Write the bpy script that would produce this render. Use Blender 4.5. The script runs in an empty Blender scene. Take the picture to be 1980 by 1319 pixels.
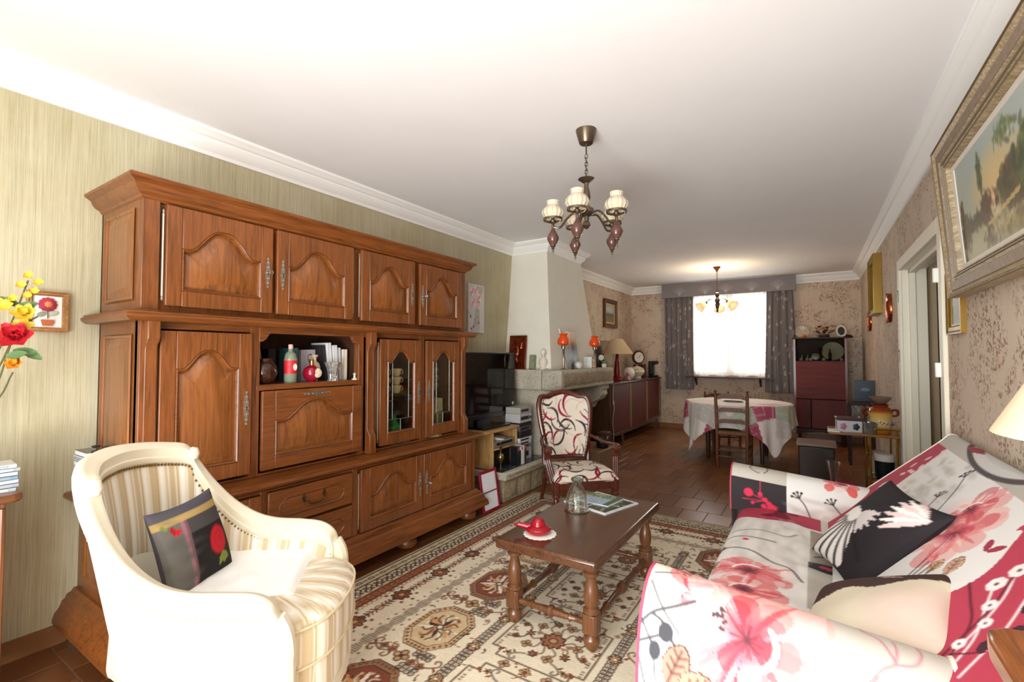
import bpy, bmesh, math, random
import numpy as np
from mathutils import Vector, Matrix
from math import sin, cos, pi, radians, sqrt

sc = bpy.context.scene
C = sc.collection
RND = random.Random(7)
NR = np.random.RandomState(3)

# ---------------------------------------------------------------- camera
cd = bpy.data.cameras.new('camera'); cam = bpy.data.objects.new('camera', cd); C.objects.link(cam)
cam.location = (0, 0, 1.278); cam.rotation_euler = (radians(91.8), 0, radians(32.73))
cd.sensor_width = 36; cd.sensor_fit = 'HORIZONTAL'; cd.lens = 905.5/1980*36; cd.clip_start = .02
sc.camera = cam
# ---------------------------------------------------------------- world, daylight, exposure
w = bpy.data.worlds.new('sky'); sc.world = w; w.use_nodes = True
bg = w.node_tree.nodes['Background']; bg.inputs[0].default_value = (.86, .93, 1, 1); bg.inputs[1].default_value = 2.2
def area(name, loc, rot, sx, sy, power, colr):
    d = bpy.data.lights.new(name, 'AREA'); d.shape = 'RECTANGLE'; d.size = sx; d.size_y = sy; d.energy = power; d.color = colr
    o = bpy.data.objects.new(name, d); C.objects.link(o); o.location = loc; o.rotation_euler = rot
    return o
area('daylight_terrace_door', (-.5, -1.12, 1.2), (radians(90), 0, 0), 1.8, 2.1, 78, (.94, .97, 1))
area('added_ceiling_fill', (-.5, -1.14, .45), (radians(135), 0, 0), 1.8, .8, 74, (.97, .985, 1))  # added upward fill lamp that brightens the ceiling; no terrace floor exists
area('daylight_dining_window', (-1.18, 8.70, 1.65), (radians(-90), 0, 0), 1.2, 1.35, 16, (.97, .98, 1))
vs = sc.view_settings; vs.view_transform = 'Standard'; vs.look = 'None'; vs.gamma = 1; vs.exposure = 0.33; vs.use_curve_mapping = False

# ---------------------------------------------------------------- room measures
L, R, FRONT, BACK, H = -2.851, .607, -1.05, 8.56, 2.53

# ---------------------------------------------------------------- colour and materials
def lin(c):
    if isinstance(c, str):
        c = c.lstrip('#'); c = [int(c[i:i+2], 16)/255 for i in (0, 2, 4)]
    return [x/12.92 if x <= .04045 else ((x+.055)/1.055)**2.4 for x in c[:3]]
def srgb(c):
    c = c.lstrip('#'); return np.array([int(c[i:i+2], 16)/255 for i in (0, 2, 4)])
MATS = {}
class Nt:
    def __init__(s, name):
        s.m = bpy.data.materials.new(name); s.m.use_nodes = True; s.t = s.m.node_tree; s.p = s.t.nodes['Principled BSDF']
        s.out = s.t.nodes['Material Output']
    def n(s, kind, **kw):
        x = s.t.nodes.new(kind)
        for k, v in kw.items():
            if k.startswith('i_'):
                q = k[2:]; q = int(q) if q.isdigit() else q.replace('_', ' ')
                x.inputs[q].default_value = v
            else: setattr(x, k, v)
        return x
    def l(s, a, b, ao=0, bi=0):
        s.t.links.new(a.outputs[ao], b.inputs[bi]); return b
    def coord(s, scale=(1, 1, 1), out='Object'):
        tc = s.n('ShaderNodeTexCoord'); mp = s.n('ShaderNodeMapping'); mp.inputs['Scale'].default_value = scale
        s.l(tc, mp, out, 0); return mp
    def noise(s, src, scale, detail=4, rough=.55, dist=0):
        x = s.n('ShaderNodeTexNoise'); x.inputs['Scale'].default_value = scale; x.inputs['Detail'].default_value = detail
        x.inputs['Roughness'].default_value = rough; x.inputs['Distortion'].default_value = dist
        if src: s.l(src, x)
        return x
    def ramp(s, src, stops, ao=0, interp='LINEAR'):
        x = s.n('ShaderNodeValToRGB'); x.color_ramp.interpolation = interp; e = x.color_ramp.elements
        while len(e) < len(stops): e.new(.5)
        for k, (p, c) in enumerate(stops):
            e[k].position = p; c = lin(c) if isinstance(c, str) else [c]*3; e[k].color = (*c, 1)
        s.l(src, x, ao, 0); return x
    def mix(s, fac, a, b, mode='MIX', fo=0):
        x = s.n('ShaderNodeMix', data_type='RGBA', blend_type=mode)
        for v, i in ((fac, 0), (a, 6), (b, 7)):
            if isinstance(v, (int, float)): x.inputs[i].default_value = v
            elif isinstance(v, (str, list, tuple)): x.inputs[i].default_value = (*(lin(v) if isinstance(v, str) else v), 1)
            else: s.t.links.new(v.outputs[2] if v.bl_idname == 'ShaderNodeMix' else v.outputs[0], x.inputs[i])
        return x
    def math(s, op, a, b=None):
        x = s.n('ShaderNodeMath', operation=op)
        for v, i in ((a, 0), (b, 1)):
            if v is None: continue
            if isinstance(v, (int, float)): x.inputs[i].default_value = v
            else: s.t.links.new(v.outputs[0], x.inputs[i])
        return x
    def base(s, src): s.t.links.new(src.outputs[2] if src.bl_idname == 'ShaderNodeMix' else src.outputs[0], s.p.inputs['Base Color'])
    def bump(s, src, strength=.2, dist=.01):
        b = s.n('ShaderNodeBump'); b.inputs['Strength'].default_value = strength; b.inputs['Distance'].default_value = dist
        s.t.links.new(src.outputs[0], b.inputs['Height']); s.t.links.new(b.outputs[0], s.p.inputs['Normal'])
    def set(s, **kw):
        for k, v in kw.items(): s.p.inputs[k.replace('_', ' ')].default_value = v
        return s
def plain(name, c, rough=.5, metal=0, var=.0, vscale=8, bump=0, bscale=60, **kw):
    if name in MATS: return MATS[name]
    t = Nt(name); t.set(Roughness=rough, Metallic=metal, **kw)
    t.p.inputs['Base Color'].default_value = (*lin(c), 1)
    if var:
        mp = t.coord(); nz = t.noise(mp, vscale, 5)
        rp = t.ramp(nz, [(.3, 1-var), (.7, 1+var*.6)])
        t.base(t.mix(1.0, c, rp, 'MULTIPLY'))
    if bump:
        mp = t.coord(); nz = t.noise(mp, bscale, 4); t.bump(nz, bump, .01)
    MATS[name] = t.m; return t.m
def wood(name, light, dark, axis='z', rough=.35, scale=1, coat=0., contrast=1):
    if name in MATS: return MATS[name]
    t = Nt(name); t.set(Roughness=rough); t.p.inputs['Coat Weight'].default_value = coat; t.p.inputs['Coat Roughness'].default_value = .2
    s = {'x': (.9, 14, 14), 'y': (14, .9, 14), 'z': (14, 14, .9)}[axis]
    mp = t.coord(tuple(q*scale for q in s))
    n1 = t.noise(mp, 2.2, 6, .65, 1.2); n2 = t.noise(mp, 9, 3, .6, .3)
    r1 = t.ramp(n1, [(.28, dark), (.5, light), (.75, light)])
    r2 = t.ramp(n2, [(.35, 1-.28*contrast), (.6, 1.04)])
    m1 = t.mix(1.0, r1, r2, 'MULTIPLY')
    mp2 = t.coord((1, 1, 1)); n3 = t.noise(mp2, 1.7, 3); r3 = t.ramp(n3, [(.3, .82), (.7, 1.1)])
    t.base(t.mix(1.0, m1, r3, 'MULTIPLY')); t.bump(n2, .06, .004)
    MATS[name] = t.m; return t.m
def vcol(name, rough=.8, bump=0, bscale=300, sheen=0, coat=0):
    if name in MATS: return MATS[name]
    t = Nt(name); t.set(Roughness=rough); a = t.n('ShaderNodeVertexColor', layer_name='Col'); t.base(a)
    if rough > .6: t.p.inputs['Specular IOR Level'].default_value = .2
    t.p.inputs['Sheen Weight'].default_value = sheen; t.p.inputs['Coat Weight'].default_value = coat
    if bump:
        mp = t.coord(); t.bump(t.noise(mp, bscale, 3), bump, .004)
    MATS[name] = t.m; return t.m
def glass(name, c='ffffff', rough=.02, alpha=.25):
    if name in MATS: return MATS[name]
    t = Nt(name); t.t.nodes.remove(t.p)
    tr = t.n('ShaderNodeBsdfTransparent'); tr.inputs[0].default_value = (*lin(c), 1)
    gl = t.n('ShaderNodeBsdfGlossy'); gl.inputs['Roughness'].default_value = rough; gl.inputs[0].default_value = (1, 1, 1, 1)
    lw = t.n('ShaderNodeLayerWeight'); lw.inputs[0].default_value = alpha
    mx = t.n('ShaderNodeMixShader'); t.l(lw, mx, 'Facing', 0); t.l(tr, mx, 0, 1); t.l(gl, mx, 0, 2); t.l(mx, t.out, 0, 0)
    MATS[name] = t.m; return t.m
def sheer(name, c, opacity=.6, transl=.8):
    if name in MATS: return MATS[name]
    t = Nt(name); t.t.nodes.remove(t.p)
    a = t.n('ShaderNodeBsdfTranslucent'); a.inputs[0].default_value = (*lin(c), 1)
    d = t.n('ShaderNodeBsdfDiffuse'); d.inputs[0].default_value = (*lin(c), 1)
    m1 = t.n('ShaderNodeMixShader'); m1.inputs[0].default_value = transl; t.l(d, m1, 0, 1); t.l(a, m1, 0, 2)
    tr = t.n('ShaderNodeBsdfTransparent'); m2 = t.n('ShaderNodeMixShader'); m2.inputs[0].default_value = opacity
    t.l(tr, m2, 0, 1); t.l(m1, m2, 0, 2); t.l(m2, t.out, 0, 0)
    MATS[name] = t.m; return t.m
def emit(name, c, s):
    if name in MATS: return MATS[name]
    t = Nt(name); t.p.inputs['Base Color'].default_value = (*lin(c), 1)
    t.p.inputs['Emission Color'].default_value = (*lin(c), 1); t.p.inputs['Emission Strength'].default_value = s
    MATS[name] = t.m; return t.m

# ---------------------------------------------------------------- mesh builder
def catmull(pts, n=6, closed=False):
    P = [np.array(p, float) for p in pts]; out = []; m = len(P)
    rng = range(m if closed else m-1)
    for i in rng:
        p0 = P[(i-1) % m] if (closed or i > 0) else 2*P[0]-P[1]
        p1, p2 = P[i], P[(i+1) % m]
        p3 = P[(i+2) % m] if (closed or i+2 < m) else 2*P[-1]-P[-2]
        for k in range(n):
            t = k/n
            out.append(.5*((2*p1)+(-p0+p2)*t+(2*p0-5*p1+4*p2-p3)*t*t+(-p0+3*p1-3*p2+p3)*t**3))
    if not closed: out.append(P[-1])
    return out
class MB:
    def __init__(s, M=None): s.v = []; s.f = []; s.M = M
    def add(s, vs, fs):
        o = len(s.v)
        s.v += [s.M @ Vector(p) for p in vs] if s.M is not None else [Vector(p) for p in vs]
        s.f += [tuple(i+o for i in f) for f in fs]; return s
    def box(s, x0, x1, y0, y1, z0, z1):
        return s.add([(x0,y0,z0),(x1,y0,z0),(x1,y1,z0),(x0,y1,z0),(x0,y0,z1),(x1,y0,z1),(x1,y1,z1),(x0,y1,z1)],
                     [(0,3,2,1),(4,5,6,7),(0,1,5,4),(1,2,6,5),(2,3,7,6),(3,0,4,7)])
    def prism(s, pts, a, b, axis='z'):
        n = len(pts)
        f = {'z': lambda p, q: (p[0], p[1], q), 'x': lambda p, q: (q, p[0], p[1]), 'y': lambda p, q: (p[0], q, p[1])}[axis]
        return s.add([f(p, a) for p in pts]+[f(p, b) for p in pts],
                     [tuple(range(n))[::-1], tuple(range(n, 2*n))]+[(i, (i+1) % n, n+(i+1) % n, n+i) for i in range(n)])
    def lathe(s, prof, c=(0, 0, 0), n=20, axis='z', flute=0, nf=12, ell=1):
        vs = []; fs = []
        for r, h in prof:
            for k in range(n):
                a = 2*pi*k/n; rr = r*(1+flute*cos(nf*a)); x, y = rr*cos(a), rr*sin(a)*ell
                p = {'z': (x, y, h), 'x': (h, x, y), 'y': (x, h, y)}[axis]
                vs.append((p[0]+c[0], p[1]+c[1], p[2]+c[2]))
        m = len(prof)
        for i in range(m-1):
            for k in range(n):
                fs.append((i*n+k, i*n+(k+1) % n, (i+1)*n+(k+1) % n, (i+1)*n+k))
        if math.hypot(prof[0][0]-prof[-1][0], prof[0][1]-prof[-1][1]) < .0065 and m > 3:     # ring or thin shell: close it on itself
            fs += [((m-1)*n+k, (m-1)*n+(k+1) % n, (k+1) % n, k) for k in range(n)]
        else:
            if prof[0][0] > 1e-6: fs.append(tuple(range(n))[::-1])
            if prof[-1][0] > 1e-6: fs.append(tuple(range((m-1)*n, m*n)))
        return s.add(vs, fs)
    def tube(s, pts, r, n=8, closed=False, flat=1):
        P = [Vector(p) for p in pts]; m = len(P); vs = []; fs = []
        R_ = r if hasattr(r, '__len__') else [r]*m
        up = None
        for i in range(m):
            if closed: d = (P[(i+1) % m]-P[i-1])
            else: d = (P[min(i+1, m-1)]-P[max(i-1, 0)])
            d.normalize()
            if up is None:
                up = Vector((0, 0, 1)) if abs(d.z) < .9 else Vector((1, 0, 0))
            a = d.cross(up); a.normalize(); b = a.cross(d); b.normalize(); up = b
            for k in range(n):
                t = 2*pi*k/n; vs.append(P[i]+a*cos(t)*R_[i]+b*sin(t)*R_[i]*flat)
        for i in range(m if closed else m-1):
            j = (i+1) % m
            for k in range(n): fs.append((i*n+k, i*n+(k+1) % n, j*n+(k+1) % n, j*n+k))
        if not closed: fs.append(tuple(range(n))[::-1]); fs.append(tuple(range((m-1)*n, m*n)))
        return s.add(vs, fs)
    def ball(s, c, r, n=10, sz=1):
        m = n//2
        return s.lathe([(r*sin(pi*i/m), -r*sz*cos(pi*i/m)) for i in range(m+1)], c, n)
    def bar(s, a, b, w, t):
        a = Vector(a); b = Vector(b); d = (b-a).normalized()
        up = Vector((0, 0, 1)) if abs(d.z) < .95 else Vector((1, 0, 0))
        u = d.cross(up).normalized(); v = u.cross(d).normalized(); vs = []
        for p in (a, b):
            for i, j in ((-1, -1), (1, -1), (1, 1), (-1, 1)): vs.append(p+u*i*w/2+v*j*t/2)
        return s.add(vs, [(3,2,1,0),(4,5,6,7),(0,1,5,4),(1,2,6,5),(2,3,7,6),(3,0,4,7)])
    def mould(s, prof, path, closed=False):
        """sweep (out, z) profile along an xy path, mitred; out points to the right of travel"""
        P = [np.array(p[:2], float) for p in path]; m = len(P); k = len(prof); vs = []; fs = []
        for i in range(m):
            d1 = P[i]-P[i-1] if (i > 0 or closed) else P[1]-P[0]
            d2 = P[(i+1) % m]-P[i] if (i < m-1 or closed) else d1
            if i == m-1 and not closed: d2 = d1
            n1 = np.array([d1[1], -d1[0]])/np.linalg.norm(d1); n2 = np.array([d2[1], -d2[0]])/np.linalg.norm(d2)
            b = n1+n2; b = b/max(1e-6, (b@n1)) if abs(b@n1) > 1e-6 else n1
            for o, z in prof: vs.append((P[i][0]+b[0]*o, P[i][1]+b[1]*o, z))
        for i in range(m if closed else m-1):
            j = (i+1) % m
            for q in range(k): fs.append((i*k+q, i*k+(q+1) % k, j*k+(q+1) % k, j*k+q))
        if not closed: fs.append(tuple(range(k))[::-1]); fs.append(tuple(range((m-1)*k, m*k)))
        return s.add(vs, fs)
    def grid(s, P, close_u=False):
        nu, nv = P.shape[:2]; fs = []
        for i in range(nu if close_u else nu-1):
            for j in range(nv-1):
                a = (i+1) % nu; fs.append((i*nv+j, a*nv+j, a*nv+j+1, i*nv+j+1))
        return s.add(P.reshape(-1, 3).tolist(), fs)
    def build(s, name, mat, parent=None, smooth=35, bev=0, seg=2, off=None, label=None, fix=True):
        me = bpy.data.meshes.new(name)
        v = s.v
        if off is not None: o3 = Vector(off); v = [p-o3 for p in v]
        me.from_pydata([tuple(p) for p in v], [], s.f)
        if fix and len(s.f) < 30000:
            b = bmesh.new(); b.from_mesh(me); bmesh.ops.recalc_face_normals(b, faces=b.faces); b.to_mesh(me); b.free()
        me.materials.append(mat)
        if smooth: me.shade_smooth(); me.set_sharp_from_angle(angle=radians(smooth))
        o = bpy.data.objects.new(name, me); C.objects.link(o)
        if parent is not None: o.parent = parent
        if bev:
            md = o.modifiers.new('bevel', 'BEVEL'); md.width = bev; md.segments = seg; md.limit_method = 'ANGLE'; md.angle_limit = radians(40)
        if label: o['label'] = label
        return o
def mesh_part(name, mat, parent=None, **k):
    return lambda mb: mb.build(name, mat, parent, **k)
def tag(o, label, cat, group=None, kind=None):
    if label: o['label'] = label
    if cat: o['category'] = cat
    if group: o['group'] = group
    if kind: o['kind'] = kind
    return o
def thing(name, label, cat, loc=(0, 0, 0), rz=0, group=None):
    o = bpy.data.objects.new(name, None); C.objects.link(o); o.location = loc; o.rotation_euler = (0, 0, rz); o.empty_display_size = .05
    return tag(o, label, cat, group)
def struct(o): o['kind'] = 'structure'; return o
def copy_tree(o, parent=None):
    c = o.copy(); C.objects.link(c); c.parent = parent
    for ch in list(o.children): copy_tree(ch, c)
    return c
def T(loc=(0, 0, 0), rz=0, rx=0, ry=0, s=1):
    return Matrix.Translation(loc) @ Matrix.Rotation(rz, 4, 'Z') @ Matrix.Rotation(ry, 4, 'Y') @ Matrix.Rotation(rx, 4, 'X') @ Matrix.Scale(s, 4)

# ---------------------------------------------------------------- flat print: drawn into colour attributes of fine grids
class Canvas:
    def __init__(s, w, h, res, bg):
        s.nx = int(round(w/res))+1; s.ny = int(round(h/res))+1; s.w = w; s.h = h
        s.x = np.linspace(0, w, s.nx); s.y = np.linspace(0, h, s.ny); s.res = res
        s.X, s.Y = np.meshgrid(s.x, s.y); s.a = np.empty((s.ny, s.nx, 3)); s.a[:] = srgb(bg)
    def win(s, x0, x1, y0, y1):
        i0 = max(0, int(x0/s.res)-1); i1 = min(s.nx, int(x1/s.res)+3); j0 = max(0, int(y0/s.res)-1); j1 = min(s.ny, int(y1/s.res)+3)
        if i0 >= i1 or j0 >= j1: return None
        sl = (slice(j0, j1), slice(i0, i1)); return sl, s.X[sl], s.Y[sl]
    def put(s, sl, m, c):
        c = srgb(c) if isinstance(c, str) else c
        s.a[sl] = s.a[sl]*(1-m[..., None])+c*m[..., None]
    def disc(s, x, y, rx, c, ry=None, al=1, rot=0, soft=.5, ring=0):
        ry = ry or rx; q = max(rx, ry)*(1.3 if ring == 0 else 1.5)+s.res*2; wn = s.win(x-q, x+q, y-q, y+q)
        if not wn: return
        sl, X, Y = wn; u = (X-x)*cos(rot)+(Y-y)*sin(rot); v = -(X-x)*sin(rot)+(Y-y)*cos(rot)
        d = (np.sqrt((u/rx)**2+(v/ry)**2)-1)*min(rx, ry)
        if ring: d = np.abs(d)-ring/2
        s.put(sl, np.clip(.5-d/(s.res*2*soft), 0, 1)*al, c)
    def glow(s, x, y, rx, c, ry=None, al=1, rot=0, p=2):
        ry = ry or rx; q = max(rx, ry)*1.05; wn = s.win(x-q, x+q, y-q, y+q)
        if not wn: return
        sl, X, Y = wn; u = (X-x)*cos(rot)+(Y-y)*sin(rot); v = -(X-x)*sin(rot)+(Y-y)*cos(rot)
        d = np.sqrt((u/rx)**2+(v/ry)**2); s.put(sl, np.clip(1-d**p, 0, 1)*al, c)
    def line(s, pts, w, c, al=1, taper=None):
        w2 = taper if taper is not None else w; n = len(pts)-1; q = max(w, w2)+s.res*2
        xs = [p[0] for p in pts]; ys = [p[1] for p in pts]; wn = s.win(min(xs)-q, max(xs)+q, min(ys)-q, max(ys)+q)
        if not wn: return
        sl, X, Y = wn; best = None
        for i in range(n):
            a, b = pts[i], pts[i+1]; wa = w+(w2-w)*i/n; wb = w+(w2-w)*(i+1)/n
            dx, dy = b[0]-a[0], b[1]-a[1]; l2 = dx*dx+dy*dy+1e-12
            t = np.clip(((X-a[0])*dx+(Y-a[1])*dy)/l2, 0, 1)
            d = np.sqrt((X-a[0]-t*dx)**2+(Y-a[1]-t*dy)**2)-np.maximum((wa+(wb-wa)*t)/2, s.res*.6)
            best = d if best is None else np.minimum(best, d)
        s.put(sl, np.clip(.5-best/(s.res*1.2), 0, 1)*al, c)
    def curve(s, pts, w, c, al=1, taper=None, n=6): s.line([tuple(p) for p in catmull(pts, n)], w, c, al, taper)
    def poly(s, pts, c, al=1):
        xs = [p[0] for p in pts]; ys = [p[1] for p in pts]; wn = s.win(min(xs), max(xs), min(ys), max(ys))
        if not wn: return
        sl, X, Y = wn; m = np.zeros(X.shape, bool); n = len(pts)
        for i in range(n):
            x1, y1 = pts[i]; x2, y2 = pts[(i+1) % n]
            if y1 == y2: continue
            k = ((y1 > Y) != (y2 > Y)) & (X < (x2-x1)*(Y-y1)/(y2-y1)+x1); m ^= k
        s.put(sl, m*float(al), c)
    def rect(s, x0, x1, y0, y1, c, al=1):
        wn = s.win(x0, x1, y0, y1)
        if not wn: return
        sl, X, Y = wn; s.put(sl, ((X >= x0) & (X < x1) & (Y >= y0) & (Y < y1))*float(al), c)
    def petal(s, x, y, ang, ln, wd, c, al=1, tip=.6):
        q = [(0, 0), (ln*.35, wd*.42), (ln*.75, wd*.5*tip*1.3), (ln, 0), (ln*.75, -wd*.5*tip*1.3), (ln*.35, -wd*.42)]
        pts = catmull(q, 5, True)
        s.poly([(x+p[0]*cos(ang)-p[1]*sin(ang), y+p[0]*sin(ang)+p[1]*cos(ang)) for p in pts], c, al)
    def mottle(s, amp, seed=1, cells=12, box=None):
        r = np.random.RandomState(seed); g = r.rand(cells+2, cells+2)
        u = s.X/max(s.w, s.h)*cells; v = s.Y/max(s.w, s.h)*cells; i = u.astype(int); j = v.astype(int); fu = u-i; fv = v-j
        fu = fu*fu*(3-2*fu); fv = fv*fv*(3-2*fv)
        n = g[j, i]*(1-fu)*(1-fv)+g[j, i+1]*fu*(1-fv)+g[j+1, i]*(1-fu)*fv+g[j+1, i+1]*fu*fv
        return n-.5
    def mesh(s, name, P, mat, parent=None, smooth=True, off=None, flip=False):
        P = np.asarray(P, float)
        if off is not None: P = P-np.array(off)
        me = bpy.data.meshes.new(name); ny, nx = s.ny, s.nx
        idx = np.arange(ny*nx).reshape(ny, nx)
        q = np.stack([idx[:-1, :-1], idx[:-1, 1:], idx[1:, 1:], idx[1:, :-1]], -1).reshape(-1, 4)
        if flip: q = q[:, ::-1]
        me.vertices.add(ny*nx); me.vertices.foreach_set('co', P.reshape(-1))
        me.loops.add(q.size); me.loops.foreach_set('vertex_index', q.reshape(-1).astype(np.int32))
        me.polygons.add(len(q)); me.polygons.foreach_set('loop_start', (np.arange(len(q))*4).astype(np.int32))
        try: me.polygons.foreach_set('loop_total', np.full(len(q), 4, np.int32))
        except Exception: pass
        me.update(calc_edges=True); me.validate()
        c = np.clip(s.a, 0, 1); c = np.where(c <= .04045, c/12.92, ((c+.055)/1.055)**2.4)
        at = me.color_attributes.new('Col', 'FLOAT_COLOR', 'POINT')
        at.data.foreach_set('color', np.concatenate([c, np.ones((ny, nx, 1))], -1).reshape(-1).astype(np.float32))
        me.materials.append(mat)
        if smooth: me.shade_smooth()
        o = bpy.data.objects.new(name, me); C.objects.link(o)
        if parent is not None: o.parent = parent
        return o
def plane_pts(cv, o, u, v):
    """canvas laid flat: origin o, directions u (x) and v (y)"""
    return np.array(o)[None, None]+cv.X[..., None]*np.array(u)[None, None]+cv.Y[..., None]*np.array(v)[None, None]
# ================================================================ setting
def floral(name, base, tint, leaves, sc1=4.0, thr=(.43, .54)):
    t = Nt(name); t.set(Roughness=.85); mp = t.coord()
    b0 = t.mix(t.ramp(t.noise(mp, 1.3, 4), [(.35, 0.0), (.65, 1.0)]), base, tint)
    mk = t.ramp(t.noise(mp, sc1, 2, .5, .6), [(thr[0], 0.0), (thr[1], 1.0)])            # bouquets
    sprig = t.ramp(t.noise(mp, 17, 3, .6, 1.5), [(.44, 0.0), (.54, 1.0)])              # trailing sprigs inside each bouquet
    dv = t.mix(.05, mp, t.noise(mp, 26, 2))
    vo = t.n('ShaderNodeTexVoronoi'); vo.inputs['Scale'].default_value = 58; t.t.links.new(dv.outputs[2], vo.inputs[0])
    bl = t.ramp(vo, [(.40, 1.0), (.56, 0.0)])
    sep = t.n('ShaderNodeSeparateColor'); t.t.links.new(vo.outputs['Color'], sep.inputs[0])
    lc = t.ramp(sep, [(0, leaves[0]), (.35, leaves[1]), (.65, leaves[2]), (1, leaves[3])], 0)
    fac = t.math('MULTIPLY', t.math('MULTIPLY', mk, bl), t.math('MULTIPLY', sprig, .85))
    v2 = t.n('ShaderNodeTexVoronoi'); v2.inputs['Scale'].default_value = 15; t.t.links.new(dv.outputs[2], v2.inputs[0])
    fl2 = t.math('MULTIPLY', t.math('MULTIPLY', mk, t.ramp(v2, [(.22, 1.0), (.34, 0.0)])), .5)     # soft pink roses
    st = t.noise(t.coord((70, 70, 1.5)), 2, 3); str_ = t.ramp(st, [(.3, .92), (.7, 1.04)])
    b1 = t.mix(fl2, b0, 'b98f7c')
    t.base(t.mix(1.0, t.mix(fac, b1, lc), str_, 'MULTIPLY')); t.bump(st, .08, .004)
    return t.m
M_floral = floral('floral_wallpaper', 'd2c3ad', 'cdb5a0', ['6d4f38', '8a6446', '6b6044', '99705a'])
def grasscloth():
    t = Nt('grasscloth_wallpaper'); t.set(Roughness=.9)
    n1 = t.noise(t.coord((130, 130, 2.2)), 1.5, 5, .7); n2 = t.noise(t.coord((40, 40, 1.0)), 1.2, 3)
    r1 = t.ramp(n1, [(.25, 'a9a189'), (.5, 'c3bda8'), (.75, 'd4cfbf')]); r2 = t.ramp(n2, [(.3, .9), (.7, 1.06)])
    n3 = t.noise(t.coord((1.5, 1.5, 1.5)), 1.5, 4); r3 = t.ramp(n3, [(.3, 'ece5cc'), (.7, 'fffdf2')])
    m = t.mix(1.0, t.mix(1.0, r1, r2, 'MULTIPLY'), r3, 'MULTIPLY')
    t.base(m); t.bump(n1, .35, .004); return t.m
M_grass = grasscloth()
M_ceil = plain('ceiling_paint', 'f2f0ee', .9, var=.02, vscale=2)
M_crown = plain('crown_paint', 'f6f4ef', .6)
M_plaster = plain('hood_plaster', 'e6e2d2', .9, var=.03, vscale=6, bump=.05)
M_door = plain('door_paint', 'ece5cf', .45)
M_frame_w = plain('window_frame_paint', 'f2ede3', .5)
def tilemat():
    t = Nt('terracotta_tile'); t.set(Roughness=.28); oi = t.n('ShaderNodeObjectInfo')
    r = t.ramp(oi, [(0, '6a3f22'), (.5, '7b4b2a'), (1, '8a5833')], 'Random')
    n = t.noise(t.coord(), 5, 3); r2 = t.ramp(n, [(.3, .95), (.7, 1.03)])
    t.base(t.mix(1.0, r, r2, 'MULTIPLY'))
    rr = t.ramp(n, [(.3, .27), (.7, .33)]); t.t.links.new(rr.outputs[0], t.p.inputs['Roughness']); return t.m
M_tile = tilemat()
M_grout = plain('tile_grout', '6d5a45', .9, var=.1)
M_skirt = plain('skirting_tile', '8a5d38', .4, var=.15, vscale=5)

fl = struct(MB().box(L-.1, R+.1, FRONT-.1, BACK+.1, -.12, -.003).build('floor', M_grout))
TW, TH = (R-L)/18, (BACK-FRONT)/28
def tilemesh(wd):
    g = .0028; o = MB().box(g, wd-g, g, TH-g, -.008, 0).build('floor_tile', M_tile, fl, smooth=0, bev=.0015, seg=1); me = o.data
    md = o.modifiers[0]
    bpy.context.view_layer.update(); dg = bpy.context.evaluated_depsgraph_get()
    me2 = bpy.data.meshes.new_from_object(o.evaluated_get(dg)); me2.name = 'floor_tile'
    bpy.data.objects.remove(o); return me2
TM = {TW: tilemesh(TW), TW/2: tilemesh(TW/2)}
for r in range(28):
    y0 = FRONT+r*TH; xs = [L+k*TW for k in range(18)]; ws = [TW]*18
    if r % 2: xs = [L]+[L+TW/2+k*TW for k in range(17)]+[R-TW/2]; ws = [TW/2]+[TW]*17+[TW/2]
    for x0, wd in zip(xs, ws):
        far = y0 > 3.45 and not (x0 < -2.35 and 3.5 < y0 < 5.7) and not (x0 < -2.6 and y0 < 6.3)
        near = (x0 < -2.1 and .1 < y0 < 1.0) or (-2.55 < x0 < -2.1 and y0 < 3.6 and y0 > .5)
        if not (far or near): continue
        o = bpy.data.objects.new('floor_tile', TM[wd]); C.objects.link(o); o.location = (x0, y0, 0); o.parent = fl

struct(MB().box(L-.1, R+.1, FRONT-.1, BACK+.1, H, H+.1).build('ceiling', M_ceil))
struct(MB().box(L-.12, L, FRONT, 4.9, 0, H).build('wall_left', M_grass))
struct(MB().box(L-.12, L, 4.9, BACK, 0, H).build('wall_left_dining', M_floral))
WX0, WX1, WZ0, WZ1 = -1.80, -.57, .95, 2.34
m = MB().box(L, WX0, BACK, BACK+.24, 0, H).box(WX1, R, BACK, BACK+.24, 0, H).box(WX0, WX1, BACK, BACK+.24, 0, WZ0).box(WX0, WX1, BACK, BACK+.24, WZ1, H)
struct(m.build('wall_back', M_floral))
DY0, DY1, DZ = 3.42, 4.84, 1.98
m = MB().box(R, R+.14, FRONT, DY0, 0, H).box(R, R+.14, DY1, BACK, 0, H).box(R, R+.14, DY0, DY1, DZ, H)
struct(m.build('wall_right', M_floral))
GX0, GX1, GZ1 = -1.45, .45, 2.25
m = MB().box(L, GX0, FRONT-.15, FRONT, 0, H).box(GX1, R, FRONT-.15, FRONT, 0, H).box(GX0, GX1, FRONT-.15, FRONT, GZ1, H)
struct(m.build('wall_front', M_grass))
g = struct(MB().box(GX0, GX1, FRONT-.12, FRONT-.06, 0, .08).box(GX0, GX1, FRONT-.12, FRONT-.06, GZ1-.07, GZ1)
           .box(GX0, GX0+.07, FRONT-.12, FRONT-.06, 0, GZ1).box(GX1-.07, GX1, FRONT-.12, FRONT-.06, 0, GZ1).box(-.54, -.46, FRONT-.12, FRONT-.06, 0, GZ1).build('window_2', M_frame_w))

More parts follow.
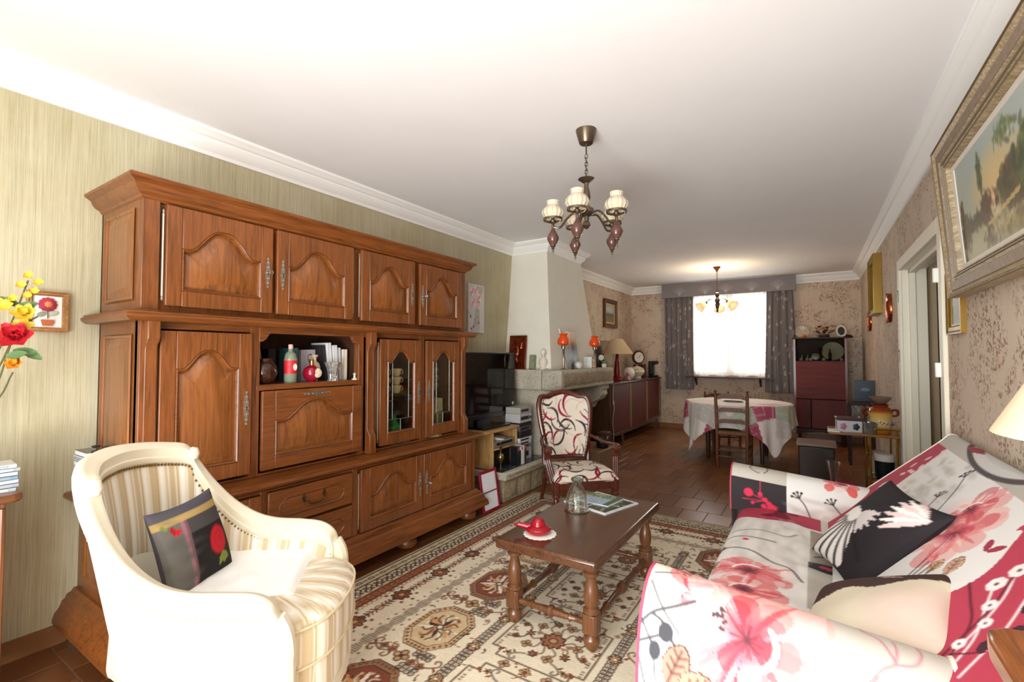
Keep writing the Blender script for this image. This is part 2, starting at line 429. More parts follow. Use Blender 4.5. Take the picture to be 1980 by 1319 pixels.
# crown moulding round the room and the hood
cp = [(0, 2.405), (.012, 2.405), (.016, 2.425), (.04, 2.447), (.055, 2.478), (.055, 2.486), (.07, 2.49), (.088, 2.508), (.098, 2.514), (.098, 2.535), (0, 2.535)]
struct(MB().mould(cp, [(L, FRONT), (L, 4.44), (-2.405, 4.44), (-2.405, 5.30), (L, 5.30), (L, BACK), (R, BACK), (R, FRONT)]).build('trim_1', M_crown, smooth=25))
# tiled skirting, piece by piece
def skirting(name, pts):
    root = None
    for (x0, y0), (x1, y1) in zip(pts[:-1], pts[1:]):
        ln = sqrt((x1-x0)**2+(y1-y0)**2); n = max(1, int(ln/.33)); 
        d = ((x1-x0)/ln, (y1-y0)/ln); nn = (d[1], -d[0])
        for k in range(n):
            a = ln*k/n+.002; b = ln*(k+1)/n-.002
            m = MB().prism([(x0+d[0]*a, y0+d[1]*a), (x0+d[0]*b, y0+d[1]*b), (x0+d[0]*b+nn[0]*.012, y0+d[1]*b+nn[1]*.012), (x0+d[0]*a+nn[0]*.012, y0+d[1]*a+nn[1]*.012)], 0, .085)
            if root is None: root = struct(m.build(name, M_skirt))
            else: m.build('skirting_tile', M_skirt, root)
skirting('baseboard_left', [(L, .2), (L, .72)])
skirting('baseboard_back', [(L, 6.2), (L, BACK), (R, BACK)])
skirting('baseboard_right', [(R, BACK), (R, 4.92)])

# dining window
wn = struct(MB().box(WX0, WX1, BACK+.06, BACK+.13, WZ0, WZ0+.055).box(WX0, WX1, BACK+.06, BACK+.13, WZ1-.055, WZ1)
            .box(WX0, WX0+.055, BACK+.06, BACK+.13, WZ0, WZ1).box(WX1-.055, WX1, BACK+.06, BACK+.13, WZ0, WZ1).build('window_1', M_frame_w, bev=.003))
xc = (WX0+WX1)/2
MB().box(xc-.05, xc+.05, BACK+.04, BACK+.12, WZ0+.05, WZ1-.05).build('mullion', M_frame_w, wn, bev=.004)
M_pane = glass('window_pane', 'ffffff', .01, .15)
for a, b in ((WX0+.055, xc-.05), (xc+.05, WX1-.055)):
    mid = (a+b)/2; MB().box(mid-.011, mid+.011, BACK+.07, BACK+.1, WZ0+.05, WZ1-.05).build('muntin', M_frame_w, wn)
    zs = [WZ0+.055+(WZ1-WZ0-.11)*k/4 for k in range(5)]
    for z in zs[1:-1]: MB().box(a, b, BACK+.07, BACK+.1, z-.011, z+.011).build('muntin', M_frame_w, wn)
    for z0, z1 in zip(zs[:-1], zs[1:]):
        for p, q in ((a, mid), (mid, b)): MB().box(p+.008, q-.008, BACK+.083, BACK+.087, z0+.008, z1-.008).build('pane', M_pane, wn)
M_dkwood = wood('dark_shelf_wood', '54301c', '2e180d', 'x', .4)
sh = MB().box(WX0-.05, WX1+.05, BACK-.17, BACK+.05, .905, .93).build('window_sill', M_dkwood, wn, bev=.004)
for x in (-1.70, -.72):
    MB().prism([(BACK, .905), (BACK-.13, .905), (BACK-.115, .87), (BACK-.02, .79), (BACK, .77)], x-.015, x+.015, 'x').build('shelf_bracket', M_dkwood, wn, bev=.003)

# doorway to the hall
dr = struct(MB().box(R, R+.15, DY0, DY0+.02, 0, DZ).box(R, R+.15, DY1-.02, DY1, 0, DZ).box(R, R+.15, DY0, DY1, DZ-.02, DZ).build('door_1', M_door))
MB().box(R-.022, R, DY1-.02, DY1+.065, 0, DZ+.065).build('casing', M_door, dr, bev=.004)
MB().box(R-.022, R, DY0-.065, DY0+.02, 0, DZ+.065).build('casing', M_door, dr, bev=.004)
MB().box(R-.022, R, DY0+.0205, DY1-.0205, DZ-.02, DZ+.065).build('casing', M_door, dr, bev=.004)
MB().box(R+.04, R+.08, DY1-.05, DY1-.02, 0, DZ-.02).build('door_stop', M_door, dr, bev=.002)
MB().box(R+.04, R+.08, DY0+.02, DY1-.02, DZ-.05, DZ-.02).build('door_stop', M_door, dr, bev=.002)
M_white_plastic = plain('white_plastic', 'efeee8', .35)
M_steel = plain('hinge_steel', 'b8b4ac', .35, .9)
for yy, zz in ((DY1+.005, 1.75), (DY1+.005, 1.27), (DY1+.005, .62)):
    MB().lathe([(.006, -.04), (.006, .04)], (R-.026, yy, zz), 8).lathe([(0, .04), (.008, .045), (0, .055)], (R-.026, yy, zz), 8).build('hinge', M_steel, dr)
for zz in (1.72, 1.2): MB().box(R-.045, R-.02, DY0-.012, DY0+.012, zz-.04, zz+.04).build('hinge', M_white_plastic, dr, bev=.004)
M_hall = plain('hall_wallpaper', 'c9ae8a', .9, var=.06, vscale=12)
struct(MB().box(R+.14, 2.0, 4.98, 5.08, 0, H).build('wall_hall_back', M_hall))
struct(MB().box(1.9, 2.0, 2.6, 5.08, 0, H).build('wall_hall_side', M_hall))
struct(MB().box(R+.14, 2.0, 2.5, 2.6, 0, H).build('wall_hall_front', M_hall))
struct(MB().box(R+.1, 2.0, 2.5, 5.08, -.1, 0).build('floor_hall', M_tile))
struct(MB().box(R+.1, 2.0, 2.5, 5.08, H, H+.1).build('ceiling_hall', M_ceil))
cv = Canvas(.62, 1.94, .02, '2c2226')
for k in range(90): cv.disc(NR.rand()*.62, NR.rand()*1.94, .03, '3d2f38' if k % 2 else '1d1519', ring=.012)
P = np.stack([.83+cv.X, 4.90+.022*np.sin(cv.X*55), .01+cv.Y], -1)
dc = cv.mesh('door_curtain', P, vcol('dark_curtain_print', .9)); tag(dc, 'dark plum patterned curtain hanging in the hall beyond the doorway', 'curtain')
so = dc.modifiers.new('thick', 'SOLIDIFY'); so.thickness = .004

# ---------------------------------------------------------------- fireplace
def stonemat(name, a, b, c, bs=.6, sc1=30):
    t = Nt(name); t.set(Roughness=.9); mp = t.coord()
    n1 = t.noise(mp, 90, 3, .7); n2 = t.noise(mp, sc1, 6, .7); n3 = t.noise(mp, 4, 3)
    r = t.ramp(n1, [(.3, b), (.5, a), (.7, c)]); r3 = t.ramp(n3, [(.3, .82), (.7, 1.1)])
    t.base(t.mix(1.0, r, r3, 'MULTIPLY')); t.bump(n2, bs, .03); return t.m
M_granite = stonemat('granite_smooth', 'c2baa6', '9a917e', 'd8d1c0', .35, 60)
M_granite_r = stonemat('granite_chiselled', 'b09c7b', '7d6b50', 'c9b794', 1.0, 34)
fp = thing('fireplace', 'stone fireplace with white plaster hood and thick granite mantel', 'fireplace', (-2.5, 4.9, 0))
F = fp.location
hb = [(L, 4.28), (-2.27, 4.28), (-2.27, 5.55), (L, 5.55)]; ht = [(L, 4.44), (-2.405, 4.44), (-2.405, 5.30), (L, 5.30)]
lev = []
for k in range(13):
    t = k/12; z = 1.10+(H-1.10)*t; e = 1-(1-t)**1.25
    lev.append([(b[0]+(q[0]-b[0])*e, b[1]+(q[1]-b[1])*e, z) for b, q in zip(hb, ht)])
m = MB(); vs_ = [p for l_ in lev for p in l_]; fs_ = []
for k in range(12):
    for i in range(3): fs_.append((k*4+i, k*4+i+1, k*4+i+5, k*4+i+4))
m.add(vs_, fs_); m.build('hood', M_plaster, fp, off=F, smooth=30)
MB().box(L, -2.322, 4.15, 4.45, .927, 1.135).build('mantel_stone', M_granite, fp, bev=.015, off=F)
MB().box(-2.318, -2.092, 4.15, 5.60, .927, 1.135).build('mantel_stone', M_granite, fp, bev=.02, seg=3, off=F)
# chiselled front skin of the beam and uneven bench stones, as real relief
def chisel(name, y0, y1, z0, z1, x, amp, seed, parent, mat=M_granite_r):
    F = parent.location
    r = np.random.RandomState(seed); ny = max(4, int((y1-y0)/.03)); nz = max(4, int((z1-z0)/.03))
    Y = np.linspace(y0, y1, ny); Z = np.linspace(z0, z1, nz); P = np.zeros((ny, nz, 3))
    P[..., 0] = x+amp*(r.rand(ny, nz)); P[..., 1] = Y[:, None]; P[..., 2] = Z[None]
    P[0, :, 0] = P[-1, :, 0] = x-.02; P[:, 0, 0] = P[:, -1, 0] = x-.02
    return MB().grid(P).build(name, mat, parent, off=F, smooth=50)
chisel('mantel_face', 4.18, 5.59, .937, 1.127, -2.094, .016, 4, fp)
MB().box(L, -2.31, 4.43, 5.55, 1.10, 1.13).build('mantel_shelf', M_granite, fp, off=F)
MB().box(L, -2.25, 4.22, 4.44, .25, .927).build('side_pillar', M_granite, fp, bev=.012, off=F)
MB().box(L, -2.40, 5.34, 5.58, 0, .927).build('side_pillar', M_granite, fp, bev=.012, off=F)
cb = [(-2.4, .927), (-2.14, .927), (-2.135, .88), (-2.17, .86), (-2.155, .81), (-2.20, .75), (-2.28, .71), (-2.32, .64), (-2.4, .61)]
MB().prism(cb, 5.36, 5.56, 'y').build('corbel', M_granite, fp, bev=.01, off=F)
M_soot = plain('firebox_brick', '1d1512', .95, var=.3)
MB().box(L, L+.04, 4.44, 5.34, .25, .92).build('firebox_back', M_soot, fp, off=F)
MB().box(L, -2.05, 4.16, 5.30, 0, .25).build('hearth_base', plain('hearth_tile', '8b6a48', .5, var=.12), fp, bev=.006, off=F)
MB().box(-2.07, -1.92, 4.70, 5.22, 0, .255).build('hearth_step', plain('hearth_tile2', '8a6c4c', .5, var=.1), fp, bev=.008, off=F)
# bench beside it, with base stones and a slab
sbn = thing('stone_bench', 'low granite bench carrying the television stand beside the fireplace', 'bench', (-2.5, 3.9, 0)); FB = sbn.location
for k in range(3):
    a = 3.40+k*.245
    MB().box(L if k == 0 else -2.6, -2.27, a+.002, a+.243, 0, .20).build('bench_stone', M_granite_r, sbn, bev=.012, off=FB)
    chisel('stone_face', a+.006, a+.239, .004, .196, -2.272, .022, 20+k, sbn)
MB().box(L, -2.23, 3.37, 4.145, .20, .265).build('bench_slab', M_granite, sbn, bev=.012, off=FB)
chisel('slab_face', 3.39, 4.135, .205, .26, -2.232, .012, 31, sbn)
MB().box(L, -2.28, 3.385, 4.145, .265, .272).build('bench_tile_top', plain('glossy_slate', '2a2c33', .12), sbn, off=FB)
# wood stove in the firebox
st = thing('wood_stove', 'dark brown cast-iron stove standing in the fireplace', 'stove', (-2.5, 4.90, .25)); F2 = st.location
M_iron = plain('brown_enamel_iron', '2c1812', .3, .3, var=.1)
MB().box(-2.74, -2.36, 4.68, 5.18, .27, .66).build('body', M_iron, st, bev=.01, off=F2)
MB().box(-2.77, -2.33, 4.64, 5.22, .66, .69).build('top_plate', M_iron, st, bev=.006, off=F2)
for z in (.57, .60, .63): MB().box(-2.365, -2.35, 4.70, 5.16, z-.008, z+.008).build('vent_bar', plain('stove_rib', '5b3a2a', .3, .5), st, bev=.003, off=F2)
MB().box(-2.362, -2.345, 4.73, 5.13, .33, .54).build('door', M_iron, st, bev=.006, off=F2)
MB().box(-2.347, -2.34, 4.78, 5.08, .37, .50).build('door_window', plain('stove_glass', '6a4a2a', .1), st, bev=.004, off=F2)
for x in (-2.7, -2.4):
    for y in (4.71, 5.15): MB().lathe([(.015, .25), (.02, .27)], (x, y, 0), 8).build('foot', M_iron, st, off=F2)
# ================================================================ oak wall unit
OL, OD = '834a20', '55300f'
M_oak_v = wood('oak_upright_grain', OL, OD, 'z', .33, coat=.25)
M_oak_h = wood('oak_lying_grain', OL, OD, 'y', .33, coat=.25)
M_oak_p = wood('oak_panel_grain', '8d5325', '5f3413', 'z', .3, .6, coat=.3)
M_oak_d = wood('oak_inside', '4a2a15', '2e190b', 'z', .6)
M_pewter = plain('pewter', 'c9c6bd', .28, .95)
M_brass_d = plain('dark_bronze', '6d5a3c', .35, .9)
UX = -2.385        # face of the hutch
wu = thing('wall_unit', 'large carved oak wall unit with arched panel doors and open niche', 'wall unit', (-2.55, 1.9, 0)); U = wu.location
def fr(u0, v0, x):   # door frame: u along y, v up, w out of the face
    return Matrix(((0, 0, 1, x), (1, 0, 0, u0), (0, 1, 0, v0), (0, 0, 0, 1)))
def bell(t): t = min(1, abs(t)/.84); return .5*(1+cos(pi*t**1.3))
def arch_pts(u0, u1, v0, vs, vt, d, n=28):
    """closed outline of an arched field, inset d; starts bottom-left, goes counter-clockwise"""
    a, b = u0+d, u1-d; pts = [(a, v0+d), (b, v0+d)]
    for k in range(n+1):
        t = 1-2*k/n; u = (a+b)/2+t*(b-a)/2; pts.append((u, vs-d+(vt-vs)*bell(t)))
    return pts
def octo_pts(u0, u1, v0, v1, d):
    h = (v1-v0)/2; c = h*.8
    return [(u0+c+d*.4, v0+d), (u1-c-d*.4, v0+d), (u1-c*.35-d, v0+h*.45), (u1-d, v0+h*.75), (u1-d, v1-h*.75), (u1-c*.35-d, v1-h*.45), (u1-c-d*.4, v1-d), (u0+c+d*.4, v1-d), (u0+c*.35+d, v1-h*.45), (u0+d, v1-h*.75), (u0+d, v0+h*.75), (u0+c*.35+d, v0+h*.45)]
def loops(m, ls):
    n = len(ls[0][0]); vs = []; fs = []
    for pts, wv in ls: vs += [(p[0], p[1], wv) for p in pts]
    for k in range(len(ls)-1):
        for i in range(n): fs.append((k*n+i, k*n+(i+1) % n, (k+1)*n+(i+1) % n, (k+1)*n+i))
    fs.append(tuple(range((len(ls)-1)*n, len(ls)*n))); m.add(vs, fs)
def plate(parent, M, u, v, hgt, side=1, key=False, flat=False):
    m = MB(M); h = hgt/2; q = []
    prof = [(-1, .001), (-.92, .005), (-.8, .003), (-.66, .008), (-.5, .006), (-.36, .011), (-.15, .009), (0, .013), (.15, .009), (.36, .011), (.5, .006), (.66, .008), (.8, .003), (.92, .005), (1, .001)]
    if flat: pts = [(u+a*h, v-b) for a, b in prof]+[(u+a*h, v+b) for a, b in prof[::-1]]
    else: pts = [(u+b, v+a*h) for a, b in prof]+[(u-b, v+a*h) for a, b in prof[::-1]]
    m.prism(pts, 0, .004)
    for a, b in prof[1:-1:2]:
        m.ball((u, v+a*h, .004) if not flat else (u+a*h, v, .004), .0035, 6)
    o = m.build('keyhole_plate', M_pewter, parent, off=U)
    MB(M).lathe([(.0035, .003), (.0035, .0075)], (u, v+.004, 0), 8).prism([(u-.0016, v-.012), (u+.0016, v-.012), (u+.0012, v+.002), (u-.0012, v+.002)], .003, .0072).build('keyhole', M_iron, parent, off=U)
    if key:
        MB(M).tube([(u, v, .004), (u, v, .03)], .0025, 6).tube([(u+.009*cos(a), v+.009*sin(a), .036) for a in np.linspace(0, 2*pi, 10)[:-1]], .002, 6, True).build('key', M_pewter, parent, off=U)
def hingerod(parent, M, u, v0, v1, horiz=False):
    m = MB(M); P = (lambda a: (u, a, .004)) if not horiz else (lambda a: (a, u, .008))
    m.tube([P(v0+.025), P(v1-.025)], .0055, 8)
    for e, s in ((v0, 1), (v1, -1)):
        for k, r in enumerate((.003, .006, .0045, .0065, .005)): m.ball(P(e+s*(.003+k*.007)), r, 8)
    m.build('hinge', M_pewter, parent, off=U)
def arched_door(x, y0, y1, z0, z1, name='door', hinge=None, plate_u=None, ph=.16, key=False, st=.062, rail=.07, rise=None, top=.075, glass_door=False, flap=False):
    W, Hh = y1-y0, z1-z0; M = fr(y0, z0, x); th = .022
    a, b, c = st, W-st, rail; vt = Hh-top; rise = rise if rise else min(.10, .33*(b-a)); vs_ = vt-rise
    # frame: two stiles, bottom rail, arched top rail
    m = MB(M); ar = arch_pts(a, b, c, vs_, vt, 0)
    m.box(0, st, 0, Hh, 0, th).box(b, W, 0, Hh, 0, th).box(a, b, 0, c, 0, th)
    m.prism(ar[2:]+[(a, Hh), (b, Hh)], 0, th)
    d = m.build(name, M_oak_v if not flap else M_oak_h, wu, bev=.0035, off=U)
    # moulded edge of the opening
    mm = MB(M); l_ = [(arch_pts(a, b, c, vs_, vt, 0), th-.001), (arch_pts(a, b, c, vs_, vt, .004), th+.004), (arch_pts(a, b, c, vs_, vt, .011), th-.002), (arch_pts(a, b, c, vs_, vt, .014), th-.013)]
    n = len(l_[0][0]); vv = []; ff = []
    for pts, wv in l_: vv += [(p[0], p[1], wv) for p in pts]
    for k in range(3):
        for i in range(n): ff.append((k*n+i, k*n+(i+1) % n, (k+1)*n+(i+1) % n, (k+1)*n+i))
    mm.add(vv, ff).build('panel_moulding', M_oak_h, d, off=U)
    if glass_door:
        MB(M).prism(arch_pts(a, b, c, vs_, vt, .004), .006, .009).build('glass_pane', glass('cabinet_glass', 'eceadc', .03, .1), d, off=U)
        lead = plain('lead_came', '7a766c', .4, .8); uc = (a+b)/2; m2 = MB(M); g = .05
        def rod(pts): m2.tube([(p[0], p[1], .011) for p in pts], .003, 6)
        hw = (b-a)*.29; vb = c+.09; va = vs_-.005
        arc = [(uc-hw*cos(t), va+.0+hw*.95*sin(t)) for t in np.linspace(0, pi, 13)]
        rod([(uc-hw, vb)]+arc+[(uc+hw, vb)]); rod([(uc-hw, vb), (uc+hw, vb)]); rod([(uc, c), (uc, vb)]); rod([(uc, va+hw*.95), (uc, vt-.005)])
        for q in (.33, .68):
            vq = vb+(va-vb)*q; rod([(a, vq), (uc-hw, vq)]); rod([(uc+hw, vq), (b, vq)])
        rod([(a, vb), (uc-hw, vb)]); rod([(uc+hw, vb), (b, vb)])
        m2.build('leading', lead, d, off=U)
    else:
        p = MB(M)
        bw = min(.05, (b-a)*.16)
        loops(p, [(arch_pts(a, b, c, vs_, vt, .008), .004), (arch_pts(a, b, c, vs_, vt, .02), .004), (arch_pts(a, b, c, vs_, vt, .026), .007), (arch_pts(a, b, c, vs_, vt, .026+bw*.75), .017), (arch_pts(a, b, c, vs_, vt, .03+bw*.78), .019)])
        p.build('raised_panel', M_oak_p, d, off=U, smooth=25)
    if hinge is not None and not flap: hingerod(d, M, -.007 if hinge < 0 else W+.007, .02, Hh-.02)
    if flap: hingerod(d, M, .012, .03, W-.03, True)
    if plate_u is not None:
        Mp = M @ Matrix.Translation((0, 0, th))
        if flap: plate(d, Mp, W/2, Hh-.028, .17, flat=True)
        else: plate(d, Mp, plate_u if plate_u > 0 else W+plate_u, Hh*.47, ph, key=key)
    return d
def drawer(x, y0, y1, z0, z1):
    W, Hh = y1-y0, z1-z0; M = fr(y0, z0, x)
    d = MB(M).box(0, W, 0, Hh, 0, .02).build('drawer', M_oak_h, wu, bev=.006, off=U)
    a, b, c, e = .055, W-.055, .04, Hh-.04; p = MB(M)
    loops(p, [(octo_pts(a, b, c, e, 0), .0195), (octo_pts(a, b, c, e, .004), .024), (octo_pts(a, b, c, e, .012), .018), (octo_pts(a, b, c, e, .018), .0205), (octo_pts(a, b, c, e, .02), .0215)])
    p.build('raised_panel', M_oak_h, d, off=U, smooth=25)
    uc, vc = W/2, Hh/2+.008; h = MB(M)
    h.tube(catmull([(uc-.06, vc+.012, .022), (uc-.055, vc+.006, .04), (uc-.035, vc-.018, .046), (uc, vc-.022, .047), (uc+.035, vc-.018, .046), (uc+.055, vc+.006, .04), (uc+.06, vc+.012, .022)], 4), .0042, 6)
    for s in (-1, 1): h.prism([(uc+s*.06-.012, vc+.012), (uc+s*.06, vc+.036), (uc+s*.06+.012, vc+.012), (uc+s*.06, vc-.012)], .021, .025)
    h.build('handle', M_brass_d, d, off=U)

Y0, Y1 = .81, 3.0
# ---- base
B0, B1 = .755, 2.995
BX = -2.275
m = MB().box(L, BX-.02, B0, B1, .20, .62)
m.build('base_carcass', M_oak_h, wu, bev=.003, off=U)
for y in (B0, 1.275, 1.815, B1-.04): MB().box(BX-.022, BX, y if y != B0 else B0, y+.04, .22, .62).build('base_stile', M_oak_v, wu, bev=.002, off=U)
MB().box(BX-.022, BX-.001, B0+.04, B1-.04, .604, .622).build('base_rail', M_oak_h, wu, off=U)
MB().box(BX-.022, BX-.001, B0+.04, B1-.04, .205, .228).build('base_rail', M_oak_h, wu, off=U)
# end panel, left side of base and hutch (facing -y)
def side_panel(xa, xb, z0, z1, y, parent=wu):
    M = Matrix(((1, 0, 0, xa), (0, 0, -1, y), (0, 1, 0, z0), (0, 0, 0, 1))); W, Hh = xb-xa, z1-z0
    m = MB(M).box(0, W, 0, Hh, -.002, .004)
    def rc(d): return [(d, d), (W-d, d), (W-d, Hh-d), (d, Hh-d)]
    p = MB(M); loops(p, [(rc(-.012), .004), (rc(-.006), .010), (rc(.004), .006), (rc(.008), .001), (rc(.02), .001), (rc(.045), .008), (rc(.05), .008)])
    p.build('side_panel', M_oak_p, parent, off=U, smooth=25)
side_panel(L+.10, BX-.09, .29, .56, B0)
side_panel(L+.07, UX-.085, 1.53, 1.91, Y0)
side_panel(L+.07, UX-.085, .74, 1.36, Y0)
pb = [(0, .618), (.02, .618), (.03, .626), (.05, .634), (.058, .645), (.055, .657), (.045, .662), (0, .662)]
path_b = [(L, B1), (BX-.01, B1), (BX-.01, B0), (L, B0)]
MB().mould(pb, path_b[::-1] if False else [(L, B0), (BX-.005, B0), (BX-.005, B1), (L, B1)]).box(L, BX, B0+.002, B1-.002, .62, .661).build('base_top', M_oak_h, wu, off=U, smooth=30)
pp = [(0, .225), (.012, .225), (.02, .212), (.035, .205), (.04, .19), (.052, .18), (.06, .155), (.075, .135), (.082, .11), (.082, .095), (0, .095)]
MB().mould(pp, [(L, B0), (BX-.002, B0), (BX-.002, B1), (L, B1)]).box(L, BX-.01, B0+.01, B1-.01, .1, .22).build('plinth', M_oak_h, wu, off=U, smooth=30)
for x in (-2.30, -2.72):
    for y in (.80, 1.62, 2.28, 2.93):
        MB().lathe([(.02, 0), (.045, .004), (.066, .02), (.07, .042), (.06, .065), (.04, .076), (.042, .085), (.05, .09), (.05, .1)], (x, y, 0), 20).build('bun_foot', M_oak_h, wu, off=U)
arched_door(BX-.002, .80, 1.27, .232, .60, hinge=-1, plate_u=-.03, rail=.06, rise=.09, top=.06)
drawer(BX-.002, 1.305, 1.805, .425, .602)
drawer(BX-.002, 1.305, 1.805, .232, .412)
arched_door(BX-.002, 1.865, 2.385, .232, .602, hinge=-1, plate_u=-.028, rail=.06, rise=.1, top=.06)
arched_door(BX-.002, 2.395, 2.925, .232, .602, hinge=1, plate_u=.028, rail=.06, rise=.1, top=.06, key=True)
# ---- hutch, middle stage: uprights, niche, shelves
def bx(name, x0, x1, y0, y1, z0, z1, mat=M_oak_v, bev=.003): return MB().box(x0, x1, y0, y1, z0, z1).build(name, mat, wu, bev=bev, off=U)
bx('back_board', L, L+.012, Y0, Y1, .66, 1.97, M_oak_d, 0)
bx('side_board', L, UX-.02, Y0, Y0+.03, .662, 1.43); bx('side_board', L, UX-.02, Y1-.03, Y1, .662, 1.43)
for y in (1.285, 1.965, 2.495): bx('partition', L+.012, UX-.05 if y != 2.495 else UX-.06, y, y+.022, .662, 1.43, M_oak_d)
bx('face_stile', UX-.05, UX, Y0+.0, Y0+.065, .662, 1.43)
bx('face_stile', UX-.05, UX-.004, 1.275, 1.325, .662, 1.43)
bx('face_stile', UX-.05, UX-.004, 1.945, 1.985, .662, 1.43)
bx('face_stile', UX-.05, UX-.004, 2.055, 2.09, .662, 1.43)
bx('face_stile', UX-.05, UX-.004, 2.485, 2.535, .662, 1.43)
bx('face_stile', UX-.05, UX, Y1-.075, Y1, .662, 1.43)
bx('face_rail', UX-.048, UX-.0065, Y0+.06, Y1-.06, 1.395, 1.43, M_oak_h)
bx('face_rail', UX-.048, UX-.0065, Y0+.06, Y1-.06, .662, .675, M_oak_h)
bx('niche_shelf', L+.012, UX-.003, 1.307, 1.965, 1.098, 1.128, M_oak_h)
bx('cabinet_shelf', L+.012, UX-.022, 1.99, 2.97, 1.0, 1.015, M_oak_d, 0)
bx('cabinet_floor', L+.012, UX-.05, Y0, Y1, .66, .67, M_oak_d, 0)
# valance of the niche with cut corners
nv = [(1.32, 1.43), (1.32, 1.35), (1.335, 1.35), (1.355, 1.362), (1.375, 1.392), (1.40, 1.398), (1.87, 1.398), (1.895, 1.392), (1.915, 1.362), (1.935, 1.35), (1.95, 1.35), (1.95, 1.43)]
MB().prism(nv, UX-.03, UX-.003, 'x').build('niche_valance', M_oak_h, wu, bev=.002, off=U)
arched_door(UX-.002, .878, 1.272, .69, 1.388, hinge=-1, plate_u=-.026, ph=.17, rise=.085, top=.085)
arched_door(UX-.002, 1.328, 1.955, .69, 1.095, flap=True, plate_u=.3, rail=.07, rise=.10, top=.055, st=.07)
arched_door(UX-.002, 2.10, 2.48, .69, 1.388, hinge=-1, plate_u=-.026, glass_door=True, rise=.075, top=.075)
arched_door(UX-.002, 2.535, 2.912, .69, 1.388, hinge=1, plate_u=.026, glass_door=True, rise=.075, top=.075)
# shaped bracket columns standing proud of the face
col_p = [(0, 1.43), (.05, 1.43), (.05, 1.355), (.047, 1.345), (.03, 1.325), (.022, 1.30), (.022, .82), (.03, .80), (.047, .775), (.05, .765), (.05, .662), (0, .662)]
for y0, y1 in ((.822, .868), (1.995, 2.045), (2.935, 2.985)):
    MB().prism([(UX-.002+a, b) for a, b in col_p], y0, y1, 'y').build('bracket_column', M_oak_v, wu, bev=.003, off=U)
pm = [(0, 1.425), (.05, 1.425), (.062, 1.432), (.07, 1.442), (.07, 1.452), (.06, 1.457), (.06, 1.464), (.012, 1.478), (0, 1.478)]
MB().mould(pm, [(L, Y0), (UX+.0, Y0), (UX+.0, Y1), (L, Y1)]).box(L, UX, Y0, Y1, 1.43, 1.475).build('middle_moulding', M_oak_h, wu, off=U, smooth=30)
# ---- top stage
bx('upper_carcass', L, UX-.02, Y0, Y1, 1.478, 1.97, M_oak_v)
bx('upper_stile', UX-.021, UX, Y0, Y0+.065, 1.478, 1.975); bx('upper_stile', UX-.021, UX, Y1-.055, Y1, 1.478, 1.975)
bx('upper_rail', UX-.021, UX-.001, Y0+.06, Y1-.05, 1.948, 1.975, M_oak_h)
UZ0, UZ1 = 1.497, 1.942
arched_door(UX-.002, .892, 1.372, UZ0, UZ1, hinge=-1, plate_u=-.028, key=True, rise=.11)
arched_door(UX-.002, 1.396, 1.882, UZ0, UZ1, hinge=1, plate_u=.03, rise=.11)
arched_door(UX-.002, 1.945, 2.412, UZ0, UZ1, hinge=-1, plate_u=-.028, rise=.11)
arched_door(UX-.002, 2.462, 2.94, UZ0, UZ1, hinge=1, plate_u=.028, key=True, rise=.11)
pc = [(0, 1.95), (.008, 1.955), (.012, 1.965), (.03, 1.975), (.04, 1.99), (.045, 2.005), (.06, 2.015), (.068, 2.02), (.07, 2.03), (.066, 2.035), (0, 2.035)]
MB().mould(pc, [(L, Y0), (UX, Y0), (UX, Y1), (L, Y1)]).box(L, UX+.01, Y0-.005, Y1+.005, 1.97, 2.034).build('cornice', M_oak_h, wu, off=U, smooth=30)

# ================================================================ in the niche
def simple(name, label, cat, mb, mat, group=None, **k):
    o = mb.build(name, mat, **k); return tag(o, label, cat, group)
def jarlathe(prof, x, y, z, n=24, **k): return MB().lathe([(r, h+z) for r, h in prof], (x, y, 0), n, **k)
NZ = 1.128
def book(label, y0, th, h, dp, x, cover, group, lean=0, pages='e8e2d2', z=NZ, cat='book'):
    b = thing('book', label, cat, (x, y0, z), 0, group)
    M = Matrix.Rotation(lean, 4, 'X')
    mc = plain('cover_'+cover, cover, .5); mp = plain('pages_'+pages, pages, .9)
    MB(M).box(-dp, 0, 0, .003, 0, h).box(-dp, 0, th-.003, th, 0, h).box(-.003, 0, 0, th, 0, h).build('cover', mc, b, bev=.001)
    MB(M).box(-dp+.004, -.004, .003, th-.003, .003, h-.003).build('pages', mp, b)
    return b
GB = 'books in the wall unit niche'
book('light blue book at the left end of the niche', 1.33, .055, .20, .15, -2.56, '5b8fb4', GB)
book('yellow-green paperback leaning behind the red-labelled bottle', 1.415, .02, .185, .14, -2.55, '9a9a63', GB, .10)
book('black book behind the red-labelled bottle', 1.50, .045, .19, .14, -2.62, '23211f', GB)
book('teal spined book beside the bottle in the niche', 1.60, .028, .195, .15, -2.53, '37616a', GB)
book('lilac white paperback behind the cream jug', 1.68, .10, .185, .14, -2.58, 'c9c2cf', GB, .03)
book('black folder leaning in the row of white books', 1.80, .022, .215, .16, -2.52, '2a2229', GB, .12)
book('tall white catalogue next to the black folder', 1.825, .022, .23, .17, -2.50, 'e6e6e2', GB, .09)
book('thick white paperback in the middle of the white row', 1.85, .026, .215, .17, -2.49, 'dfe1e0', GB, .06)
book('pale grey booklet second from the right end of the niche', 1.88, .018, .20, .17, -2.49, 'cfd4d6', GB, .05)
book('cream book with red lettering at the right end of the niche', 1.905, .026, .19, .16, -2.48, 'eadfce', GB, 0)
simple('glass_ball', 'dark brown speckled glass ball vase in the niche corner', 'vase', jarlathe([(.03, 0), (.055, .02), (.068, .06), (.06, .1), (.04, .12), (.045, .135), (.036, .135)], -2.46, 1.385, NZ, flute=.03, nf=10), plain('amber_glass', '3c2014', .08, var=.6, vscale=45))
bt = thing('liqueur_bottle', 'clear bottle with a red label and oval white crest', 'bottle', (-2.45, 1.53, NZ))
